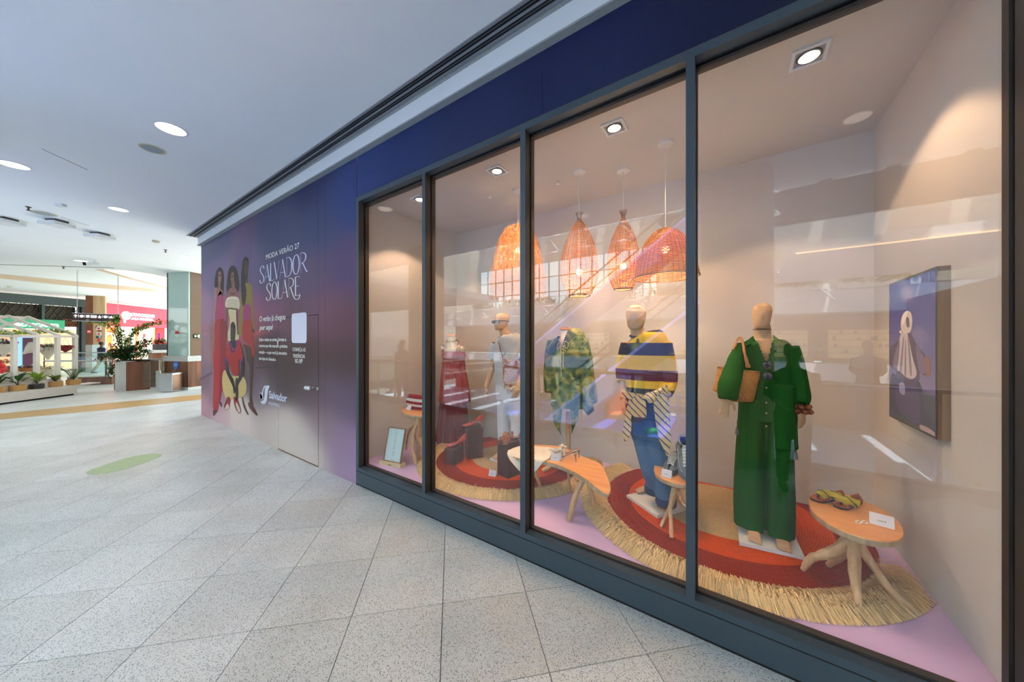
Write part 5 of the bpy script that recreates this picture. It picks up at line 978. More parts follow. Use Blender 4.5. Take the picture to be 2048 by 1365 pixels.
def rr_(s): 
    for (a, r0_), (c_, r1_) in zip(prf, prf[1:]):
        if s <= c_: return lerp(r0_, r1_, (s - a) / (c_ - a)) * kk
    return prf[-1][1] * kk
for _ in range(3000):
    s0_ = R.uniform(0, .8) ** 1.0; ln = R.uniform(.15, .35); a = R.uniform(0, 2 * math.pi); w_ = R.uniform(.0012, .0026); k = len(b.v); pts = []
    for j in range(5):
        s = s0_ + ln * j / 4; r = rr_(min(1.0, s)) + R.gauss(0, .015) + .012 * (j / 4); aa = a + R.gauss(0, .05) + j * R.gauss(0, .05); z = zt + (zb_ - zt) * min(1.02, s) + R.gauss(0, .003)
        pts.append((x + r * math.cos(aa), y + r * math.sin(aa), z, aa))
    for (a1, b1, c1, aa) in pts: b.v += [(a1 - math.sin(aa) * w_, b1 + math.cos(aa) * w_, c1), (a1 + math.sin(aa) * w_, b1 - math.cos(aa) * w_, c1)]; b.c += [None, None]
    for j in range(4): q = k + j * 2; b.f.append((q, q + 1, q + 3, q + 2))
sh = ob('raffia_shade', b, RAF, t, kind='stuff'); b = B()
for z_, hw in ((470, 30), (510, 38), (560, 46)):
    zz = W(1036, z_, 1.03).z; b.tube([(x + hw * kk * math.cos(a * math.pi / 16), y + hw * kk * math.sin(a * math.pi / 16), zz) for a in range(32)], .004, 5, close=True)
for k in range(8): a = k * math.pi / 4; b.tube([(x, y, zt)] + [(x + rr_(s) * .93 * math.cos(a), y + rr_(s) * .93 * math.sin(a), zt + (zb_ - zt) * s) for s in (.05, .2, .4, .6, .75)], .003, 4)
ob('wire_frame', b, CORD, t)
# square recessed spotlights of the display
def spot(x, y, lab, lit=True):
    t = root('recessed_spotlight', (x, y, CI), lab, 'light', None); q = .088
    b = B()
    for (a, e) in (((-q, -q), (q, -q * .78)), ((-q, q * .78), (q, q)), ((-q, -q * .78), (-q * .78, q * .78)), ((q * .78, -q * .78), (q, q * .78))): b.box((x + a[0], y + a[1], CI - .012), (x + e[0], y + e[1], CI))
    ob('square_frame', b, mat('white_fitting', (226, 232, 240), .4, noise_amt=0), t); b = B(); b.box((x - q * .78, y - q * .78, CI - .004), (x + q * .78, y + q * .78, CI - .001)); ob('inner_plate', b, mat('silver_plate', (180, 178, 180), .4, .3), t)
    b = B(); b.tube([(x + .058 * math.cos(a * math.pi / 14), y + .058 * math.sin(a * math.pi / 14), CI - .008) for a in range(28)], .005, 6, close=True); ob('grey_ring', b, mat('ring_grey', (80, 80, 84), .4, .5), t); b = B(); b.cyl((x, y), .050, CI - .012, CI - .006, 24); ob('lamp_lens', b, emis('spot_lens', (255, 226, 190), 16), t)
    b = B(); b.tube([(x + .052 * math.cos(a * math.pi / 14), y + .052 * math.sin(a * math.pi / 14), CI - .011) for a in range(28)], .004, 6, close=True); ob('reflector_ring', b, mat('reflector_silver', (210, 205, 200), .2, .9), t)
    ld = bpy.data.lights.new('spot_light', 'SPOT'); ld.energy = 44; ld.color = (1, .66, .39); ld.spot_size = math.radians(104); ld.spot_blend = .22; ld.shadow_soft_size = .035; lo = bpy.data.objects.new('spot_light', ld); COL.objects.link(lo); lo.location = (0, 0, -.03); lo.parent = t; lo.rotation_euler = (math.radians(8), 0, 0)
for x, lb in ((.362, 'square recessed spotlight above the green outfit, nearest the right wall'), (-.83, 'square recessed spotlight in front of the rattan pendants'), (-2.035, 'square recessed spotlight beside the raffia pendant'), (-3.228, 'square recessed spotlight partly behind the first mullion')): spot(x, .54, lb)
for x, y, nm in ((-2.45, .95, 'tiny white sprinkler head on the display ceiling near the raffia pendant'), (-1.62, 1.1, 'tiny white sprinkler head on the display ceiling beside the second mullion')):
    b = B(); b.cyl((x, y), .012, CI - .03, CI, 8); b.cyl((x, y), .022, CI - .034, CI - .03, 10); ob('display_sprinkler', b, CORD, loc=(x, y, CI - .03), label=nm, cat='sprinkler')
# ================================================================== tables
WTOP = wood('pine_top', (220, 146, 82), (236, 170, 106), 5, .35, 'X'); BARK = wood('weathered_edge', (176, 146, 110), (204, 176, 136), 6, .6); LEG = wood('peeled_branch', (204, 160, 112), (226, 188, 142), 5, .5)
def slabtop(t, pxs, z, th, nm='table_top'):
    q = chaikin([tuple(F(a, c_, z)[:2]) for a, c_ in pxs], 2); A = sum(q[i][0] * q[(i + 1) % len(q)][1] - q[(i + 1) % len(q)][0] * q[i][1] for i in range(len(q))); q = q if A > 0 else q[::-1]
    cx_ = sum(p[0] for p in q) / len(q); cy_ = sum(p[1] for p in q) / len(q); rs = []
    for s, dz in ((.93, -th), (.985, -th * .8), (1.0, -th * .45), (1.0, -.005)): rs.append([(cx_ + (p[0] - cx_) * s, cy_ + (p[1] - cy_) * s, z + dz) for p in q])
    o = ob(nm, B().rings(rs), BARK, t, smooth='auto'); rs = [[(cx_ + (p[0] - cx_) * s, cy_ + (p[1] - cy_) * s, z + dz) for p in q] for s, dz in ((1.0, -.005), (.992, 0))]; ob('planed_surface', B().rings(rs), WTOP, o, 'smooth orange toned upper face'); return Vector((cx_, cy_, z))
def D_(p): return -CA * p.x + SA * (p.y + CAMD)
def leg(t, pxs, ttop, zfoot, rad, n=10, m=None):
    foot = F(*pxs[-1], zfoot); tb_ = D_(foot); pts = [P(a, c_, lerp(ttop, tb_, i / (len(pxs) - 1))) for i, (a, c_) in enumerate(pxs)]; pts[-1] = foot + Vector((0, 0, .004)); pts = spline(pts, 5)
    rr = ispl(list(rad), 5) if len(rad) == len(pxs) else [lerp(rad[0], rad[-1], i / (len(pts) - 1)) for i in range(len(pts))]
    b = B(); b.tube(pts, rr[:len(pts)], n, fold=lambda s, a: .06 * math.sin(s * 17 + a * 2) + .05 * math.sin(s * 31)); return ob('leg', b, m or LEG, t, smooth='auto')
t = root('side_table', (.59, .64, FZ), 'low branch-legged wooden table with an oval top in the right corner', 'table'); c = slabtop(t, [(1616, 1006), (1620, 988), (1642, 981), (1672, 984), (1712, 995), (1758, 1015), (1794, 1038), (1808, 1060), (1806, 1078), (1780, 1085), (1742, 1081), (1698, 1068), (1656, 1048), (1626, 1026)], .655, .045)
tt = D_(Vector((.575, .64, .6))); ztop = .655
leg(t, [(1700, 1082), (1672, 1102), (1640, 1112), (1622, 1117), (1606, 1141)], tt, FZ + .02, (.036, .034, .026, .022, .016)); leg(t, [(1704, 1084), (1690, 1108), (1656, 1132)], tt, FZ + .02, (.03, .024, .018)); leg(t, [(1706, 1080), (1706, 1125), (1712, 1180), (1723, 1234)], tt, FZ, (.036, .024, .021, .009)); leg(t, [(1708, 1076), (1752, 1142), (1788, 1188), (1834, 1228)], tt, FZ, (.034, .02, .02, .014)); leg(t, [(1708, 1080), (1714, 1110), (1716, 1160), (1714, 1195)], tt, FZ + .01, (.03, .018, .014, .012))
t = root('side_table', (-.42, .8, FZ), 'small branch-legged stool table with an oval top beside the jeans mannequin', 'table'); slabtop(t, [(1307, 936), (1312, 926), (1332, 921), (1362, 924), (1388, 936), (1396, 952), (1392, 966), (1374, 971), (1348, 967), (1322, 957), (1310, 947)], .62, .042)
tt = D_(Vector((-.43, .78, .6))); leg(t, [(1350, 962), (1346, 1000), (1334, 1028), (1322, 1055)], tt, FZ + .02, (.024, .018, .016, .013)); leg(t, [(1352, 962), (1341, 1012), (1342, 1045), (1343, 1078)], tt, FZ + .02, (.022, .016, .014, .013)); leg(t, [(1354, 960), (1366, 990), (1378, 1015), (1398, 1052)], tt, FZ + .02, (.024, .018, .015, .013)); leg(t, [(1352, 962), (1350, 985), (1362, 1010), (1388, 1030)], tt + .08, FZ + .02, (.02, .016, .013, .011))
t = root('bench_table', (-1.3, .55, FZ), 'long low bench table with a curved wavy edged top between the two rugs', 'table'); slabtop(t, [(1012, 905), (1030, 893), (1070, 889), (1120, 892), (1148, 904), (1170, 916), (1204, 928), (1212, 946), (1222, 970), (1221, 988), (1212, 989), (1192, 975), (1168, 955), (1140, 940), (1110, 928), (1080, 921), (1040, 918), (1018, 912)], .60, .036)
tt = D_(Vector((-1.05, .5, .6))); leg(t, [(1168, 956), (1154, 985), (1148, 1002), (1138, 1044)], tt, FZ, (.026, .022, .025, .021)); leg(t, [(1172, 952), (1181, 980), (1190, 1014)], tt + .15, FZ + .02, (.026, .021, .016)); tt = D_(Vector((-1.6, .62, .6))); leg(t, [(1068, 925), (1073, 950), (1081, 975)], tt, FZ + .01, (.022, .019, .016)); leg(t, [(1136, 925), (1137, 950), (1140, 985)], D_(Vector((-1.3, .75, .6))), FZ + .01, (.014, .012, .012))
t = root('side_table', (-3.2, .5, FZ), 'tall branch-legged side table behind the framed sign at the left end', 'table'); slabtop(t, [(802, 820), (806, 814), (824, 811), (848, 813), (866, 820), (864, 829), (846, 833), (824, 831), (808, 828)], .85, .035)
tt = D_(Vector((-3.2, .5, .8))); leg(t, [(838, 832), (836, 870), (838, 892), (834, 920)], tt, FZ, (.04, .044, .03, .026)); leg(t, [(834, 850), (826, 872), (826, 895), (831, 929)], tt, FZ, (.03, .022, .02, .022)); leg(t, [(834, 846), (822, 855), (815, 872), (812, 900)], tt, FZ, (.026, .02, .016, .014)); leg(t, [(840, 876), (846, 895), (850, 925)], tt, FZ, (.03, .022, .018))
# ================================================================== plinth blocks and plates
DWOOD = wood('dark_stained_wood', (58, 26, 22), (84, 40, 32), 4, .45)
def block(l, f_, r, ztop, lab):
    l, f_, r = Vector(l), Vector(f_), Vector(r); q = [l, f_, r, l + (r - f_)]; A = 0; b = B(); cx_ = sum((p for p in q), Vector((0, 0))) / 4; t = root('wooden_block', (cx_.x, cx_.y, RZ), lab, 'display block')
    b.rings([[(cx_.x + (p.x - cx_.x) * s, cx_.y + (p.y - cx_.y) * s, z) for p in q] for s, z in ((.985, RZ), (1, RZ + .004), (1, ztop - .004), (.985, ztop))]); ob('body', b, DWOOD, t); return cx_
bk1 = block((-2.90, .64), (-2.735, .655), (-2.785, .85), .40, 'low dark stained wooden block under the front coral pump'); bk3 = block((-2.93, 1.03), (-2.74, .885), (-2.64, 1.05), .605, 'taller dark stained wooden block behind the low one'); bkc = block((-2.18, .74), (-2.01, .70), (-1.975, .88), .60, 'tall dark stained wooden block carrying brown sandals')
PLATE = mat('white_plate', (232, 230, 228), .4, noise_amt=.01)
def plate(t, pts, z0=None):
    z0 = z0 or RZ; b = B(); q = [Vector(p) for p in pts]; A = sum(q[i].x * q[(i + 1) % 4].y - q[(i + 1) % 4].x * q[i].y for i in range(4)); q = q if A > 0 else q[::-1]; b.prism(q, z0, z0 + .024); ob('base_plate', b, PLATE, t); return z0 + .024
# ================================================================== mannequins
SKIN = mat('linen_mannequin_skin', (206, 168, 130), .7, noise_amt=.04, nscale=30, bump=.25, bscale=500); SKINW = mat('cream_bust_cover', (232, 216, 196), .7, noise_amt=.02, bump=.1, bscale=300)
def hand(b, wr, d, side, fwd, s=1.0, curl=.5):
    """wr wrist point, d pointing direction, side = thumb side, fwd = direction the fingers curl to"""
    d = Vector(d).normalized(); side = Vector(side); side = (side - d * side.dot(d)).normalized(); pf = d.cross(side).normalized(); pf = pf if pf.dot(Vector(fwd)) > 0 else -pf; wr = Vector(wr)
    b.tube([wr - d * .02 * s, wr + d * .02 * s, wr + d * .055 * s, wr + d * .085 * s], [(.024 * s, .019 * s), (.031 * s, .016 * s), (.037 * s, .015 * s), (.035 * s, .012 * s)], 10, up=side)
    for k, (o, l) in enumerate(((.027, .078), (.010, .088), (-.009, .082), (-.026, .062))):
        p = wr + d * .075 * s + side * o * s; q = [p]; ang = 0
        for seg, f_ in ((.42, .25), (.32, .35), (.26, .35)): ang += curl * f_ + .03 * k * curl; dd = d * math.cos(ang) + pf * math.sin(ang) + side * o * .9; q.append(q[-1] + dd.normalized() * l * seg * s)
        b.tube(q, [.0092 * s, .0088 * s, .0082 * s, .0062 * s], 7)
    p = wr + d * .018 * s + side * .026 * s; q = [p, p + (d * .5 + side * .75 + pf * .2).normalized() * .036 * s]; q.append(q[-1] + (d * .9 + side * .3 + pf * .3).normalized() * .03 * s); q.append(q[-1] + (d * .95 + pf * .3).normalized() * .024 * s); b.tube(q, [.013 * s, .0115 * s, .010 * s, .0075 * s], 8)
def foot(b, ankle, toe_dir, z, s=1.0):
    a = Vector(ankle); td = Vector(toe_dir).normalized(); g_ = lambda f_, h: Vector((a.x + td.x * f_ * s, a.y + td.y * f_ * s, z + h * s))
    b.tube([a + Vector((0, 0, .08)), a, g_(.01, .05)], [(.04 * s, .04 * s), (.038 * s, .038 * s), (.036 * s, .04 * s)], 10)
    b.tube([g_(-.055, .032), g_(-.02, .042), g_(.05, .042), g_(.11, .03), g_(.16, .02)], [(.028 * s, .03 * s), (.036 * s, .04 * s), (.038 * s, .038 * s), (.044 * s, .027 * s), (.042 * s, .017 * s)], 12, up=(-td.y, td.x, 0))
    sd_ = Vector((-td.y, td.x, 0))
    for k, o in enumerate((-.032, -.016, 0, .016, .033)): l = (.03, .036, .04, .042, .048)[k if True else 0]; b.tube([g_(.14, .016) + sd_ * o * s, g_(.155 + l, .011) + sd_ * o * s * 1.05], [.011 * s, .0095 * s if k < 4 else .012 * s], 7)
def head(b, top, chin, wd, dp, turn=0):
    top, chin = Vector(top), Vector(chin); h = (top - chin).length; c_ = (top + chin) / 2; rs = []; n = 24
    for s, rx, ry, oy in ((0, .5, .5, -.2), (.04, .64, .62, -.18), (.12, .76, .74, -.14), (.25, .84, .84, -.09), (.4, .91, .92, -.04), (.55, .97, .98, 0), (.7, 1.0, 1.0, .03), (.84, .88, .9, .04), (.93, .64, .68, .03), (.985, .34, .36, .02), (1, .12, .14, .02)):
        p = chin + (top - chin) * s; ring = []
        for k in range(n):
            a = 2 * math.pi * k / n; x_ = math.cos(a) * rx * wd / 2; y_ = math.sin(a) * ry * dp / 2 + oy * dp / 2
            if math.sin(a) < -.3 and .3 < s < .6: y_ -= .006 * math.exp(-(math.cos(a) / .25) ** 2)      # a hint of nose bridge and brow
            ring.append(Vector((p.x + x_ * math.cos(turn) - y_ * math.sin(turn), p.y + x_ * math.sin(turn) + y_ * math.cos(turn), p.z)))
        rs.append(ring)
    b.rings(rs)
def wid(px, w_, Y): return (W(px + w_ / 2, 0, Y).x - W(px - w_ / 2, 0, Y).x)
def garment(t, nm, parts, m, vox=.009, amp=.008, sc=(7, 7, 2.2), seed=0, label=None, sm=2):
    b = B()
    for pts, rad, n in parts: b.tube(pts, rad, n, up=(1, 0, 0))
    o = ob(nm, b, m, t, label=label); remesh(o, vox, sm); wrinkle(o, amp, sc, seed=seed); return o
def colpx(Y, rows, depth):        # rows: (px centre, py, width px) -> tube points and (rx, ry)
    pts, rad = [], []
    for i, r in enumerate(rows):
        px, py, w_ = r[:3]; dy = r[3] if len(r) > 3 else 0; dp = r[4] if len(r) > 4 else depth; pts.append(W(px, py, Y + dy)); rad.append((wid(px, w_, Y + dy) / 2, dp))
    return spline(pts, 4), ispl(rad, 4)
def G(Y, rows, depth, n=28): p, r = colpx(Y, rows, depth); return (p, r, n)
def skirtring(x): return x
# ---------------- green outfit
GRN = mat('green_viscose', (24, 84, 28), .85, noise_amt=.05, nscale=8, bump=.12, bscale=600, spec=.15)
t = root('mannequin', (.19, .93, FZ), 'faceless linen mannequin in a wide green shirt and trousers', 'mannequin'); Y = .98
zp = plate(t, [(.0, 1.06), (.012, .725), (.372, .775), (.345, 1.13)])
b = B(); head(b, W(1525, 606, Y), W(1522, 658, Y - .015), wid(1525, 42, Y), .2)
b.tube([W(1524, 650, Y + .01), W(1525, 672, Y + .015), W(1526, 684, Y + .01)], [(.052, .054), (.055, .056), (.07, .06)], 18, up=(1, 0, 0))
b.tube([W(1526, 680, Y), W(1527, 690, Y), W(1529, 705, Y), W(1531, 735, Y), W(1532, 770, Y), W(1533, 800, Y)], [(.085, .055), (.16, .065), (.172, .085), (.15, .10), (.12, .085), (.15, .10)], 24, up=(1, 0, 0))
hl = W(1451, 796, Y - .25); hr = W(1600, 816, Y - .05)
b.tube([W(1481, 697, Y), W(1462, 755, Y - .17), hl], [.05, .038, .026], 14); b.tube([W(1582, 697, Y), W(1597, 758, Y + .0), hr], [.05, .038, .026], 14)
hand(b, hl, (-.12, -.1, -1), (1, .3, 0), (.6, -.3, 0), .95, .7); hand(b, hr, (.12, -.05, -1), (-.7, -.7, 0), (-.6, 0, 0), .95, .5)
for px_, py_ in ((1505, 1040), (1560, 1052)): a = W(px_, py_, Y - .03); foot(b, (a.x, .94, zp + .07), (.05, -1, 0), zp, .92)
o = ob('body', b, SKIN, t); remesh(o, .006, 2)
b = B(); b.tube([W(1524 + 22.5 * math.cos(a * math.pi / 12), 657.5 + 1.0 * math.sin(a * math.pi / 12), Y) + Vector((0, -.055 * max(0, math.sin(a * math.pi / 12)) * 0, 0)) for a in range(2)], .001, 3)
c_ = W(1524, 659.5, Y + .008); b = B(); b.tube([(c_.x + .0555 * math.cos(a * math.pi / 16), c_.y + .058 * math.sin(a * math.pi / 16), c_.z) for a in range(32)], .0022, 5, close=True); ob('neck_seam', b, mat('dark_seam', (50, 36, 28), .7), t)
par = [G(Y - .02, [(1502, 800, 58), (1501, 850, 62), (1498, 930, 61), (1497, 1000, 62), (1498, 1050, 63)], .125), G(Y - .02, [(1556, 800, 60), (1559, 850, 62), (1561, 930, 61), (1562, 1000, 62), (1560, 1066, 62)], .13), G(Y - .0, [(1530, 786, 96), (1530, 815, 112), (1530, 838, 114)], .135)]
garment(t, 'trousers', par, GRN, .008, .022, (10, 10, .8), 3)
par = [G(Y, [(1527, 684, 62), (1528, 690, 96), (1529, 702, 110), (1531, 730, 106), (1532, 770, 108), (1533, 796, 112), (1533, 806, 104)], .135), G(Y - .01, [(1483, 696, 34), (1474, 725, 40, -.08), (1463, 755, 46, -.17), (1456, 780, 46, -.24), (1455, 799, 40, -.26)], .08, 18), G(Y, [(1580, 696, 36), (1590, 730, 40), (1598, 765, 42, -.01), (1603, 795, 40, -.03), (1602, 811, 26, -.05)], .08, 18), G(Y - .01, [(1562, 770, 62), (1563, 800, 64), (1563, 850, 63), (1564, 892, 66)], .15)]
sh = garment(t, 'shirt', par, GRN, .008, .010, (8, 8, 3), 9)
base = Vector(t.location); vt = W(1533, 728, Y - .12) - base; vl = W(1507, 676, Y - .1) - base; vr = W(1546, 672, Y - .1) - base
def inV(p):
    if p.y > (Y - base.y) + .02: return False
    z0_, z1_ = vt.z, max(vl.z, vr.z) + .06
    if p.z < z0_: return False
    k = (p.z - z0_) / (vl.z - z0_); return lerp(vt.x, vl.x + .012, k) < p.x < lerp(vt.x, vr.x + .0, k)
cutfaces(sh, inV)
def ribbon(b, pts, nrm, w0, w1, th=.004):
    pts = [Vector(p) for p in pts]; rs = []
    for i, p in enumerate(pts):
        d = (pts[min(i + 1, len(pts) - 1)] - pts[max(i - 1, 0)]).normalized(); n = Vector(nrm).normalized(); s = d.cross(n).normalized(); w_ = lerp(w0, w1, i / (len(pts) - 1)); rs.append([p - s * w_ - n * 0, p + s * w_, p + s * w_ + n * th, p - s * w_ + n * th])
    b.rings(rs)
def lapel(nm, pts2, Yf, m, par_):      # collar flap from a pixel outline on an upright plane in front of the chest
    b = B(); b.hull3([W(a, c_, Yf + (dy if True else 0)) for a, c_, dy in pts2], (0, .006, 0)); return ob(nm, b, m, par_)
lapel('collar', [(1506, 672, .03), (1496, 680, -.02), (1481, 689, -.05), (1484, 695, -.055), (1500, 688, -.06), (1510, 694, -.065), (1518, 703, -.07), (1526, 716, -.075), (1533, 729, -.08), (1522, 704, -.05), (1512, 684, -.02)], Y - .06, GRN, sh)
lapel('collar', [(1546, 670, .03), (1554, 676, -.01), (1566, 684, -.05), (1560, 690, -.06), (1548, 708, -.07), (1536, 728, -.08), (1542, 706, -.06), (1549, 688, -.03)], Y - .06, GRN, sh)
b = B(); b.box(tuple(W(1531, 806, Y - .165) + Vector((0, 0, 0))), tuple(W(1536, 730, Y - .155))); ob('placket', b, GRN, sh)
for py_ in (776, 806, 827, 853): p = W(1532.5, py_, Y - .172); b = B(); b.ball(p, (.006, .003, .006), 10, 6); ob('button', b, mat('brass_button', (200, 170, 120), .4, .6), sh)
for px_, py_, dy in ((1474, 856, -.02), (1592, 905, -.03)): p = W(px_, py_, Y + dy - .08); b = B(); b.ball(p, .008, 8, 6); b.lathe((p.x, p.y), [(.014, p.z - .05), (.01, p.z - .012), (.004, p.z)], 10); b.tube([p, p + Vector((0, 0, .06))], .0015, 4); ob('tassel', b, mat('grey_tassel', (110, 112, 104), .8), sh)
# tote on the shoulder
TOTE = mat('woven_straw_tote', (206, 142, 74), .6, noise_amt=.12, nscale=50, bump=.0); nt = TOTE.node_tree; wv = N(nt, 'ShaderNodeTexWave', i_Scale=42.0, i_Distortion=3.0, wave_type='BANDS', bands_direction='DIAGONAL'); nt.links.new(nt.nodes['Texture Coordinate'].outputs['Object'], wv.inputs[0]); bp = N(nt, 'ShaderNodeBump', i_Strength=.8, i_Distance=.006); nt.links.new(wv.outputs['Fac'], bp.inputs['Height']); nt.links.new(bp.outputs[0], nt.nodes['Principled BSDF'].inputs['Normal'])
t2 = root('tote_bag', W(1475, 805, Y - .16), 'honey coloured woven tote bag on the green mannequin shoulder', 'bag'); Yb = Y - .13
rs = []
for rows in ([(1436, 733), (1521, 744)], [(1432, 748), (1520, 754)], [(1430, 765), (1516, 768)], [(1424, 779), (1512, 785)], [(1446, 794), (1508, 800)], [(1464, 803), (1506, 804)]):
    a, c_ = W(*rows[0], Yb), W(*rows[1], Yb); i = len(rs); dep = (.035, .05, .06, .062, .055, .03)[i]; ring = []
    for k in range(32):
        an = 2 * math.pi * k / 32; ca_, sa_ = math.cos(an), math.sin(an); q = (a + c_) / 2 + (c_ - a) / 2 * math.copysign(abs(ca_) ** .6, ca_); ring.append(Vector((q.x, q.y + dep * math.copysign(abs(sa_) ** .8, sa_), q.z)))
    rs.append(ring)
b = B(); b.rings(rs[::-1]); ob('bag_body', b, TOTE, t2, smooth='auto')
b = B(); 
for k in range(32): q = rs[0][k] * .85 + rs[1][k] * .15; b.ball(q + Vector((0, -.002, 0)), .004, 6, 4)
ob('stitching', b, mat('dark_stitch', (120, 80, 40), .7), t2, kind='stuff')
for off in (0, .025):
    pts = spline([W(1440 + off * 400, 738, Yb - .01), W(1466, 700, Y - .12), W(1477, 677 , Y - .06 + off), W(1484, 680, Y - .09 + off), W(1489, 705, Y - .155), W(1494 + off * 200, 736, Yb - .035)], 6)[6 if off == 0 else 8:]
    b = B(); b.tube(pts, .0075, 8, fold=lambda s, a: .25 * math.sin(s * 90 + a * 2)); ob('braided_strap', b, mat('braid', (190, 130, 80), .6), t2, smooth='auto')
# round sunglasses hooked at the neckline
t2 = root('sunglasses', W(1537, 742, Y - .2), 'round black sunglasses hanging from the green shirt neckline', 'sunglasses'); blk = mat('gloss_black', (14, 14, 16), .08, noise_amt=0, bump=0, coat=1)
for px_, py_ in ((1535, 731), (1536, 753)):
    p = W(px_, py_, Y - .185); b = B(); b.ball(p, (.03, .008, .032), 20, 10); o = ob('lens', b, blk, t2, smooth=True)
b = B(); b.tube([W(1535, 738, Y - .185), W(1536, 746, Y - .185)], .004, 6); b.tube([W(1542, 728, Y - .185), W(1546, 726, Y - .15), W(1540, 727, Y - .1)], .003, 6); ob('frame', b, blk, t2)
# chunky bracelet
t2 = root('bead_bracelet', hr, 'bracelet of chunky brown wooden beads on the green mannequin wrist', 'bracelet')
for row, (dz, n, rr) in enumerate(((.012, 8, .046), (-.022, 8, .052))):
    for k in range(n): a = 2 * math.pi * (k + .5 * row) / n; b = B(); b.ball((hr.x + rr * math.cos(a) + .004 * row, hr.y + rr * .85 * math.sin(a), hr.z + dz), (.021, .021, .018), 12, 8); ob('bead', b, wood('brown_bead', (96, 44, 24), (150, 78, 44), 12, .3), t2, smooth=True)
# ---------------- striped shirt and jeans
def bands(name, zs, cols):
    m = bpy.data.materials.new(name); m.use_nodes = True; nt = m.node_tree; b = nt.nodes['Principled BSDF']; tc = N(nt, 'ShaderNodeTexCoord'); sp = N(nt, 'ShaderNodeSeparateXYZ'); nt.links.new(tc.outputs['Object'], sp.inputs[0]); dv = N(nt, 'ShaderNodeMath', operation='DIVIDE'); dv.inputs[1].default_value = 2.2; nt.links.new(sp.outputs[2], dv.inputs[0])
    r = N(nt, 'ShaderNodeValToRGB'); r.color_ramp.interpolation = 'CONSTANT'; e = r.color_ramp.elements; e[0].color = (*L(cols[0]), 1); e[1].position = zs[0] / 2.2; e[1].color = (*L(cols[1]), 1)
    for z, c_ in zip(zs[1:], cols[2:]): e.new(z / 2.2).color = (*L(c_), 1)
    nt.links.new(dv.outputs[0], r.inputs[0]); nt.links.new(r.outputs[0], b.inputs['Base Color']); b.inputs['Roughness'].default_value = .8
    n2 = N(nt, 'ShaderNodeTexNoise', i_Scale=500.0); bp = N(nt, 'ShaderNodeBump', i_Strength=.2, i_Distance=.002); nt.links.new(n2.outputs[0], bp.inputs['Height']); nt.links.new(bp.outputs[0], b.inputs['Normal']); return m
Y = 1.0; zb0 = FZ
t = root('mannequin', (-.6, 1.0, FZ), 'linen mannequin in a yellow, navy and maroon striped shirt and blue jeans', 'mannequin')
zp = plate(t, [(-.858, 1.0), (-.544, .77), (-.345, 1.08), (-.66, 1.31)])
b = B(); head(b, W(1271, 610, Y), W(1273, 659, Y - .02), wid(1271, 38, Y), .215, math.radians(-14))
b.tube([W(1272, 652, Y + .01), W(1276, 668, Y + .015), W(1280, 676, Y + .01)], [(.058, .06), (.064, .064), (.09, .07)], 18, up=(1, 0, 0))
b.tube([W(1281, 674, Y), W(1284, 684, Y), W(1288, 700, Y), W(1290, 740, Y), W(1288, 785, Y)], [(.1, .06), (.19, .08), (.205, .1), (.17, .1), (.15, .1)], 22, up=(1, 0, 0))
hl = W(1246, 798, Y - .1); hr = W(1334, 792, Y - .12)
b.tube([W(1254, 690, Y), W(1247, 748, Y), hl], [.052, .04, .03], 14); b.tube([W(1331, 690, Y), W(1340, 745, Y), hr], [.052, .04, .03], 14)
hand(b, hl, (.15, -.25, -1), (.7, -.6, 0), (.6, 0, 0), 1.1, .6); hand(b, hr, (-.3, -.4, -1), (-.5, -.7, 0), (-.6, 0, 0), 1.1, .6)
fa1, fa2 = F(1303, 985, zp), F(1331, 1012, zp); foot(b, (fa1.x + .02, fa1.y + .03, zp + .06), (-.75, -.66, 0), zp, .95); foot(b, (fa2.x + .02, fa2.y + .06, zp + .06), (-.25, -1, 0), zp, .95)
o = ob('body', b, SKIN, t); remesh(o, .0065, 2)
NV, YE, MA = (34, 38, 66), (232, 186, 40), (88, 26, 52); zz_ = lambda py: W(1290, py, Y).z - FZ
SM = bands('striped_jersey', [zz_(775), zz_(760), zz_(739), zz_(711), zz_(686), zz_(665.5)], [NV, YE, MA, YE, NV, YE, NV])
par = [G(Y, [(1281, 672, 40), (1284, 677, 70), (1288, 686, 90), (1290, 710, 90), (1291, 740, 86), (1289, 770, 84), (1288, 786, 80)], .12), G(Y, [(1254, 686, 26), (1250, 715, 30), (1247, 742, 31), (1248, 764, 29, -.03)], .065, 16), G(Y, [(1331, 685, 26), (1336, 715, 30), (1340, 745, 32), (1339, 768, 31, -.03), (1332, 786, 27, -.09)], .07, 16)]
sh = garment(t, 'striped_shirt', par, SM, .009, .007, (7, 7, 4), 4)
c_ = W(1281, 669, Y - .005); b = B(); b.tube([(c_.x + .088 * math.cos(a * math.pi / 16), c_.y + .075 * math.sin(a * math.pi / 16), c_.z - .012 + .012 * math.sin(a * math.pi / 16)) for a in range(32)], .011, 6, close=True); ob('collar', b, mat('navy_rib', NV, .8), sh, smooth='auto')
DEN = mat('blue_denim', (74, 112, 152), .85, noise_amt=.12, nscale=5, bump=.25, bscale=500, stretch=(1, 1, .5)); DEND = mat('dark_denim', (48, 66, 104), .85, noise_amt=.12, nscale=8, bump=.25, bscale=500)
par = [G(Y, [(1283, 784, 74), (1285, 810, 80), (1288, 835, 78)], .12), G(Y, [(1272, 825, 40), (1279, 867, 36), (1290, 910, 33, -.02), (1300, 945, 32, -.04), (1308, 965, 34, -.03), (1309, 983, 36, -.02)], .08, 18), G(Y, [(1303, 825, 42), (1308, 867, 40), (1318, 910, 36, -.02), (1326, 950, 38, -.05), (1330, 985, 36, -.08), (1332, 1006, 36, -.1)], .085, 18)]
garment(t, 'jeans', par, DEN, .009, .009, (9, 9, 5), 6)
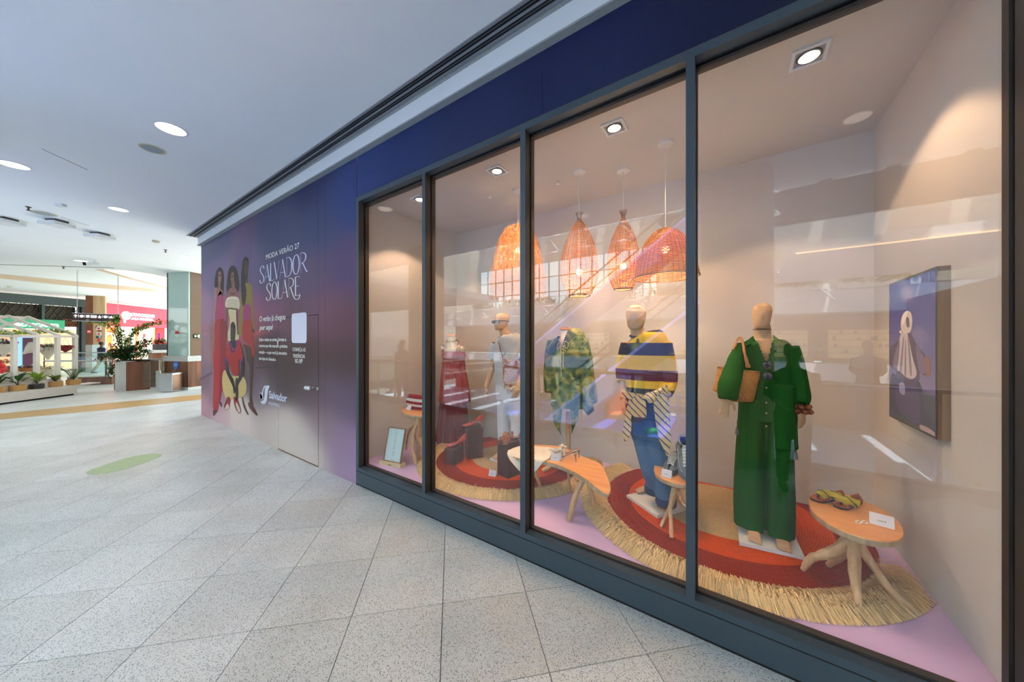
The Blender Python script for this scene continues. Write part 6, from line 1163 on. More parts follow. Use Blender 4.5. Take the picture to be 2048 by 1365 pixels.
for i, (px_, py_, dy) in enumerate(((1309, 982, -.02), (1332, 1005, -.1))):
    b = B(); c_ = W(px_, py_, Y + dy); r_ = wid(px_, 39, Y) / 2; b.lathe((c_.x, c_.y), [(r_, c_.z - .02), (r_ * 1.05, c_.z), (r_ * 1.03, c_.z + .04), (r_ * .96, c_.z + .045), (r_ * .9, c_.z)], 24, cap=False); ob('turned_cuff', b, DEND, t, smooth='auto')
# lanyard sunglasses on collar + tied striped cloth at the waist
b = B(); p = W(1272, 695, Y - .17); b.ball(p, (.017, .012, .045), 12, 8); b.ball(p + Vector((.015, 0, .05)), (.014, .01, .03), 12, 8); ob('brown_sunglasses', b, mat('tortoise', (70, 40, 24), .15, noise_amt=.3, nscale=40), loc=p, label='folded brown sunglasses hooked on the striped shirt collar', cat='sunglasses', smooth=True)
def stripes(name, c1, c2, c3, dirn, scale):
    m = bpy.data.materials.new(name); m.use_nodes = True; nt = m.node_tree; b = nt.nodes['Principled BSDF']; tc = N(nt, 'ShaderNodeTexCoord'); wv = N(nt, 'ShaderNodeTexWave', i_Scale=scale, i_Distortion=.6, wave_type='BANDS', bands_direction=dirn); nt.links.new(tc.outputs['Object'], wv.inputs[0]); r = N(nt, 'ShaderNodeValToRGB'); r.color_ramp.interpolation = 'CONSTANT'; e = r.color_ramp.elements; e[0].color = (*L(c2), 1); e[1].position = .10; e[1].color = (*L(c1), 1); e.new(.62).color = (*L(c3), 1); e.new(.72).color = (*L(c1), 1)
    nt.links.new(wv.outputs['Fac'], r.inputs[0]); nt.links.new(r.outputs[0], b.inputs['Base Color']); b.inputs['Roughness'].default_value = .8; return m
CLO = stripes('striped_cloth', (226, 204, 150), (50, 60, 120), (210, 180, 110), 'DIAGONAL', 11.0)
def sheet(b, rows, Yf, th=.01):   # rows of pixel points down a hanging cloth, with waves in depth
    for s_ in (0,):
        vs = []; n = len(rows[0]); rr = []
        for i, r in enumerate(rows): rr.append([W(px_, py_, Yf + .018 * math.sin(k * 2.1 + i * .7) + .006 * i) for k, (px_, py_) in enumerate(r)])
        a = []
        for q in rr: a.append(q + [v + Vector((0, th, 0)) for v in q[::-1]])
        b.rings(a)
t2 = root('tied_cloth', W(1290, 790, Y - .2), 'cream striped cloth knotted round the waist of the jeans mannequin', 'cloth')
b = B(); sheet(b, [[(1243, 782), (1262, 786), (1290, 790), (1320, 782), (1334, 770)], [(1246, 796), (1264, 800), (1290, 804), (1320, 798), (1336, 790)]], Y - .17); ob('waistband', b, CLO, t2, smooth='auto')
b = B(); sheet(b, [[(1268, 792), (1278, 790), (1290, 796)], [(1262, 810), (1275, 808), (1292, 812)], [(1258, 826), (1272, 824), (1293, 828)], [(1257, 832), (1275, 835), (1292, 836)]], Y - .20); ob('front_fold', b, CLO, t2, smooth='auto')
b = B(); sheet(b, [[(1258, 800), (1266, 806)], [(1250, 830), (1262, 838)], [(1248, 850), (1263, 852)], [(1243, 868), (1262, 862)], [(1250, 884), (1257, 878)]], Y - .19); ob('hanging_end', b, CLO, t2, smooth='auto')
b = B(); sheet(b, [[(1306, 796), (1330, 784)], [(1308, 820), (1338, 812)], [(1312, 850), (1340, 850)], [(1318, 880), (1342, 872)], [(1326, 896), (1341, 890)], [(1334, 913), (1338, 908)]], Y - .21); ob('hanging_end', b, CLO, t2, smooth='auto')
b = B(); b.ball(W(1300, 796, Y - .2), (.05, .04, .045), 14, 10); ob('knot', b, CLO, t2, smooth=True)
# ---------------- polo shirt
Y = 1.2
t = root('mannequin', (-2.33, 1.2, FZ), 'linen mannequin in a pale grey polo shirt and white trousers', 'mannequin'); bx = W(1019, 760, Y).x
zp = plate(t, [(-2.52, 1.03), (-2.16, .98), (-2.1, 1.36), (-2.46, 1.42)])
b = B(); head(b, W(1005, 626, Y), W(1002, 661, Y - .03), .165, .215, math.radians(-6))
b.tube([W(1006, 656, Y + .0), W(1010, 668, Y), W(1013, 676, Y)], [(.058, .06), (.064, .064), (.09, .07)], 18, up=(1, 0, 0))
b.tube([W(1014, 674, Y), W(1016, 684, Y), W(1018, 700, Y), W(1019, 740, Y), W(1019, 775, Y)], [(.1, .06), (.19, .08), (.2, .1), (.17, .1), (.15, .1)], 22, up=(1, 0, 0))
hl = W(972, 776, Y - .1); hr = W(1037, 772, Y - .35)
b.tube([W(993, 690, Y), W(985, 735, Y + .02), hl], [.055, .043, .03], 14); b.tube([W(1043, 690, Y), W(1050, 735, Y - .1), hr], [.055, .043, .03], 14)
hand(b, hl, (.1, -.1, -1), (.7, -.7, 0), (.6, 0, 0), 1.05, .6); hand(b, hr, (-.25, -.2, -1), (-.5, -.7, 0), (-.6, 0, 0), 1.05, .6)
for dx in (-.09, .11): foot(b, (bx + dx, 1.2, zp + .07), (.1 * (1 if dx > 0 else -1), -1, 0), zp, .95)
o = ob('body', b, SKIN, t); remesh(o, .0065, 2)
POLO = mat('pale_grey_pique', (192, 192, 190), .8, noise_amt=.03, nscale=20, bump=.3, bscale=400); WTR = mat('white_cotton', (222, 222, 226), .8, noise_amt=.02, nscale=10, bump=.15, bscale=500)
par = [G(Y, [(1013, 674, 32), (1015, 681, 54), (1017, 692, 62), (1018, 715, 58), (1019, 745, 56), (1019, 768, 58)], .13), G(Y, [(995, 688, 20), (990, 705, 24), (987, 718, 24)], .075, 16), G(Y, [(1041, 688, 20), (1046, 705, 24), (1050, 718, 24, -.05)], .075, 16)]
sh = garment(t, 'polo_shirt', par, POLO, .009, .007, (7, 7, 5), 14)
b = B(); c_ = W(1012, 675, Y - .0); b.tube([(c_.x + .085 * math.cos(a * math.pi / 16), c_.y + .08 * math.sin(a * math.pi / 16), c_.z + .012 * math.sin(a * math.pi / 16)) for a in range(-4, 21)], [(.012, .02)] * 25, 6); ob('collar', b, POLO, sh, smooth='auto')
lapel('collar', [(1007, 670, 0), (1001, 676, -.03), (1000, 684, -.05), (1008, 680, -.05), (1012, 684, -.05)], Y - .08, POLO, sh); lapel('collar', [(1021, 665, .02), (1026, 668, .0), (1020, 680, -.04), (1012, 684, -.05), (1014, 676, -.02)], Y - .07, POLO, sh)
par = [G(Y, [(1019, 762, 48), (1019, 785, 52), (1020, 800, 50)], .12), G(Y, [(1009, 795, 26), (1008, 840, 24), (1009, 880, 22), (1010, 905, 21)], .08, 16), G(Y, [(1031, 795, 26), (1034, 840, 25), (1036, 880, 23), (1037, 912, 22)], .085, 16)]
garment(t, 'white_trousers', par, WTR, .009, .008, (9, 9, 3), 16)
t2 = root('sunglasses', W(1000, 645, Y - .13), 'dark wraparound sunglasses on the face of the polo mannequin', 'sunglasses'); hc = W(1004, 645, Y)
for sx in (-.036, .034): b = B(); b.ball((hc.x + sx - .008, hc.y - .12, hc.z - .002), (.032, .012, .021), 16, 8); ob('lens', b, blk, t2, smooth=True)
b = B(); b.tube([(hc.x - .06, hc.y - .122, hc.z + .014), (hc.x + .05, hc.y - .122, hc.z + .014)], .006, 6); b.tube([(hc.x + .05, hc.y - .118, hc.z + .012), (hc.x + .09, hc.y - .06, hc.z + .012), (hc.x + .088, hc.y + .03, hc.z + .01)], .005, 6); ob('frame', b, blk, t2)
# crossbody bag of beads
def checks(name, c1, c2, s):
    m = bpy.data.materials.new(name); m.use_nodes = True; nt = m.node_tree; b = nt.nodes['Principled BSDF']; tc = N(nt, 'ShaderNodeTexCoord'); mp = N(nt, 'ShaderNodeMapping'); mp.inputs['Rotation'].default_value = (0, math.radians(45), 0); nt.links.new(tc.outputs['Object'], mp.inputs[0]); v = N(nt, 'ShaderNodeTexVoronoi', i_Scale=s, i_Randomness=.15); nt.links.new(mp.outputs[0], v.inputs['Vector']); r = N(nt, 'ShaderNodeValToRGB'); r.color_ramp.elements[0].position = .38; r.color_ramp.elements[0].color = (*L(c1), 1); r.color_ramp.elements[1].position = .46; r.color_ramp.elements[1].color = (*L(c2), 1); nt.links.new(v.outputs['Distance'], r.inputs[0]); nt.links.new(r.outputs[0], b.inputs['Base Color']); b.inputs['Roughness'].default_value = .5
    bp = N(nt, 'ShaderNodeBump', i_Strength=.6, i_Distance=.004, invert=True); nt.links.new(v.outputs['Distance'], bp.inputs['Height']); nt.links.new(bp.outputs[0], b.inputs['Normal']); return m
BEAD = checks('beaded_net', (238, 214, 190), (150, 70, 34), 60.0)
t2 = root('crossbody_bag', W(1024, 778, Y - .2), 'brown and cream beaded crossbody bag on the polo mannequin', 'bag'); b = B(); rs = []
for (a, c_), dep in ((((1005, 717), (1046, 724)), .02), (((1006, 735), (1046, 740)), .04), (((1007, 760), (1045, 764)), .045), (((1008, 777), (1040, 779)), .025)):
    p, q = W(*a, Y - .19), W(*c_, Y - .19); rs.append([(p + q) / 2 + (q - p) / 2 * math.copysign(abs(math.cos(k * math.pi / 12)) ** .5, math.cos(k * math.pi / 12)) + Vector((0, dep * math.copysign(abs(math.sin(k * math.pi / 12)) ** .8, math.sin(k * math.pi / 12)), 0)) for k in range(24)])
b.rings(rs[::-1]); ob('bag_body', b, BEAD, t2, smooth='auto'); b = B(); sheet(b, [[(1005, 716), (1024, 722), (1046, 722)], [(1006, 728), (1024, 733), (1046, 734)]], Y - .245, .006); ob('flap', b, BEAD, t2)
b = B()
pts = spline([W(997, 676, Y - .02), W(998, 686, Y - .14), W(1001, 700, Y - .18), W(1006, 717, Y - .2)], 6)
for p in pts: b.ball(p, .009, 8, 5)
ob('bead_strap', b, mat('brown_bead_strap', (140, 84, 50), .4), t2, kind='stuff')
# ---------------- red dress on a bust
Y = 1.3
WCAP = wood('orange_wood_cap', (220, 140, 70), (236, 160, 90), 8, .35); RED = mat('red_chiffon', (150, 12, 16), .5, noise_amt=.06, nscale=6, bump=.1, bscale=500, sheen=.3)
RED2 = mat('wine_chiffon', (124, 20, 34), .55, noise_amt=.06, nscale=6, bump=.1, bscale=500, sheen=.3, trans=.2)
t = root('dress_bust', (W(905, 880, Y).x, Y, FZ), 'cream torso bust wearing a long red strappy dress', 'mannequin')
b = B(); b.tube([W(903, 674, Y), W(904, 684, Y), W(905, 692, Y), W(906, 700, Y), W(906, 715, Y), W(906, 740, Y), W(906, 770, Y)], [(.054, .054), (.06, .06), (.13, .075), (.165, .09), (.15, .1), (.115, .09), (.15, .1)], 24, up=(1, 0, 0))
b.ball(W(887, 696, Y), (.05, .05, .05), 14, 10); b.ball(W(924, 700, Y), (.05, .05, .05), 14, 10); o = ob('torso', b, SKINW, t); remesh(o, .008, 3)
c_ = W(903, 671, Y); b = B(); b.lathe((c_.x, c_.y), [(.05, c_.z - .02), (.062, c_.z - .008), (.06, c_.z + .012), (.05, c_.z + .018)], 28); ob('wooden_neck_cap', b, WCAP, t, smooth='auto')
b = B(); b.cyl((t.location.x, Y), .16, FZ + .0, FZ + .02, 32); b.cyl((t.location.x, Y), .016, FZ + .02, W(905, 770, Y).z, 12); ob('stand', b, STEEL, t)
def tier(rows, seed, nf, m, nm, par_, cap=False):
    pts, rad = colpx(Y, rows, .12); b = B(); rr = []; n = 96
    for i, (p, r) in enumerate(zip(pts, rad)):
        s = i / (len(pts) - 1); rr.append([p + Vector((math.cos(2 * math.pi * k / n) * r[0] * (1 + .09 * s * math.sin(nf * 2 * math.pi * k / n + math.sin(k * .3) + seed)), math.sin(2 * math.pi * k / n) * r[1] * (1 + .09 * s * math.sin(nf * 2 * math.pi * k / n + seed)), (.02 * s * math.sin(2 * math.pi * k / n * 2 + seed)))) for k in range(n)])
    b.rings(rr, cap); return ob(nm, b, m, par_, smooth='auto')
d = tier([(906, 703, 42, 0, .11), (907, 712, 45, 0, .125), (907, 722, 40, 0, .11), (907, 735, 40, 0, .12), (908, 770, 46, 0, .15), (908, 804, 50, 0, .17)], 1, 11, RED, 'dress', t)
tier([(907, 790, 44, 0, .14), (906, 840, 50, 0, .17), (905, 883, 56, 0, .19)], 2, 13, RED2, 'under_skirt', d)
for a, c_ in (((889, 703), (892, 684)), ((911, 706), (918, 682))): b = B(); b.tube([W(*a, Y - .11), W((a[0] + c_[0]) / 2 + 1, (a[1] + c_[1]) / 2, Y - .09), W(*c_, Y - .02)], .004, 6); ob('strap', b, RED, d)
b = B(); c_ = W(903, 683, Y - .01)
for k in range(26): a = math.pi * 2 * k / 26; b.ball((c_.x + .078 * math.cos(a), c_.y + .09 * math.sin(a), c_.z + .014 * math.sin(a) + .006), (.009, .009, .009), 7, 5)
ob('necklace', b, mat('olive_beads', (150, 134, 56), .4, noise_amt=.3, nscale=60), loc=c_, label='olive and gold bead necklace on the red dress bust', cat='necklace', kind='stuff')
# ---------------- green tie-dye blouse on a wooden pole
Y = 1.2
def tiedye():
    m = bpy.data.materials.new('tie_dye_green'); m.use_nodes = True; nt = m.node_tree; b = nt.nodes['Principled BSDF']; tc = N(nt, 'ShaderNodeTexCoord'); n = N(nt, 'ShaderNodeTexNoise', i_Scale=5.5, i_Detail=4.0, i_Distortion=1.6); nt.links.new(tc.outputs['Object'], n.inputs['Vector']); r = N(nt, 'ShaderNodeValToRGB'); e = r.color_ramp.elements; e[0].position = .36; e[0].color = (*L((30, 62, 34)), 1); e[1].position = .5; e[1].color = (*L((72, 98, 44)), 1); e.new(.62).color = (*L((150, 142, 66)), 1); nt.links.new(n.outputs[0], r.inputs[0]); nt.links.new(r.outputs[0], b.inputs['Base Color']); b.inputs['Roughness'].default_value = .6; return m
TD = tiedye(); px0 = W(1136, 880, Y)
t = root('blouse_bust', (px0.x, Y, FZ), 'bust on a fluted wooden pole wearing a green tie-dye blouse', 'mannequin')
b = B(); b.tube([W(1131, 660, Y), W(1132, 672, Y), W(1134, 680, Y), W(1136, 690, Y), W(1136, 730, Y), W(1136, 790, Y)], [(.055, .055), (.062, .06), (.14, .075), (.17, .09), (.14, .1), (.14, .1)], 24, up=(1, 0, 0)); o = ob('torso', b, SKINW, t); remesh(o, .008, 3)
c_ = W(1131, 658, Y); b = B(); b.lathe((c_.x, c_.y), [(.052, c_.z - .02), (.064, c_.z - .008), (.062, c_.z + .01), (.05, c_.z + .016)], 28); ob('wooden_neck_cap', b, WCAP, t, smooth='auto')
par = [G(Y, [(1132, 666, 30), (1135, 672, 58), (1136, 682, 70), (1136, 700, 72), (1136, 740, 70), (1138, 780, 72), (1140, 815, 76)], .14), G(Y, [(1106, 682, 20), (1102, 715, 24), (1100, 750, 26, -.02), (1102, 785, 26, -.04)], .07, 16), G(Y, [(1166, 682, 20), (1172, 715, 24), (1176, 755, 28), (1180, 790, 28, -.02), (1182, 806, 24, -.02)], .075, 16)]
sh = garment(t, 'blouse', par, TD, .009, .010, (8, 8, 3), 30)
base = Vector(t.location); vt = W(1126, 692, Y - .12) - base; vl = W(1117, 664, Y) - base; vr = W(1144, 662, Y) - base
cutfaces(sh, lambda p: p.y < .06 and p.z > vt.z and lerp(vt.x, vl.x, (p.z - vt.z) / (vl.z - vt.z)) < p.x < lerp(vt.x, vr.x, (p.z - vt.z) / (vl.z - vt.z)))
for pts in ([(1104, 810), (1124, 815), (1122, 835), (1120, 858), (1123, 872), (1116, 862), (1108, 848), (1105, 830)], [(1140, 812), (1158, 812), (1156, 838), (1150, 850), (1143, 869), (1142, 845)], [(1164, 805), (1186, 808), (1188, 822), (1176, 832), (1166, 820)]):
    b = B(); b.hull3([W(a, c2, Y - .12 + .01 * math.sin(a)) for a, c2 in pts], (0, .006, 0)); ob('pointed_hem', b, TD, sh)
b = B(); CR = mat('cream_cord', (206, 190, 140), .6); yl = Y - .155
for q in ([(1122, 683), (1130, 690), (1120, 696), (1131, 702), (1122, 708)], [(1132, 682), (1121, 690), (1131, 696), (1121, 702), (1130, 708)], [(1126, 684), (1116, 688), (1114, 700), (1122, 690)], [(1126, 684), (1136, 686), (1134, 698), (1128, 690)], [(1122, 690), (1121, 720), (1123, 752)], [(1126, 690), (1127, 712), (1126, 735)]): b.tube(spline([W(a, c2, yl) for a, c2 in q], 4), .0035, 5)
ob('lacing', b, CR, sh)
zt_ = W(1136, 825, Y).z; b = B(); b.lathe((px0.x, Y), [(.036, FZ + .14), (.03, FZ + .3), (.025, FZ + .6), (.024, zt_)], 20); o = ob('fluted_pole', b, LEG, t, smooth='auto')
for k, a in enumerate((-2.2, -.9, .9, 2.3)):
    b = B(); dx, dy = math.cos(a - math.pi / 2 - .1), math.sin(a - math.pi / 2 - .1); b.tube([(px0.x, Y, FZ + .2), (px0.x + dx * .12, Y + dy * .12, FZ + .14), (px0.x + dx * .28, Y + dy * .28, FZ + .04)], [.028, .03, .024], 10); ob('foot_leg', b, LEG, t, smooth='auto')
# ================================================================== shoes
def shoe_open(b, path, seg=28):
    """path: rows (pos, right vector, half width, bottom z, top z, opening 0..1) from the toe back; open-topped shell"""
    rs = []
    for p, rt, hw, zb, zt, op in path:
        ring = []; th0 = math.radians(6 + 78 * op); zc = (zb + zt) / 2; hz = (zt - zb) / 2
        for k in range(seg + 1):
            a = th0 + (2 * math.pi - 2 * th0) * k / seg; s_, c_ = math.sin(a), math.cos(a)
            x_ = math.copysign(abs(s_) ** .75, s_) * hw * (1 - .12 * max(0, c_)); z_ = math.copysign(abs(c_) ** .8, c_) * hz; z_ = zc + z_ if op < .5 else zb + (zt - zb) * ((z_ / hz + 1) / 2)
            if op > .3: z_ = min(zt, zb + (z_ - zb) * (1 + .9 * op))
            ring.append(Vector((p.x + rt.x * x_, p.y + rt.y * x_, z_)))
        rs.append(ring)
    n = seg + 1; k = len(b.v); b.add([q for r in rs for q in r], [])
    for i in range(len(rs) - 1):
        for j in range(seg): a = k + i * n + j; b.f.append((a, a + 1, a + n + 1, a + n))
    b.f.append(tuple(k + j for j in range(n))[::-1]); b.f.append(tuple(k + (len(rs) - 1) * n + j for j in range(n)))
    return rs
def footpath(o, ang, rows, s=1.0):
    """o heel point on the ground, ang heading of the toe; rows (x along from heel, half width, zb, zt, open)"""
    d = Vector((math.cos(ang), math.sin(ang), 0)); r = Vector((-d.y, d.x, 0)); return [(Vector(o) + d * x * s, r, hw * s, o[2] + zb * s, o[2] + zt * s, op) for x, hw, zb, zt, op in rows], d, r
CORAL = mat('coral_patent', (214, 92, 70), .12, noise_amt=.01, bump=0, coat=1)
def pump(o, ang, lab, s=1.0):
    rows = [(.235, .004, .004, .016, 0), (.215, .013, .002, .022, 0), (.19, .024, .001, .034, 0), (.165, .034, .002, .044, .05), (.14, .038, .004, .048, .62), (.11, .036, .014, .05, .8), (.08, .030, .034, .066, .85), (.05, .027, .054, .104, .8), (.02, .029, .072, .136, .78), (-.008, .027, .080, .158, .66), (-.022, .013, .082, .162, .35)]
    path, d, r = footpath(o, ang, rows, s); t = root('pump_shoe', o, lab, 'shoe'); b = B(); shoe_open(b, path); u = ob('upper', b, CORAL, t, smooth='auto'); md = u.modifiers.new('s', 'SOLIDIFY'); md.thickness = .002
    b = B(); o = Vector(o); zz = Vector((0, 0, 1)); b.tube([o + d * .0 * s + zz * .09 * s, o + d * -.002 * s + zz * .05 * s, o - d * .004 * s + zz * .0], [.014 * s, .0065 * s, .0045 * s], 10); ob('stiletto_heel', b, CORAL, t, smooth='auto')
    b = B(); b.rings([[p + r * hw * .86 * s_ + zz * 0 + Vector((0, 0, zb + .004 - p.z)) for s_ in (-1, -.5, 0, .5, 1)] + [p + r * hw * .86 * s_ + Vector((0, 0, zb + .002 - p.z)) for s_ in (1, .5, 0, -.5, -1)] for p, r, hw, zb, zt, op in path[2:-1]]); ob('insole', b, mat('dark_coral_lining', (120, 44, 40), .5), t); return t
pump((-2.735, .80, .400), math.radians(205), 'glossy coral stiletto pump on the low dark block', 1.05); pump((-2.66, 1.03, .605), math.radians(200), 'glossy coral stiletto pump on the taller dark block', 1.05)
# brown slingback sandals on the tall block
BRN = mat('brown_patent', (150, 84, 44), .25, noise_amt=.1, bump=.05, coat=.6); DKB = mat('dark_brown_sole', (40, 24, 20), .5)
def flat_sandal(t, o, ang, sole, insole, s=1.0, out=None):
    d = Vector((math.cos(ang), math.sin(ang), 0)); r = Vector((-d.y, d.x, 0)); o = Vector(o); prof = [(0, .022), (.02, .031), (.06, .031), (.11, .03), (.16, .038), (.20, .042), (.235, .034), (.252, .012)]
    pts = spline([(x_, w_, 0) for x_, w_ in prof], 4); L1 = [o + d * p.x * s + r * p.y * s for p in pts]; R1 = [o + d * p.x * s - r * p.y * s for p in pts[::-1]]; q = L1 + R1
    A = sum(q[i].x * q[(i + 1) % len(q)].y - q[(i + 1) % len(q)].x * q[i].y for i in range(len(q))); q = q if A > 0 else q[::-1]
    b = B(); b.prism(q, o.z, o.z + .012 * s); ob('sole', b, sole, t); c_ = sum(q, Vector()) / len(q); b = B(); b.prism([c_ + (p - c_) * .94 for p in q], o.z + .012 * s, o.z + .015 * s); ob('insole', b, insole, t); return o, d, r
def strap(t, o, d, r, x, hw, h, m, w_=.01, tilt=0, s=1.0, nm='strap'):
    b = B(); pts = [o + d * (x + tilt * math.cos(a)) * s + r * hw * math.cos(a) * s + Vector((0, 0, .012 * s + h * math.sin(a) * s)) for a in [math.pi * k / 12 for k in range(13)]]
    b.tube(pts, [(w_ * s, .0025 * s)] * 13, 8, up=d); return ob(nm, b, m, t, smooth='auto')
for (ox, oy, ang, lb) in ((-2.05, .90, -2.6, 'brown chunky sandal lying back on the tall dark block'), (-2.07, .76, -1.25, 'brown chunky sandal facing out on the tall dark block')):
    t = root('sandal', (ox, oy, .60), lb, 'shoe'); s = .95; oo = Vector((ox, oy, .602)); d_ = Vector((math.cos(ang), math.sin(ang), 0)); oo = oo - d_ * .06; o, d, r = flat_sandal(t, oo, ang, DKB, BRN, s)
    for x_, hw, h, tl in ((.2, .042, .045, 0), (.165, .042, .055, .02), (.165, .042, .052, -.02), (.1, .036, .07, 0)): strap(t, o, d, r, x_, hw, h, BRN, .014, tl, s)
    b = B(); b.ball(o + d * .18 * s + Vector((0, 0, .066)), (.016, .016, .01), 10, 6); ob('buckle', b, mat('copper_buckle', (214, 130, 80), .25, .8), t); b = B(); b.tube([o + d * .02 * s + r * .03 * s + Vector((0, 0, .012)), o + d * -.01 * s + Vector((0, 0, .075)), o + d * .02 * s - r * .03 * s + Vector((0, 0, .012))], [(.012, .003)] * 3, 8, up=d); ob('heel_strap', b, BRN, t)
# white flower mules on the bench
WLE = mat('ivory_leather', (236, 222, 200), .3, noise_amt=.02, bump=.03, coat=.3); RSO = mat('russet_insole', (170, 90, 64), .5)
def mule(ox, oy, ang, lab):
    z0 = .602; t = root('flower_mule', (ox, oy, z0), lab, 'shoe'); o = Vector((ox, oy, z0)); d = Vector((math.cos(ang), math.sin(ang), 0)); r = Vector((-d.y, d.x, 0)); cen = spline([(0, .078, .022), (.03, .07, .025), (.08, .04, .024), (.13, .012, .03), (.18, .006, .036), (.22, .006, .032), (.245, .008, .012)], 4)
    for nm, k, dz, th, m in (('sole', 1.0, 0, .008, WLE), ('insole', .9, .008, .002, RSO)):
        rs = [[o + d * p.x + r * p.z * k * q + Vector((0, 0, p.y + dz + zz)) for q, zz in ((-1, 0), (1, 0), (1, th), (-1, th))] for p in cen]; ob(nm, B().rings(rs), m, t)
    b = B(); b.tube([o + d * .01 + Vector((0, 0, .078)), o + d * .004 + Vector((0, 0, .04)), o + Vector((0, 0, 0))], [.016, .006, .004], 8); ob('slim_heel', b, mat('chrome_heel', (200, 190, 180), .2, .7), t)
    strap(t, o, d, r, .155, .036, .05, WLE, .012, .02); strap(t, o, d, r, .155, .036, .05, WLE, .012, -.02); R = random.Random(int(ox * 100)); c_ = o + d * .16 + Vector((0, 0, .06))
    for k in range(9): a = k * 2 * math.pi / 9; b = B(); v = Vector((math.cos(a), math.sin(a), R.uniform(.1, .8))); b.leaf(c_, c_ + v * .05, .034, (0, 0, 1), .25, 4); ob('petal', b, WLE, t)
mule(-1.20, .62, math.radians(188), 'ivory flower mule on the bench table, nearer one'); mule(-1.22, .74, math.radians(192), 'ivory flower mule on the bench table, farther one')
# grey trainers on the small stool
GRY = mat('grey_suede', (112, 122, 128), .8, noise_amt=.1, nscale=30, bump=.3, bscale=300); LGY = mat('pale_grey_leather', (190, 192, 188), .5); MES = mat('speckled_mesh', (150, 152, 148), .8, noise_amt=.5, nscale=120)
def trainer(o, ang, lab, tilt=0):
    t = root('trainer', o, lab, 'shoe'); rows = [(.285, .012, .012, .03, 0), (.27, .034, .012, .045, 0), (.24, .046, .012, .058, 0), (.2, .05, .012, .068, .0), (.16, .048, .012, .084, .22), (.12, .043, .012, .098, .30), (.08, .038, .012, .108, .62), (.04, .036, .012, .11, .72), (.01, .034, .012, .115, .65), (-.01, .02, .012, .12, .4)]
    path, d, r = footpath(o, ang, rows); b = B(); shoe_open(b, path); u = ob('upper', b, GRY, t, smooth='auto'); md = u.modifiers.new('s', 'SOLIDIFY'); md.thickness = .004; o = Vector(o)
    prof = spline([(-.02, .016, 0), (0, .034, 0), (.06, .04, 0), (.12, .044, 0), (.2, .053, 0), (.25, .048, 0), (.28, .03, 0), (.295, .008, 0)], 3); q = [o + d * p.x + r * p.y for p in prof] + [o + d * p.x - r * p.y for p in prof[::-1]]; A = sum(q[i].x * q[(i + 1) % len(q)].y - q[(i + 1) % len(q)].x * q[i].y for i in range(len(q))); q = q if A > 0 else q[::-1]
    b = B(); b.prism(q, o.z, o.z + .024); ob('rubber_sole', b, GRY, t, 'dark grey rubber sole')
    b = B(); b.tube([o + d * .19 + Vector((0, 0, .072)), o + d * .14 + Vector((0, 0, .092)), o + d * .09 + Vector((0, 0, .118)), o + d * .07 + Vector((0, 0, .135))], [(.016, .004), (.022, .005), (.025, .005), (.022, .005)], 10, up=r); ob('tongue', b, LGY, t, smooth='auto')
    for k in range(6):
        x_ = .205 - .022 * k; zz = .072 + .0085 * k; b = B(); b.tube([o + d * (x_ + .006) + r * .026 + Vector((0, 0, zz - .004)), o + d * x_ + Vector((0, 0, zz + .008)), o + d * (x_ - .006) - r * .026 + Vector((0, 0, zz - .004))], .0042, 6); b.tube([o + d * (x_ - .006) + r * .026 + Vector((0, 0, zz - .004)), o + d * x_ + Vector((0, 0, zz + .009)), o + d * (x_ + .006) - r * .026 + Vector((0, 0, zz - .004))], .0042, 6); ob('lace', b, mat('white_lace', (226, 222, 214), .8), t)
    for s_ in (-1, 1):
        b = B(); pts = [o + d * x_ + r * s_ * w_ + Vector((0, 0, z_)) for x_, w_, z_ in ((.245, .040, .045), (.2, .049, .05), (.15, .049, .06), (.1, .043, .05), (.05, .0395, .06))]; b.tube(spline(pts, 3), [(.009, .002)] * 13, 6, up=(0, 0, 1)); ob('side_stripe', b, LGY, t); b = B(); pts = [o + d * x_ + r * s_ * w_ + Vector((0, 0, z_)) for x_, w_, z_ in ((.13, .046, .03), (.11, .041, .092), (.07, .041, .03), (.05, .0385, .095))]; b.tube(pts, [(.006, .002)] * 4, 6, up=(0, 0, 1)); ob('side_stripe', b, LGY, t)
    b = B(); b.tube([path[7][0] + r * .035 * math.cos(a) + d * .045 * math.sin(a) - d * .02 + Vector((0, 0, .112)) for a in [math.pi * k / 10 for k in range(-2, 23)]], .006, 6); ob('padded_collar', b, MES, t); return t
trainer((-.425, .985, .622), math.radians(-97), 'grey trainer with white laces lying to the left on the stool table'); ag, ph = math.radians(-68), math.radians(50); T_ = F(1373, 955, .655); hl_ = T_ - Vector((math.cos(ag) * math.cos(ph), math.sin(ag) * math.cos(ph), -math.sin(ph))) * .265
t2 = trainer(tuple(hl_), ag, 'grey trainer with white laces tipped up on its toe on the stool table'); t2.rotation_euler = Matrix.Rotation(ph, 3, Vector((-math.sin(ag), math.cos(ag), 0))).to_euler()
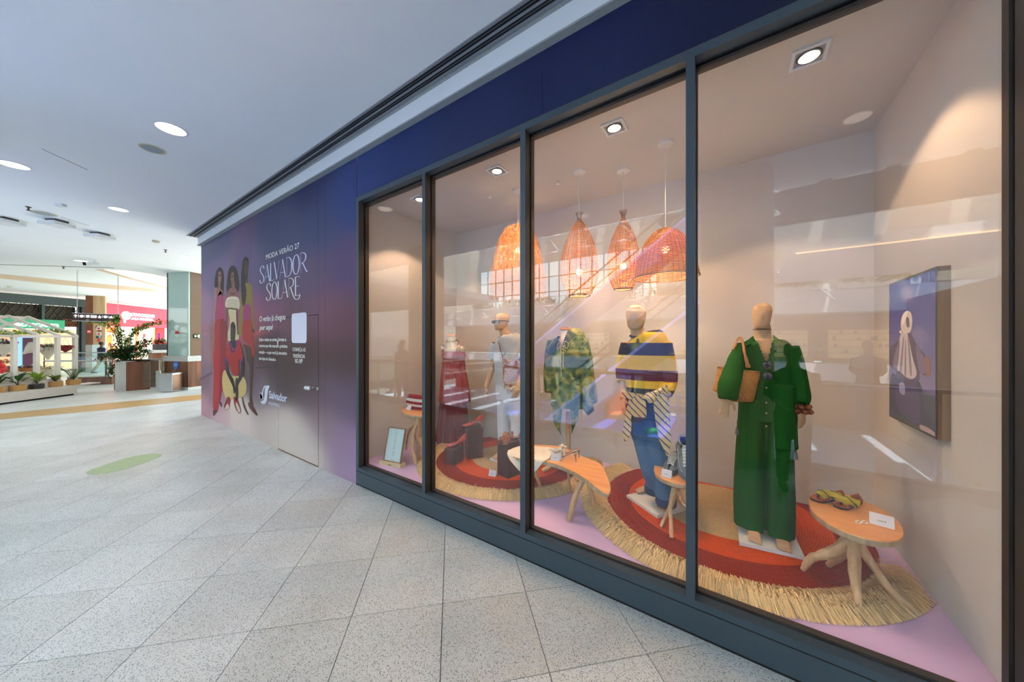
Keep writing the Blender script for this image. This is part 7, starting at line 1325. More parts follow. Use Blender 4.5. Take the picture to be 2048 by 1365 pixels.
# tan thong sandals with a yellow scarf, earrings
TAN = mat('tan_leather', (196, 108, 66), .4, noise_amt=.06, nscale=20); z0 = .657
for a_, b_, lb in (((1640, 1003), (1710, 998), 'tan leather flat sandal at the left edge of the oval table'), ((1690, 1018), (1730, 1004), 'tan leather flat sandal in the middle of the oval table')):
    toe, heel = F(a_[0] - 14, a_[1], z0), F(b_[0], b_[1] - 6, z0); d = (toe - heel).normalized(); ang = math.atan2(d.y, d.x); ln = .235; hp_ = toe - d * ln; t = root('flat_sandal', hp_, lb, 'shoe'); o, d, r = flat_sandal(t, (hp_.x, hp_.y, z0 - .001), ang, DKB, TAN, .92)
    strap(t, o, d, r, .19, .034, .03, TAN, .006, .03, .92, 'toe_strap'); strap(t, o, d, r, .185, .034, .026, TAN, .005, -.035, .92, 'toe_strap'); b = B(); b.tube([o + d * .19 + Vector((0, 0, .012)), o + d * .2 + Vector((0, 0, .032))], .003, 6); ob('thong', b, DKB, t)
    b = B(); b.tube([o + d * .01 + r * .026 + Vector((0, 0, .012)), o - d * .02 + Vector((0, 0, .03)), o + d * .01 - r * .026 + Vector((0, 0, .012))], [(.022, .003)] * 3, 8, up=(0, 0, 1)); ob('heel_cup', b, TAN, t)
YS = stripes('yellow_scarf', (196, 172, 30), (90, 84, 40), (170, 150, 40), 'DIAGONAL', 9.0)
p = [F(1640, 988, z0 + .05), F(1662, 990, z0 + .052), F(1684, 998, z0 + .055), F(1700, 1003, z0 + .05), F(1714, 1008, z0 + .04)]
b = B(); b.tube(spline(p, 6), [lerp(.02, .027, .5 + .5 * math.sin(k * .9)) for k in range(25)], 14, fold=lambda s, a: .14 * math.sin(a * 3 + s * 14) + .1 * math.sin(a * 5 - s * 20)); b.ball(F(1640, 988, z0 + .054), (.02, .02, .018), 10, 8)
ob('rolled_scarf', b, YS, loc=F(1680, 1000, z0), label='rolled yellow scarf tied across the tan sandals on the oval table', cat='scarf', smooth='auto')
for px_, lb in ((1717, 'left gold and pearl earring on the oval table'), (1729, 'right gold and pearl earring on the oval table')):
    c_ = F(px_, 1047, .655); t = root('earring', c_, lb, 'earring'); b = B()
    for k in range(10): a = k * math.pi / 5; b.ball((c_.x + .011 * math.cos(a), c_.y + .011 * math.sin(a), .660), .0035, 6, 4)
    b.ball((c_.x, c_.y + .016, .661), .005, 8, 5); ob('pearls', b, mat('pearl', (236, 230, 214), .2), t); b = B(); b.ball((c_.x, c_.y, .659), (.008, .008, .004), 8, 5); ob('amber_stone', b, mat('amber', (170, 80, 30), .15), t)
# place cards
CARD = mat('white_card', (222, 220, 226), .7, noise_amt=0, bump=0)
def card(x, y, z, ang, w_, h, txt, lab, lean=.5):
    t = root('place_card', (x, y, z), lab, 'card'); u = Vector((math.cos(ang), math.sin(ang), 0)); bk = Vector((-u.y, u.x, 0)); o = Vector((x, y, z + .0008)); up = (Vector((0, 0, 1)) * math.cos(lean) + bk * math.sin(lean)) * h; dn = Vector((0, 0, -1)) * math.cos(lean) * h + bk * math.sin(lean) * h
    b = B(); b.hull3([o - u * w_ / 2, o + u * w_ / 2, o + u * w_ / 2 + up, o - u * w_ / 2 + up], bk * .0008); b.hull3([o - u * w_ / 2 + up, o + u * w_ / 2 + up, o + u * w_ / 2 + up + dn, o - u * w_ / 2 + up + dn], bk * .0008); ob('folded_card', b, CARD, t)
    upn = up.normalized(); n = (u.cross(upn)); b = textb(txt, -.17 * w_, .17 * w_, h * .36, h * .36 + h * .14, lambda a, c_, q: tuple(o + u * a + upn * c_ + n * (.0006 + q)), .0003); ob('lettering', b, mat('card_ink', (50, 50, 56), .7, noise_amt=0, bump=0), t)
card(.668, .545, .655, math.radians(-12), .095, .07, 'Look 8', 'white folded card reading Look 8 on the oval table', .75); card(-.462, .668, .62, math.radians(-6), .075, .06, 'Look 7', 'white folded card on the stool table in front of the trainers', .35)
card(-1.372, .54, .60, math.radians(10), .085, .065, 'Look 5', 'white folded card on the bench table beside the mules', .35); card(-2.19, .655, RZ, math.radians(12), .09, .065, 'Look 4', 'white folded card standing on the rug by the tall dark block', .4); card(-3.315, .44, .85, math.radians(18), .055, .05, 'Look 1', 'white folded card on the tall side table', .3)
# striped clutch + little things on the tall side table
t = root('striped_clutch', (-3.24, .55, .85), 'red and white woven clutch bag on the tall side table', 'bag'); b = B(); ys = .5
cl_ = [G(.5, [(829, 818, 32), (829, 812, 34), (829, 800, 33), (829, 792, 30), (829, 790, 26)], .03)]
for pts, rad, n in cl_: b.tube(pts, rad, 20, up=(1, 0, 0))
o = ob('bag_body', b, bands('striped_raffia', [.035, .062, .1, .13], [(150, 30, 40), (226, 216, 200), (150, 30, 40), (226, 216, 200), (150, 30, 40)]), t, smooth='auto'); zc_ = W(829, 818, .5).z; t.location.z = .85
b = B(); b.tube([W(815, 806, .46), W(812, 809, .45), W(814, 816, .45)], .004, 6); ob('gold_pull', b, mat('gold_metal', (200, 160, 80), .3, .9), t)
b = B(); b.ball(F(813, 817, .857), (.028, .02, .008), 12, 6); ob('shell_trinket', b, mat('shell_white', (232, 226, 216), .3), loc=F(813, 817, .85), label='small white shell trinket on the edge of the tall side table', cat='ornament', smooth='auto')
# framed sign in a wooden foot
sl, sr = Vector((-3.525, .235, 0)), Vector((-3.262, .285, 0)); u = (sr - sl).normalized(); n = Vector((-u.y, u.x, 0)); t = root('framed_sign', (sl + sr) / 2 + Vector((0, 0, FZ)), 'tall framed price sheet leaning back in a pale wooden foot', 'sign'); PW = wood('pale_wood', (222, 190, 140), (238, 214, 170), 6, .5, 'X')
b = B(); b.hull3([sl - u * .03 - n * .035 + Vector((0, 0, FZ)), sr + u * .03 - n * .035 + Vector((0, 0, FZ)), sr + u * .03 - n * .035 + Vector((0, 0, FZ + .042)), sl - u * .03 - n * .035 + Vector((0, 0, FZ + .042))], n * .085); ob('wooden_foot', b, PW, t); b = B(); cc = (sl + sr) / 2 - n * .0355; b.hull3([cc - u * .022 + Vector((0, 0, FZ + .01)), cc + u * .022 + Vector((0, 0, FZ + .01)), cc + u * .022 + Vector((0, 0, FZ + .022)), cc - u * .022 + Vector((0, 0, FZ + .022))], n * .0005); ob('burnt_mark', b, mat('burnt_brown', (150, 104, 70), .7), t)
ln = .40; th = math.radians(13); upv = Vector((0, 0, math.cos(th))) + n * math.sin(th); o0 = sl + n * .002 + Vector((0, 0, FZ + .038)); fn = u.cross(upv) ; wd = (sr - sl).length; HGT = ln
def sp(a, c_, q=0): return tuple(o0 + u * a + upv * c_ + fn * q)
def slabp(b, a0, a1, c0, c1, q0, q1): return b.hull3([sp(a0, c0, q1), sp(a1, c0, q1), sp(a1, c1, q1), sp(a0, c1, q1)], Vector(sp(0, 0, q0)) - Vector(sp(0, 0, q1)))
FRM = wood('walnut_frame', (130, 92, 58), (156, 116, 78), 5, .5); b = B(); f = .013
for q in ((0, wd, 0, f), (0, wd, HGT - f, HGT), (0, f, f, HGT - f), (wd - f, wd, f, HGT - f)): slabp(b, *q, -.008, .010)
ob('frame', b, FRM, t); b = B(); slabp(b, f, wd - f, f, HGT - f, -.006, .003); ob('paper', b, mat('pale_mint_paper', (206, 226, 220), .35, noise_amt=0, bump=0), t)
b = B()
R = random.Random(2); cen = wd / 2
rows_ = [(.372, .06)] + [(.345 - .0125 * k, (0 if k % 6 == 5 else R.uniform(.02, .034))) for k in range(24)] + [(.024, .055)]
for c_, w_ in rows_:
    if w_: slabp(b, cen - w_ / 2, cen + w_ / 2, c_, c_ + .0035, .003, .0034)
ob('printed_lines', b, mat('grey_ink', (120, 140, 140), .7, noise_amt=0, bump=0), t)
# white sweater laid over the end of the bench
KN = mat('white_knit', (236, 226, 210), .9, noise_amt=.03, nscale=30, bump=0); nt = KN.node_tree; wv = N(nt, 'ShaderNodeTexWave', i_Scale=70.0, wave_type='BANDS', bands_direction='X'); nt.links.new(nt.nodes['Texture Coordinate'].outputs['Object'], wv.inputs[0]); bp = N(nt, 'ShaderNodeBump', i_Strength=.5, i_Distance=.004); nt.links.new(wv.outputs['Fac'], bp.inputs['Height']); nt.links.new(bp.outputs[0], nt.nodes['Principled BSDF'].inputs['Normal'])
t = root('knit_sweater', F(1060, 905, .6), 'white ribbed knit sweater with a red leaf motif draped over the bench end', 'sweater')
zt = .605; top = [F(1016, 902, zt), F(1040, 894, zt), F(1068, 894, zt), (F(1098, 896, zt)), F(1120, 899, zt)]; mid = [F(1015, 909, zt), F(1040, 914, zt), F(1068, 917, zt), F(1092, 920, zt), F(1118, 908, zt)]; low = [P(1024, 926, D_(F(1030, 914, zt)) - .03), P(1044, 946, D_(F(1040, 915, zt)) - .03), P(1068, 945, D_(F(1068, 918, zt)) - .03), P(1086, 926, D_(F(1090, 920, zt)) - .03), P(1112, 911, D_(F(1118, 909, zt)) - .01)]
top, mid, low = [spline(q, 6) for q in (top, mid, low)]; rs = []
for i in range(len(top)):
    col = spline([top[i] + Vector((0, 0, .004)), (top[i] + mid[i]) / 2 + Vector((0, 0, .012 + .008 * math.sin(i * .8))), mid[i] + Vector((0, 0, .008)), (mid[i] + low[i]) / 2 + Vector((.0, -.012 + .006 * math.sin(i * 1.3), 0)), low[i]], 5); ring = col + [p + Vector((0, .012, -.010 if k < 11 else 0)) for k, p in list(enumerate(col))[::-1]]; rs.append(ring)
b = B(); b.rings(rs); sw = ob('knitted_body', b, KN, t, smooth='auto'); sb = B(); c_ = F(1058, 905, zt + .034)
for k in range(9):
    a = -.3 + k * .46; v = Vector((math.cos(a), math.sin(a) * .9, -.06)); sb.leaf(c_, c_ + v * .062, .018, (0, 0, 1), .02, 3)
ob('red_leaf_motif', sb, mat('red_brown_yarn', (150, 60, 50), .9), sw)
b = B(); b.tube(spline([F(1098, 900, zt + .012), F(1112, 902, zt + .022), F(1122, 906, zt + .012)], 4), .012, 8); ob('sleeve_end', b, KN, sw, smooth='auto'); b = B(); b.ball(F(1119, 907, zt + .01), (.014, .014, .01), 10, 6); ob('ring', b, mat('gold_metal', (200, 160, 80), .3, .9), loc=F(1119, 907, zt), label='small gold ring beside the sweater sleeve on the bench table', cat='ornament', smooth='auto')
# ================================================================== screen on the right wall
t = root('wall_screen', (XR, .93, 1.63), 'portrait screen in a wood sided frame on the right display wall', 'screen'); ya, yb_, za, zb_, xf = .605, 1.275, 1.165, 2.10, .885
ob('wooden_case', B().box((xf + .002, ya, za), (XR - .001, yb_, zb_)), wood('grey_oak', (120, 90, 66), (146, 112, 84), 4, .5), t); ob('black_bezel', B().box((xf, ya + .001, za), (xf + .003, yb_, zb_)), mat('bezel_black', (12, 12, 14), .2), t)
SCR = vcol('screen_picture', .3, emit=.3, spec=.3); b = B(); nx, nz = 12, 30
def sc(a, c_, q=0): return (xf - .0006 - q, lerp(yb_ - .012, ya + .012, a), lerp(za + .012, zb_ - .012, c_))
for j in range(nz + 1):
    for i in range(nx + 1):
        a, c_ = i / nx, j / nz; s_ = noise.noise(Vector((a * 2.2, c_ * 5, 3))); cl_ = clampf((s_ - .12) * 4) * clampf(c_ * 2 - .7); sky = [lerp(x1, x2, clampf((c_ - .25) * 1.4)) for x1, x2 in zip((112, 100, 132), (30, 40, 118))]; col = [lerp(x1, x2, cl_ * .6) for x1, x2 in zip(sky, (170, 140, 150))]
        if c_ < .26: col = [lerp(x1, x2, .8) for x1, x2 in zip(col, (24, 40, 56))]
        b.v.append(sc(a, c_)); b.c.append(L(col))
for j in range(nz):
    for i in range(nx): k = j * (nx + 1) + i; b.f.append((k, k + 1, k + nx + 2, k + nx + 1))
def scp(pts, col, lay): b.cur = L(col); q = [(clampf(u_, .004, .996), clampf(v_, .004, .996)) for u_, v_ in closed(pts, 4)]; b.add([sc(p[0], p[1], .0004 * lay) for p in q], [tuple(range(len(q)))])
px2 = lambda x_, y_: ((x_ - 243) / 278, 1 - (y_ - 230) / 880)
def sp_(pts, col, lay): scp([px2(x_, y_) for x_, y_ in pts], col, lay)
sp_([(250, 1050), (255, 840), (300, 830), (440, 840), (470, 1000), (520, 1040), (520, 1110), (400, 1100)], (34, 36, 62), 1); sp_([(246, 665), (300, 610), (345, 560), (388, 560), (430, 640), (468, 680), (490, 760), (470, 800), (440, 790), (430, 840), (300, 850), (290, 800), (250, 780)], (66, 50, 76), 2); sp_([(330, 560), (368, 560), (400, 700), (425, 800), (380, 840), (320, 800), (300, 790), (306, 640)], (178, 160, 156), 3)
sp_([(330, 470), (345, 436), (368, 424), (392, 440), (400, 490), (390, 550), (360, 562), (335, 545), (326, 510)], (190, 172, 158), 4); sp_([(362, 470), (378, 466), (384, 520), (366, 520)], (90, 76, 84), 5); sp_([(310, 860), (420, 850), (440, 1080), (300, 1030)], (56, 46, 84), 3); sp_([(470, 700), (492, 700), (500, 780), (478, 800)], (120, 80, 70), 4); sp_([(450, 1080), (520, 1090), (522, 1160), (448, 1110)], (150, 120, 120), 3)
[sp_(q_, (120, 104, 116), 4) for q_ in ([(340, 600), (348, 600), (332, 790), (322, 780)], [(372, 590), (380, 596), (398, 790), (386, 800)], [(355, 620), (361, 620), (362, 810), (352, 812)])]
sp_([(300, 640), (318, 600), (312, 700), (296, 790), (268, 760)], (108, 92, 116), 3); sp_([(420, 630), (462, 690), (484, 770), (440, 780)], (100, 82, 112), 3); sp_([(338, 450), (366, 424), (372, 436), (346, 500), (334, 500)], (214, 198, 182), 5)
sp_([(318, 880), (350, 875), (352, 940), (320, 935)], (130, 120, 150), 4); sp_([(318, 545), (330, 540), (336, 556), (322, 560)], (200, 180, 160), 5)
b.f = [f[::-1] for f in b.f]; ob('picture', b, SCR, t)
# ================================================================== flower kiosk
KR, KL = F(154, 790), F(0, 811); A_ = (KL - KR).normalized(); Dn = Vector((A_.y, -A_.x, 0)); Dn = Dn if Dn.y < 0 else -Dn
def kp(a, dpt, z): q = KR + A_ * a + Dn * dpt; return Vector((q.x, q.y, z))
def ka(px, dp=0):         # distance along the kiosk front seen at photo column px
    r = _ray(px, HY); c = Vector((0, -CAMD, 0)); m = Matrix(((A_.x, -r.x), (A_.y, -r.y))); s = m.inverted() @ Vector((c.x - KR.x - Dn.x * dp, c.y - KR.y - Dn.y * dp)); return s[0]
KW = mat('kiosk_white_paint', (228, 220, 208), .5, noise_amt=.02); LN = 5.0; EV = 1.79; RG = 2.38; DP = 3.0
t = root('flower_kiosk', kp(LN / 2, DP / 2, 0), 'white timber greenhouse shaped flower kiosk at the left edge', 'kiosk')
def kbox(a0, a1, d0, d1, z0, z1): return B().prism([(v.x, v.y) for v in (lambda q: q if sum(q[i].x * q[(i + 1) % 4].y - q[(i + 1) % 4].x * q[i].y for i in range(4)) > 0 else q[::-1])([kp(a0, d0, 0), kp(a1, d0, 0), kp(a1, d1, 0), kp(a0, d1, 0)])], z0, z1)
ob('recessed_foot', kbox(.03, LN, .06, DP - .1, 0, .05), BLACK, t); ob('plinth', kbox(0, LN, 0, DP, .05, .30), mat('plinth_cream', (206, 196, 184), .5), t); ob('inner_box', kbox(.1, LN, .32, DP - .1, .30, .52), mat('plinth_cream', (206, 196, 184), .5), t); ob('ledge', kbox(-.75, 0, .1, .45, .27, .30), KW, t)
pa = [ka(x_, .34) for x_ in (150, 115, 73, 28)]; pa += [pa[3] + k * .6 for k in range(1, 8)]
for a in pa:
    if a < LN: ob('post', kbox(a - .045, a + .045, .30, .38, .30, EV), KW, t)
    if a < LN: ob('post', kbox(a - .045, a + .045, DP - .12, DP - .04, .30, EV), KW, t)
ob('eaves_beam', kbox(pa[0] - .05, LN, .29, .39, EV, EV + .07), KW, t); ob('eaves_beam', kbox(pa[0] - .05, LN, DP - .13, DP - .03, EV, EV + .07), KW, t); ob('ridge_beam', kbox(pa[0] - .05, LN, 1.60, 1.68, RG, RG + .07), KW, t)
for a in pa:
    if a > LN: continue
    for d0, d1 in ((.30, 1.64), (DP - .04, 1.64)):
        b = B(); p0, p1 = kp(a - .035, d0, EV + .03), kp(a - .035, d1, RG + .03); b.hull3([p0, p0 + Vector((0, 0, .07)), p1 + Vector((0, 0, .07)), p1], A_ * .07); ob('rafter', b, KW, t)
for d0 in (.8,): ob('hanging_rail', kbox(0, LN, d0, d0 + .03, EV + .02, EV + .05), KW, t)
ob('display_step', kbox(.2, LN, .6, DP - .3, .52, .75), mat('plinth_cream', (206, 196, 184), .5), t)
PAPER = mat('cream_wrap_paper', (236, 226, 208), .6); KRAFT = mat('kraft_paper', (190, 130, 84), .7); POTT = mat('ochre_pot', (196, 150, 88), .8, noise_amt=.08, nscale=10); POTD = mat('charcoal_pot', (56, 52, 50), .7); SOIL = mat('soil', (60, 44, 34), .9)
def bouquet(px_, py_, t_, d, r, h, cols, lab, tilt=(0, 0, 1), wrap=PAPER, n=26, hang=True):
    p = P(px_, py_, t_); ax = Vector(tilt).normalized(); s = ax.orthogonal().normalized(); s2 = ax.cross(s); t = root('flower_bouquet', p, lab, 'bouquet'); R = random.Random(int(px_ * 13 + py_)); b = B(); rs = []
    for f_, q in ((0, .18), (.12, .2), (.6, .75), (1, 1.0)): rs.append([p + ax * h * f_ + (s * math.cos(k * math.pi / 9) + s2 * math.sin(k * math.pi / 9)) * r * q * (1 + (.1 * math.sin(k * 2.5) if f_ == 1 else 0)) for k in range(18)])
    b.rings(rs, True); ob('paper_cone', b, wrap, t, smooth='auto'); b = B()
    for _ in range(n * 4): q = p + ax * h * R.uniform(.95, 1.12) + (s * R.gauss(0, .5) + s2 * R.gauss(0, .5)) * r; b.leaf(q, q + Vector((R.gauss(0, .06), R.gauss(0, .06), R.uniform(0, .07))), .03, None, .1, 2)
    ob('greenery', b, GREEND, t, kind='stuff'); b = B()
    for _ in range(n): b.cur = L(cols[R.randrange(len(cols))]); q = p + ax * h * R.uniform(1.0, 1.2) + (s * R.gauss(0, .42) + s2 * R.gauss(0, .42)) * r; b.ball(q, R.uniform(.022, .045), 7, 5)
    ob('blossoms', b, vcol('blossom_colours', .6), t, kind='stuff')
    if hang: b = B(); q = p + ax * h; b.tube([q + s * r * .7, Vector((q.x, q.y, EV + .03)), q - s * r * .7], .004, 4); ob('hanging_string', b, KRAFT, t)
    return t
WH, PU, PK_, RE, OL = (236, 228, 206), (120, 80, 110), (214, 90, 130), (190, 24, 36), (130, 130, 80)
tk = 10.0
bouquet(96, 720, 10.3, 0, .19, .40, [WH, (240, 224, 180)], 'white bouquet in a cream paper cone hanging between the two middle posts', (0, 0, 1))
bouquet(8, 714, 9.3, 0, .2, .36, [OL, PU, WH], 'green and plum bouquet hanging at the left edge of the kiosk'); bouquet(46, 708, 9.8, 0, .17, .34, [PU, PK_, (160, 70, 90)], 'cream cone of plum flowers tilted to the right in the kiosk', (-.35, .55, .55)); bouquet(131, 705, 10.4, 0, .17, .16, [RE, (150, 20, 30)], 'small deep red kalanchoe hanging in the rightmost bay', (0, 0, 1), mat('maroon_wrap', (140, 34, 44), .6), 30)
bouquet(60, 756, 10.3, 0, .22, .32, [PK_, WH, PU], 'pink flowers in a kraft paper wrap standing inside the kiosk', (0, 0, 1), KRAFT, 26, False); bouquet(100, 752, 11, 0, .24, .24, [WH, (250, 236, 190)], 'cream roses in a pale wrap standing inside the right bays', (0, 0, 1), PAPER, 34, False)
bouquet(18, 756, 9.9, 0, .2, .28, [(200, 130, 80), PU], 'kraft wrapped dry flowers standing behind the left post', (0, 0, 1), KRAFT, 20, False); bouquet(40, 752, 10.4, 0, .2, .22, [WH], 'white chrysanthemums standing behind the variegated pot', (0, 0, 1), PAPER, 34, False)
b = B(); R_ = random.Random(8)
for px_, py_ in ((92, 663), (112, 664), (60, 667), (20, 667)): c_ = P(px_, py_, 10.3 if px_ > 50 else 9); bush(b, c_, (.3, .3, .06), 110, .08, R_)
ob('hanging_greenery', b, GREENY, t, kind='stuff')
def pot(px_, py_, hh, rr, kind, lab, m=POTT, n=10):
    a = ka(px_) if False else None; r = _ray(px_, py_); tt = (.30 - CAMH) / r.z; p = Vector((r.x * tt, r.y * tt - CAMD, .30)); p = p + Dn * .0; t = root('potted_plant', p, lab, 'plant'); b = B(); b.lathe((p.x, p.y), [(rr * .9, .30), (rr, .33), (rr, .30 + hh), (rr * .88, .30 + hh), (rr * .86, .30 + hh - .02)], 24); ob('pot', b, m, t, smooth='auto'); b = B(); b.cyl((p.x, p.y), rr * .87, .30 + hh - .03, .30 + hh - .015, 20); ob('soil', b, SOIL, t); z = .30 + hh - .02; R = random.Random(px_); c_ = Vector((p.x, p.y, z)); b = B(); st = B(); lm = GREEND
    if kind == 'broad':
        for k in range(n):
            a = k * 2.4 + R.uniform(-.3, .3); up = R.uniform(.1, .3); q = c_ + Vector((math.cos(a) * .04, math.sin(a) * .04, up * .6)); e = c_ + Vector((math.cos(a) * R.uniform(.2, .36), math.sin(a) * R.uniform(.2, .36), up + .06 + R.uniform(-.05, .1))); st.tube([c_, q], .006, 5); lf = B(); lf.leaf(q, e, .11, (0, 0, 1), .16, 5); ob('leaf', lf, GREENY if 'yellow' in lab else GREEND, t)
        ob('stems', st, mat('green_brown_stem', (84, 84, 50), .7), t, kind='stuff'); return
    if kind == 'croton':
        for k in range(26): a = k * 2.4; q = c_ + Vector((math.cos(a) * .02, math.sin(a) * .02, .02 + k * .004)); e = q + Vector((math.cos(a) * R.uniform(.12, .2), math.sin(a) * R.uniform(.12, .2), R.uniform(.02, .12))); b.leaf(q, e + Vector((0, 0, .06)), .07, (0, 0, 1), .12, 4)
        ob('leaves', b, mat('croton_leaf', (110, 120, 40), .4, noise_amt=.45, nscale=26), t, kind='stuff'); return
    for k in range(9):
        a = k * 2.4; h_ = R.uniform(.25, .42); tip = c_ + Vector((math.cos(a) * R.uniform(.12, .28), math.sin(a) * R.uniform(.12, .28), h_)); pts = spline([c_, c_ + (tip - c_) * .5 + Vector((0, 0, .06)), tip], 6); st.tube(pts, .006, 5)
        for i, q in enumerate(pts[2:]):
            for s_ in (-1, 1): b.leaf(q, q + Vector((-math.sin(a) * .06 * s_ + math.cos(a) * .03, math.cos(a) * .06 * s_ + math.sin(a) * .03, .025)), .028, (0, 0, 1), .1, 3)
    ob('stems', st, mat('green_brown_stem', (84, 84, 50), .7), t, kind='stuff'); ob('leaflets', b, GREEN, t, kind='stuff'); fb = B()
    for k in range(12): fb.ball(c_ + Vector((R.gauss(0, .08), R.gauss(0, .08), R.uniform(.06, .2))), .013, 6, 4)
    if 'white' in lab: ob('white_flowers', fb, PAPER, t, kind='stuff')
pot(35, 782, .16, .15, 'broad', 'broad leaved plant in an ochre pot under the second post of the kiosk', n=8); pot(74, 778, .14, .13, 'broad', 'yellow green leafy plant in a charcoal pot on the kiosk ledge', POTD, 9); pot(110, 773.5, .16, .15, 'croton', 'variegated croton in an ochre pot on the kiosk ledge'); pot(147, 769.5, .16, .15, 'zz', 'feathery plant with white flowers in the rightmost ochre pot')
pot(-8, 786, .16, .15, 'broad', 'broad leaved plant in an ochre pot cut by the left edge', n=9)
b = B(); b.cur = None
for k in range(14): b.ball(P(4 + R_.gauss(0, 3), 738 + R_.gauss(0, 7), 8.3), R_.uniform(.03, .05), 7, 5)
ob('red_blooms', b, mat('red_petals', (214, 40, 50), .5), t, kind='stuff')
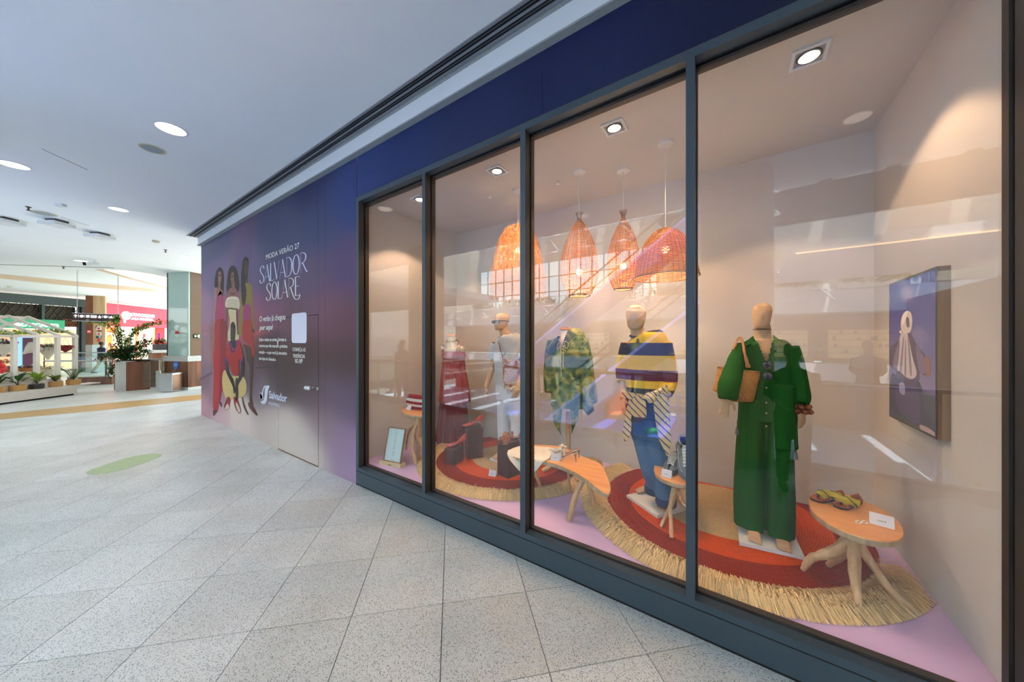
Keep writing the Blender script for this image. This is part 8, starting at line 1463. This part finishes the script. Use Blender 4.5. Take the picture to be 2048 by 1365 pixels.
# ================================================================== people
def person(base, face, H, shirt, pants, hair, lab, pose='walk', skinc=(120, 84, 64), tool=None):
    x0, y0, z0 = base; fx, fy = math.cos(face), math.sin(face); s = H / 1.75; rtx, rty = fy, -fx
    def q(f_, r_, z_): return Vector((x0 + fx * f_ * s + rtx * r_ * s, y0 + fy * f_ * s + rty * r_ * s, z0 + z_ * s))
    t = root('person', base, lab, 'person'); sk = mat('person_skin_%d_%d' % (skinc[0], skinc[1]), skinc, .55, bump=.05); b = B(); up = (rtx, rty, 0)
    st = .32 if pose == 'walk' else .04
    b.tube([q(0, 0, .92), q(0, 0, 1.05), q(0, 0, 1.25), q(0, 0, 1.42), q(0, 0, 1.47), q(.01, 0, 1.55)], [(.15 * s, .11 * s), (.13 * s, .1 * s), (.16 * s, .11 * s), (.17 * s, .09 * s), (.07 * s, .06 * s), (.052 * s, .055 * s)], 16, up=up)
    hd = [q(.02, 0, 1.52 + .235 * k) for k in (0, .1, .25, .45, .65, .82, .94, 1)]; b.tube(hd, [(.03 * s, .04 * s), (.052 * s, .065 * s), (.064 * s, .08 * s), (.074 * s, .09 * s), (.078 * s, .096 * s), (.07 * s, .086 * s), (.045 * s, .055 * s), (.012 * s, .015 * s)], 16, up=up)
    b.tube([q(.10, 0, 1.645), q(.125, 0, 1.615), q(.10, 0, 1.605)], [.008 * s, .013 * s, .008 * s], 8); b.ball(q(.015, .078, 1.63), .016 * s, 8, 6); b.ball(q(.015, -.078, 1.63), .016 * s, 8, 6)
    legs = []
    for sd_, f_ in ((1, st), (-1, -st)):
        kn_ = q(f_ * .35 + (.05 if pose == 'walk' else 0), .09 * sd_, .5); an = q(f_, .09 * sd_, .09 if not (pose == 'walk' and f_ < 0) else .13); legs.append((q(0, .085 * sd_, .92), kn_, an)); b.tube([q(0, .085 * sd_, .92), kn_, an], [.085 * s, .058 * s, .038 * s], 14); b.tube([an + Vector((0, 0, -.03 * s)), an + Vector((fx * .1 * s, fy * .1 * s, -.055 * s)), an + Vector((fx * .18 * s, fy * .18 * s, -.07 * s))], [.04 * s, .035 * s, .025 * s], 10)
    arms = []
    for sd_ in (1, -1):
        if pose == 'walk': el, wr = q(-.06 * sd_ * 1.5, .22 * sd_, 1.14), q(.10 - .14 * sd_, .2 * sd_, .9)
        elif pose == 'hold': el, wr = q(.04, .24 * sd_, 1.2), q(.28, .09 * sd_, 1.42)
        else: el, wr = q(0, .23 * sd_, 1.14), q(.18, .14 * sd_, 1.05)
        sh_ = q(0, .175 * sd_, 1.40); arms.append((sh_, el, wr)); b.tube([sh_, el, wr], [.055 * s, .042 * s, .028 * s], 12); hand(b, wr, (wr - el) if pose != 'walk' else (fx * .2, fy * .2, -1), (fx, fy, .1), (-rtx * sd_, -rty * sd_, 0), s, 1.1 if pose == 'hold' else .6)
    o = ob('body', b, sk, t); remesh(o, .010, 2)
    b = B(); b.tube([q(0, 0, .93), q(0, 0, 1.05), q(0, 0, 1.25), q(0, 0, 1.40), q(0, 0, 1.465)], [(.175 * s, .13 * s), (.16 * s, .125 * s), (.185 * s, .13 * s), (.19 * s, .11 * s), (.085 * s, .075 * s)], 18, up=up)
    for sh_, el, wr in arms: b.tube([sh_, el, el + (wr - el) * .7], [.07 * s, .055 * s, .045 * s], 12)
    o = ob('shirt', b, mat('cloth_%d_%d_%d' % shirt, shirt, .8), t); remesh(o, .012, 2); wrinkle(o, .006, (8, 8, 4), seed=3); b = B(); b.tube([q(0, 0, .8), q(0, 0, .95), q(0, 0, 1.0)], [(.17 * s, .125 * s), (.17 * s, .12 * s), (.16 * s, .115 * s)], 16, up=up)
    for hp_, kn_, an in legs: b.tube([hp_, kn_, an + Vector((0, 0, .0))], [.1 * s, .075 * s, .06 * s], 14)
    o = ob('trousers', b, mat('cloth_%d_%d_%d' % pants, pants, .8), t); remesh(o, .012, 2)
    b = B(); b.tube([q(.0, 0, 1.62), q(-.012, 0, 1.68), q(-.01, 0, 1.74), q(-.005, 0, 1.775)], [(.078 * s, .082 * s), (.087 * s, .1 * s), (.075 * s, .09 * s), (.02 * s, .02 * s)], 16, up=up); o = ob('hair', b, mat('hair_%d_%d' % (hair[0], hair[1]), hair, .6, noise_amt=.2, nscale=40), t, smooth='auto')
    for i, (hp_, kn_, an) in enumerate(legs): b = B(); b.tube([an + Vector((-fx * .05 * s, -fy * .05 * s, -.05 * s)), an + Vector((fx * .05 * s, fy * .05 * s, -.05 * s)), an + Vector((fx * .2 * s, fy * .2 * s, -.062 * s))], [.045 * s, .048 * s, .032 * s], 10, sy=.8); ob('shoe', b, mat('shoe_dark', (40, 40, 44), .5), t, smooth='auto')
    if tool:
        b = B(); c_ = q(.36, 0, 1.5); b.ball(c_, (.07, .05, .05), 12, 8); b.tube([c_, c_ + Vector((fx, fy, 0)) * .12], [.04, .045], 14); ob('held_camera', b, mat('black_camera', (18, 18, 20), .4), loc=c_, label='black camera held by the photographer', cat='camera', smooth='auto')
    return t
p = F(203, 747.5); d_ = P(185, 743, 16.4) - P(215, 743, 17); person((p.x, p.y, 0), math.atan2(-d_.y, -d_.x), 1.62, (26, 36, 66), (150, 132, 110), (22, 20, 20), 'person in a navy shirt and khaki trousers walking along the far gallery', 'walk', (110, 76, 58))
p = F(223, 740); person((p.x, p.y, 0), math.radians(200), 1.42, (214, 70, 90), (50, 44, 50), (210, 206, 200), 'person with grey hair in a pink top beyond the walking one', 'walk', (150, 110, 90))
person((.52, -2.62, 0), math.radians(88), 1.66, (24, 24, 26), (26, 26, 30), (26, 20, 18), 'person in black clothes standing behind the camera, mirrored in the glass', 'stand', (110, 76, 58))
r_ = P(805, 690, 9.5); person((r_.x, .128 - r_.y, 0), math.radians(180), 1.7, (90, 70, 60), (60, 50, 50), (30, 24, 22), 'person in a brown top mirrored in the leftmost pane', 'stand'); person((r_.x - .9, .128 - r_.y - .6, 0), math.radians(160), 1.6, (70, 60, 70), (44, 44, 56), (30, 24, 22), 'person in dark clothes walking, mirrored behind the brown topped one', 'walk')
r_ = P(1735, 700, 6.6); person((r_.x, min(-3.1, .128 - r_.y), 0), math.radians(100), 1.68, (60, 50, 48), (40, 36, 40), (20, 18, 18), 'person in dark clothes by the balustrade mirrored at the right', 'stand')
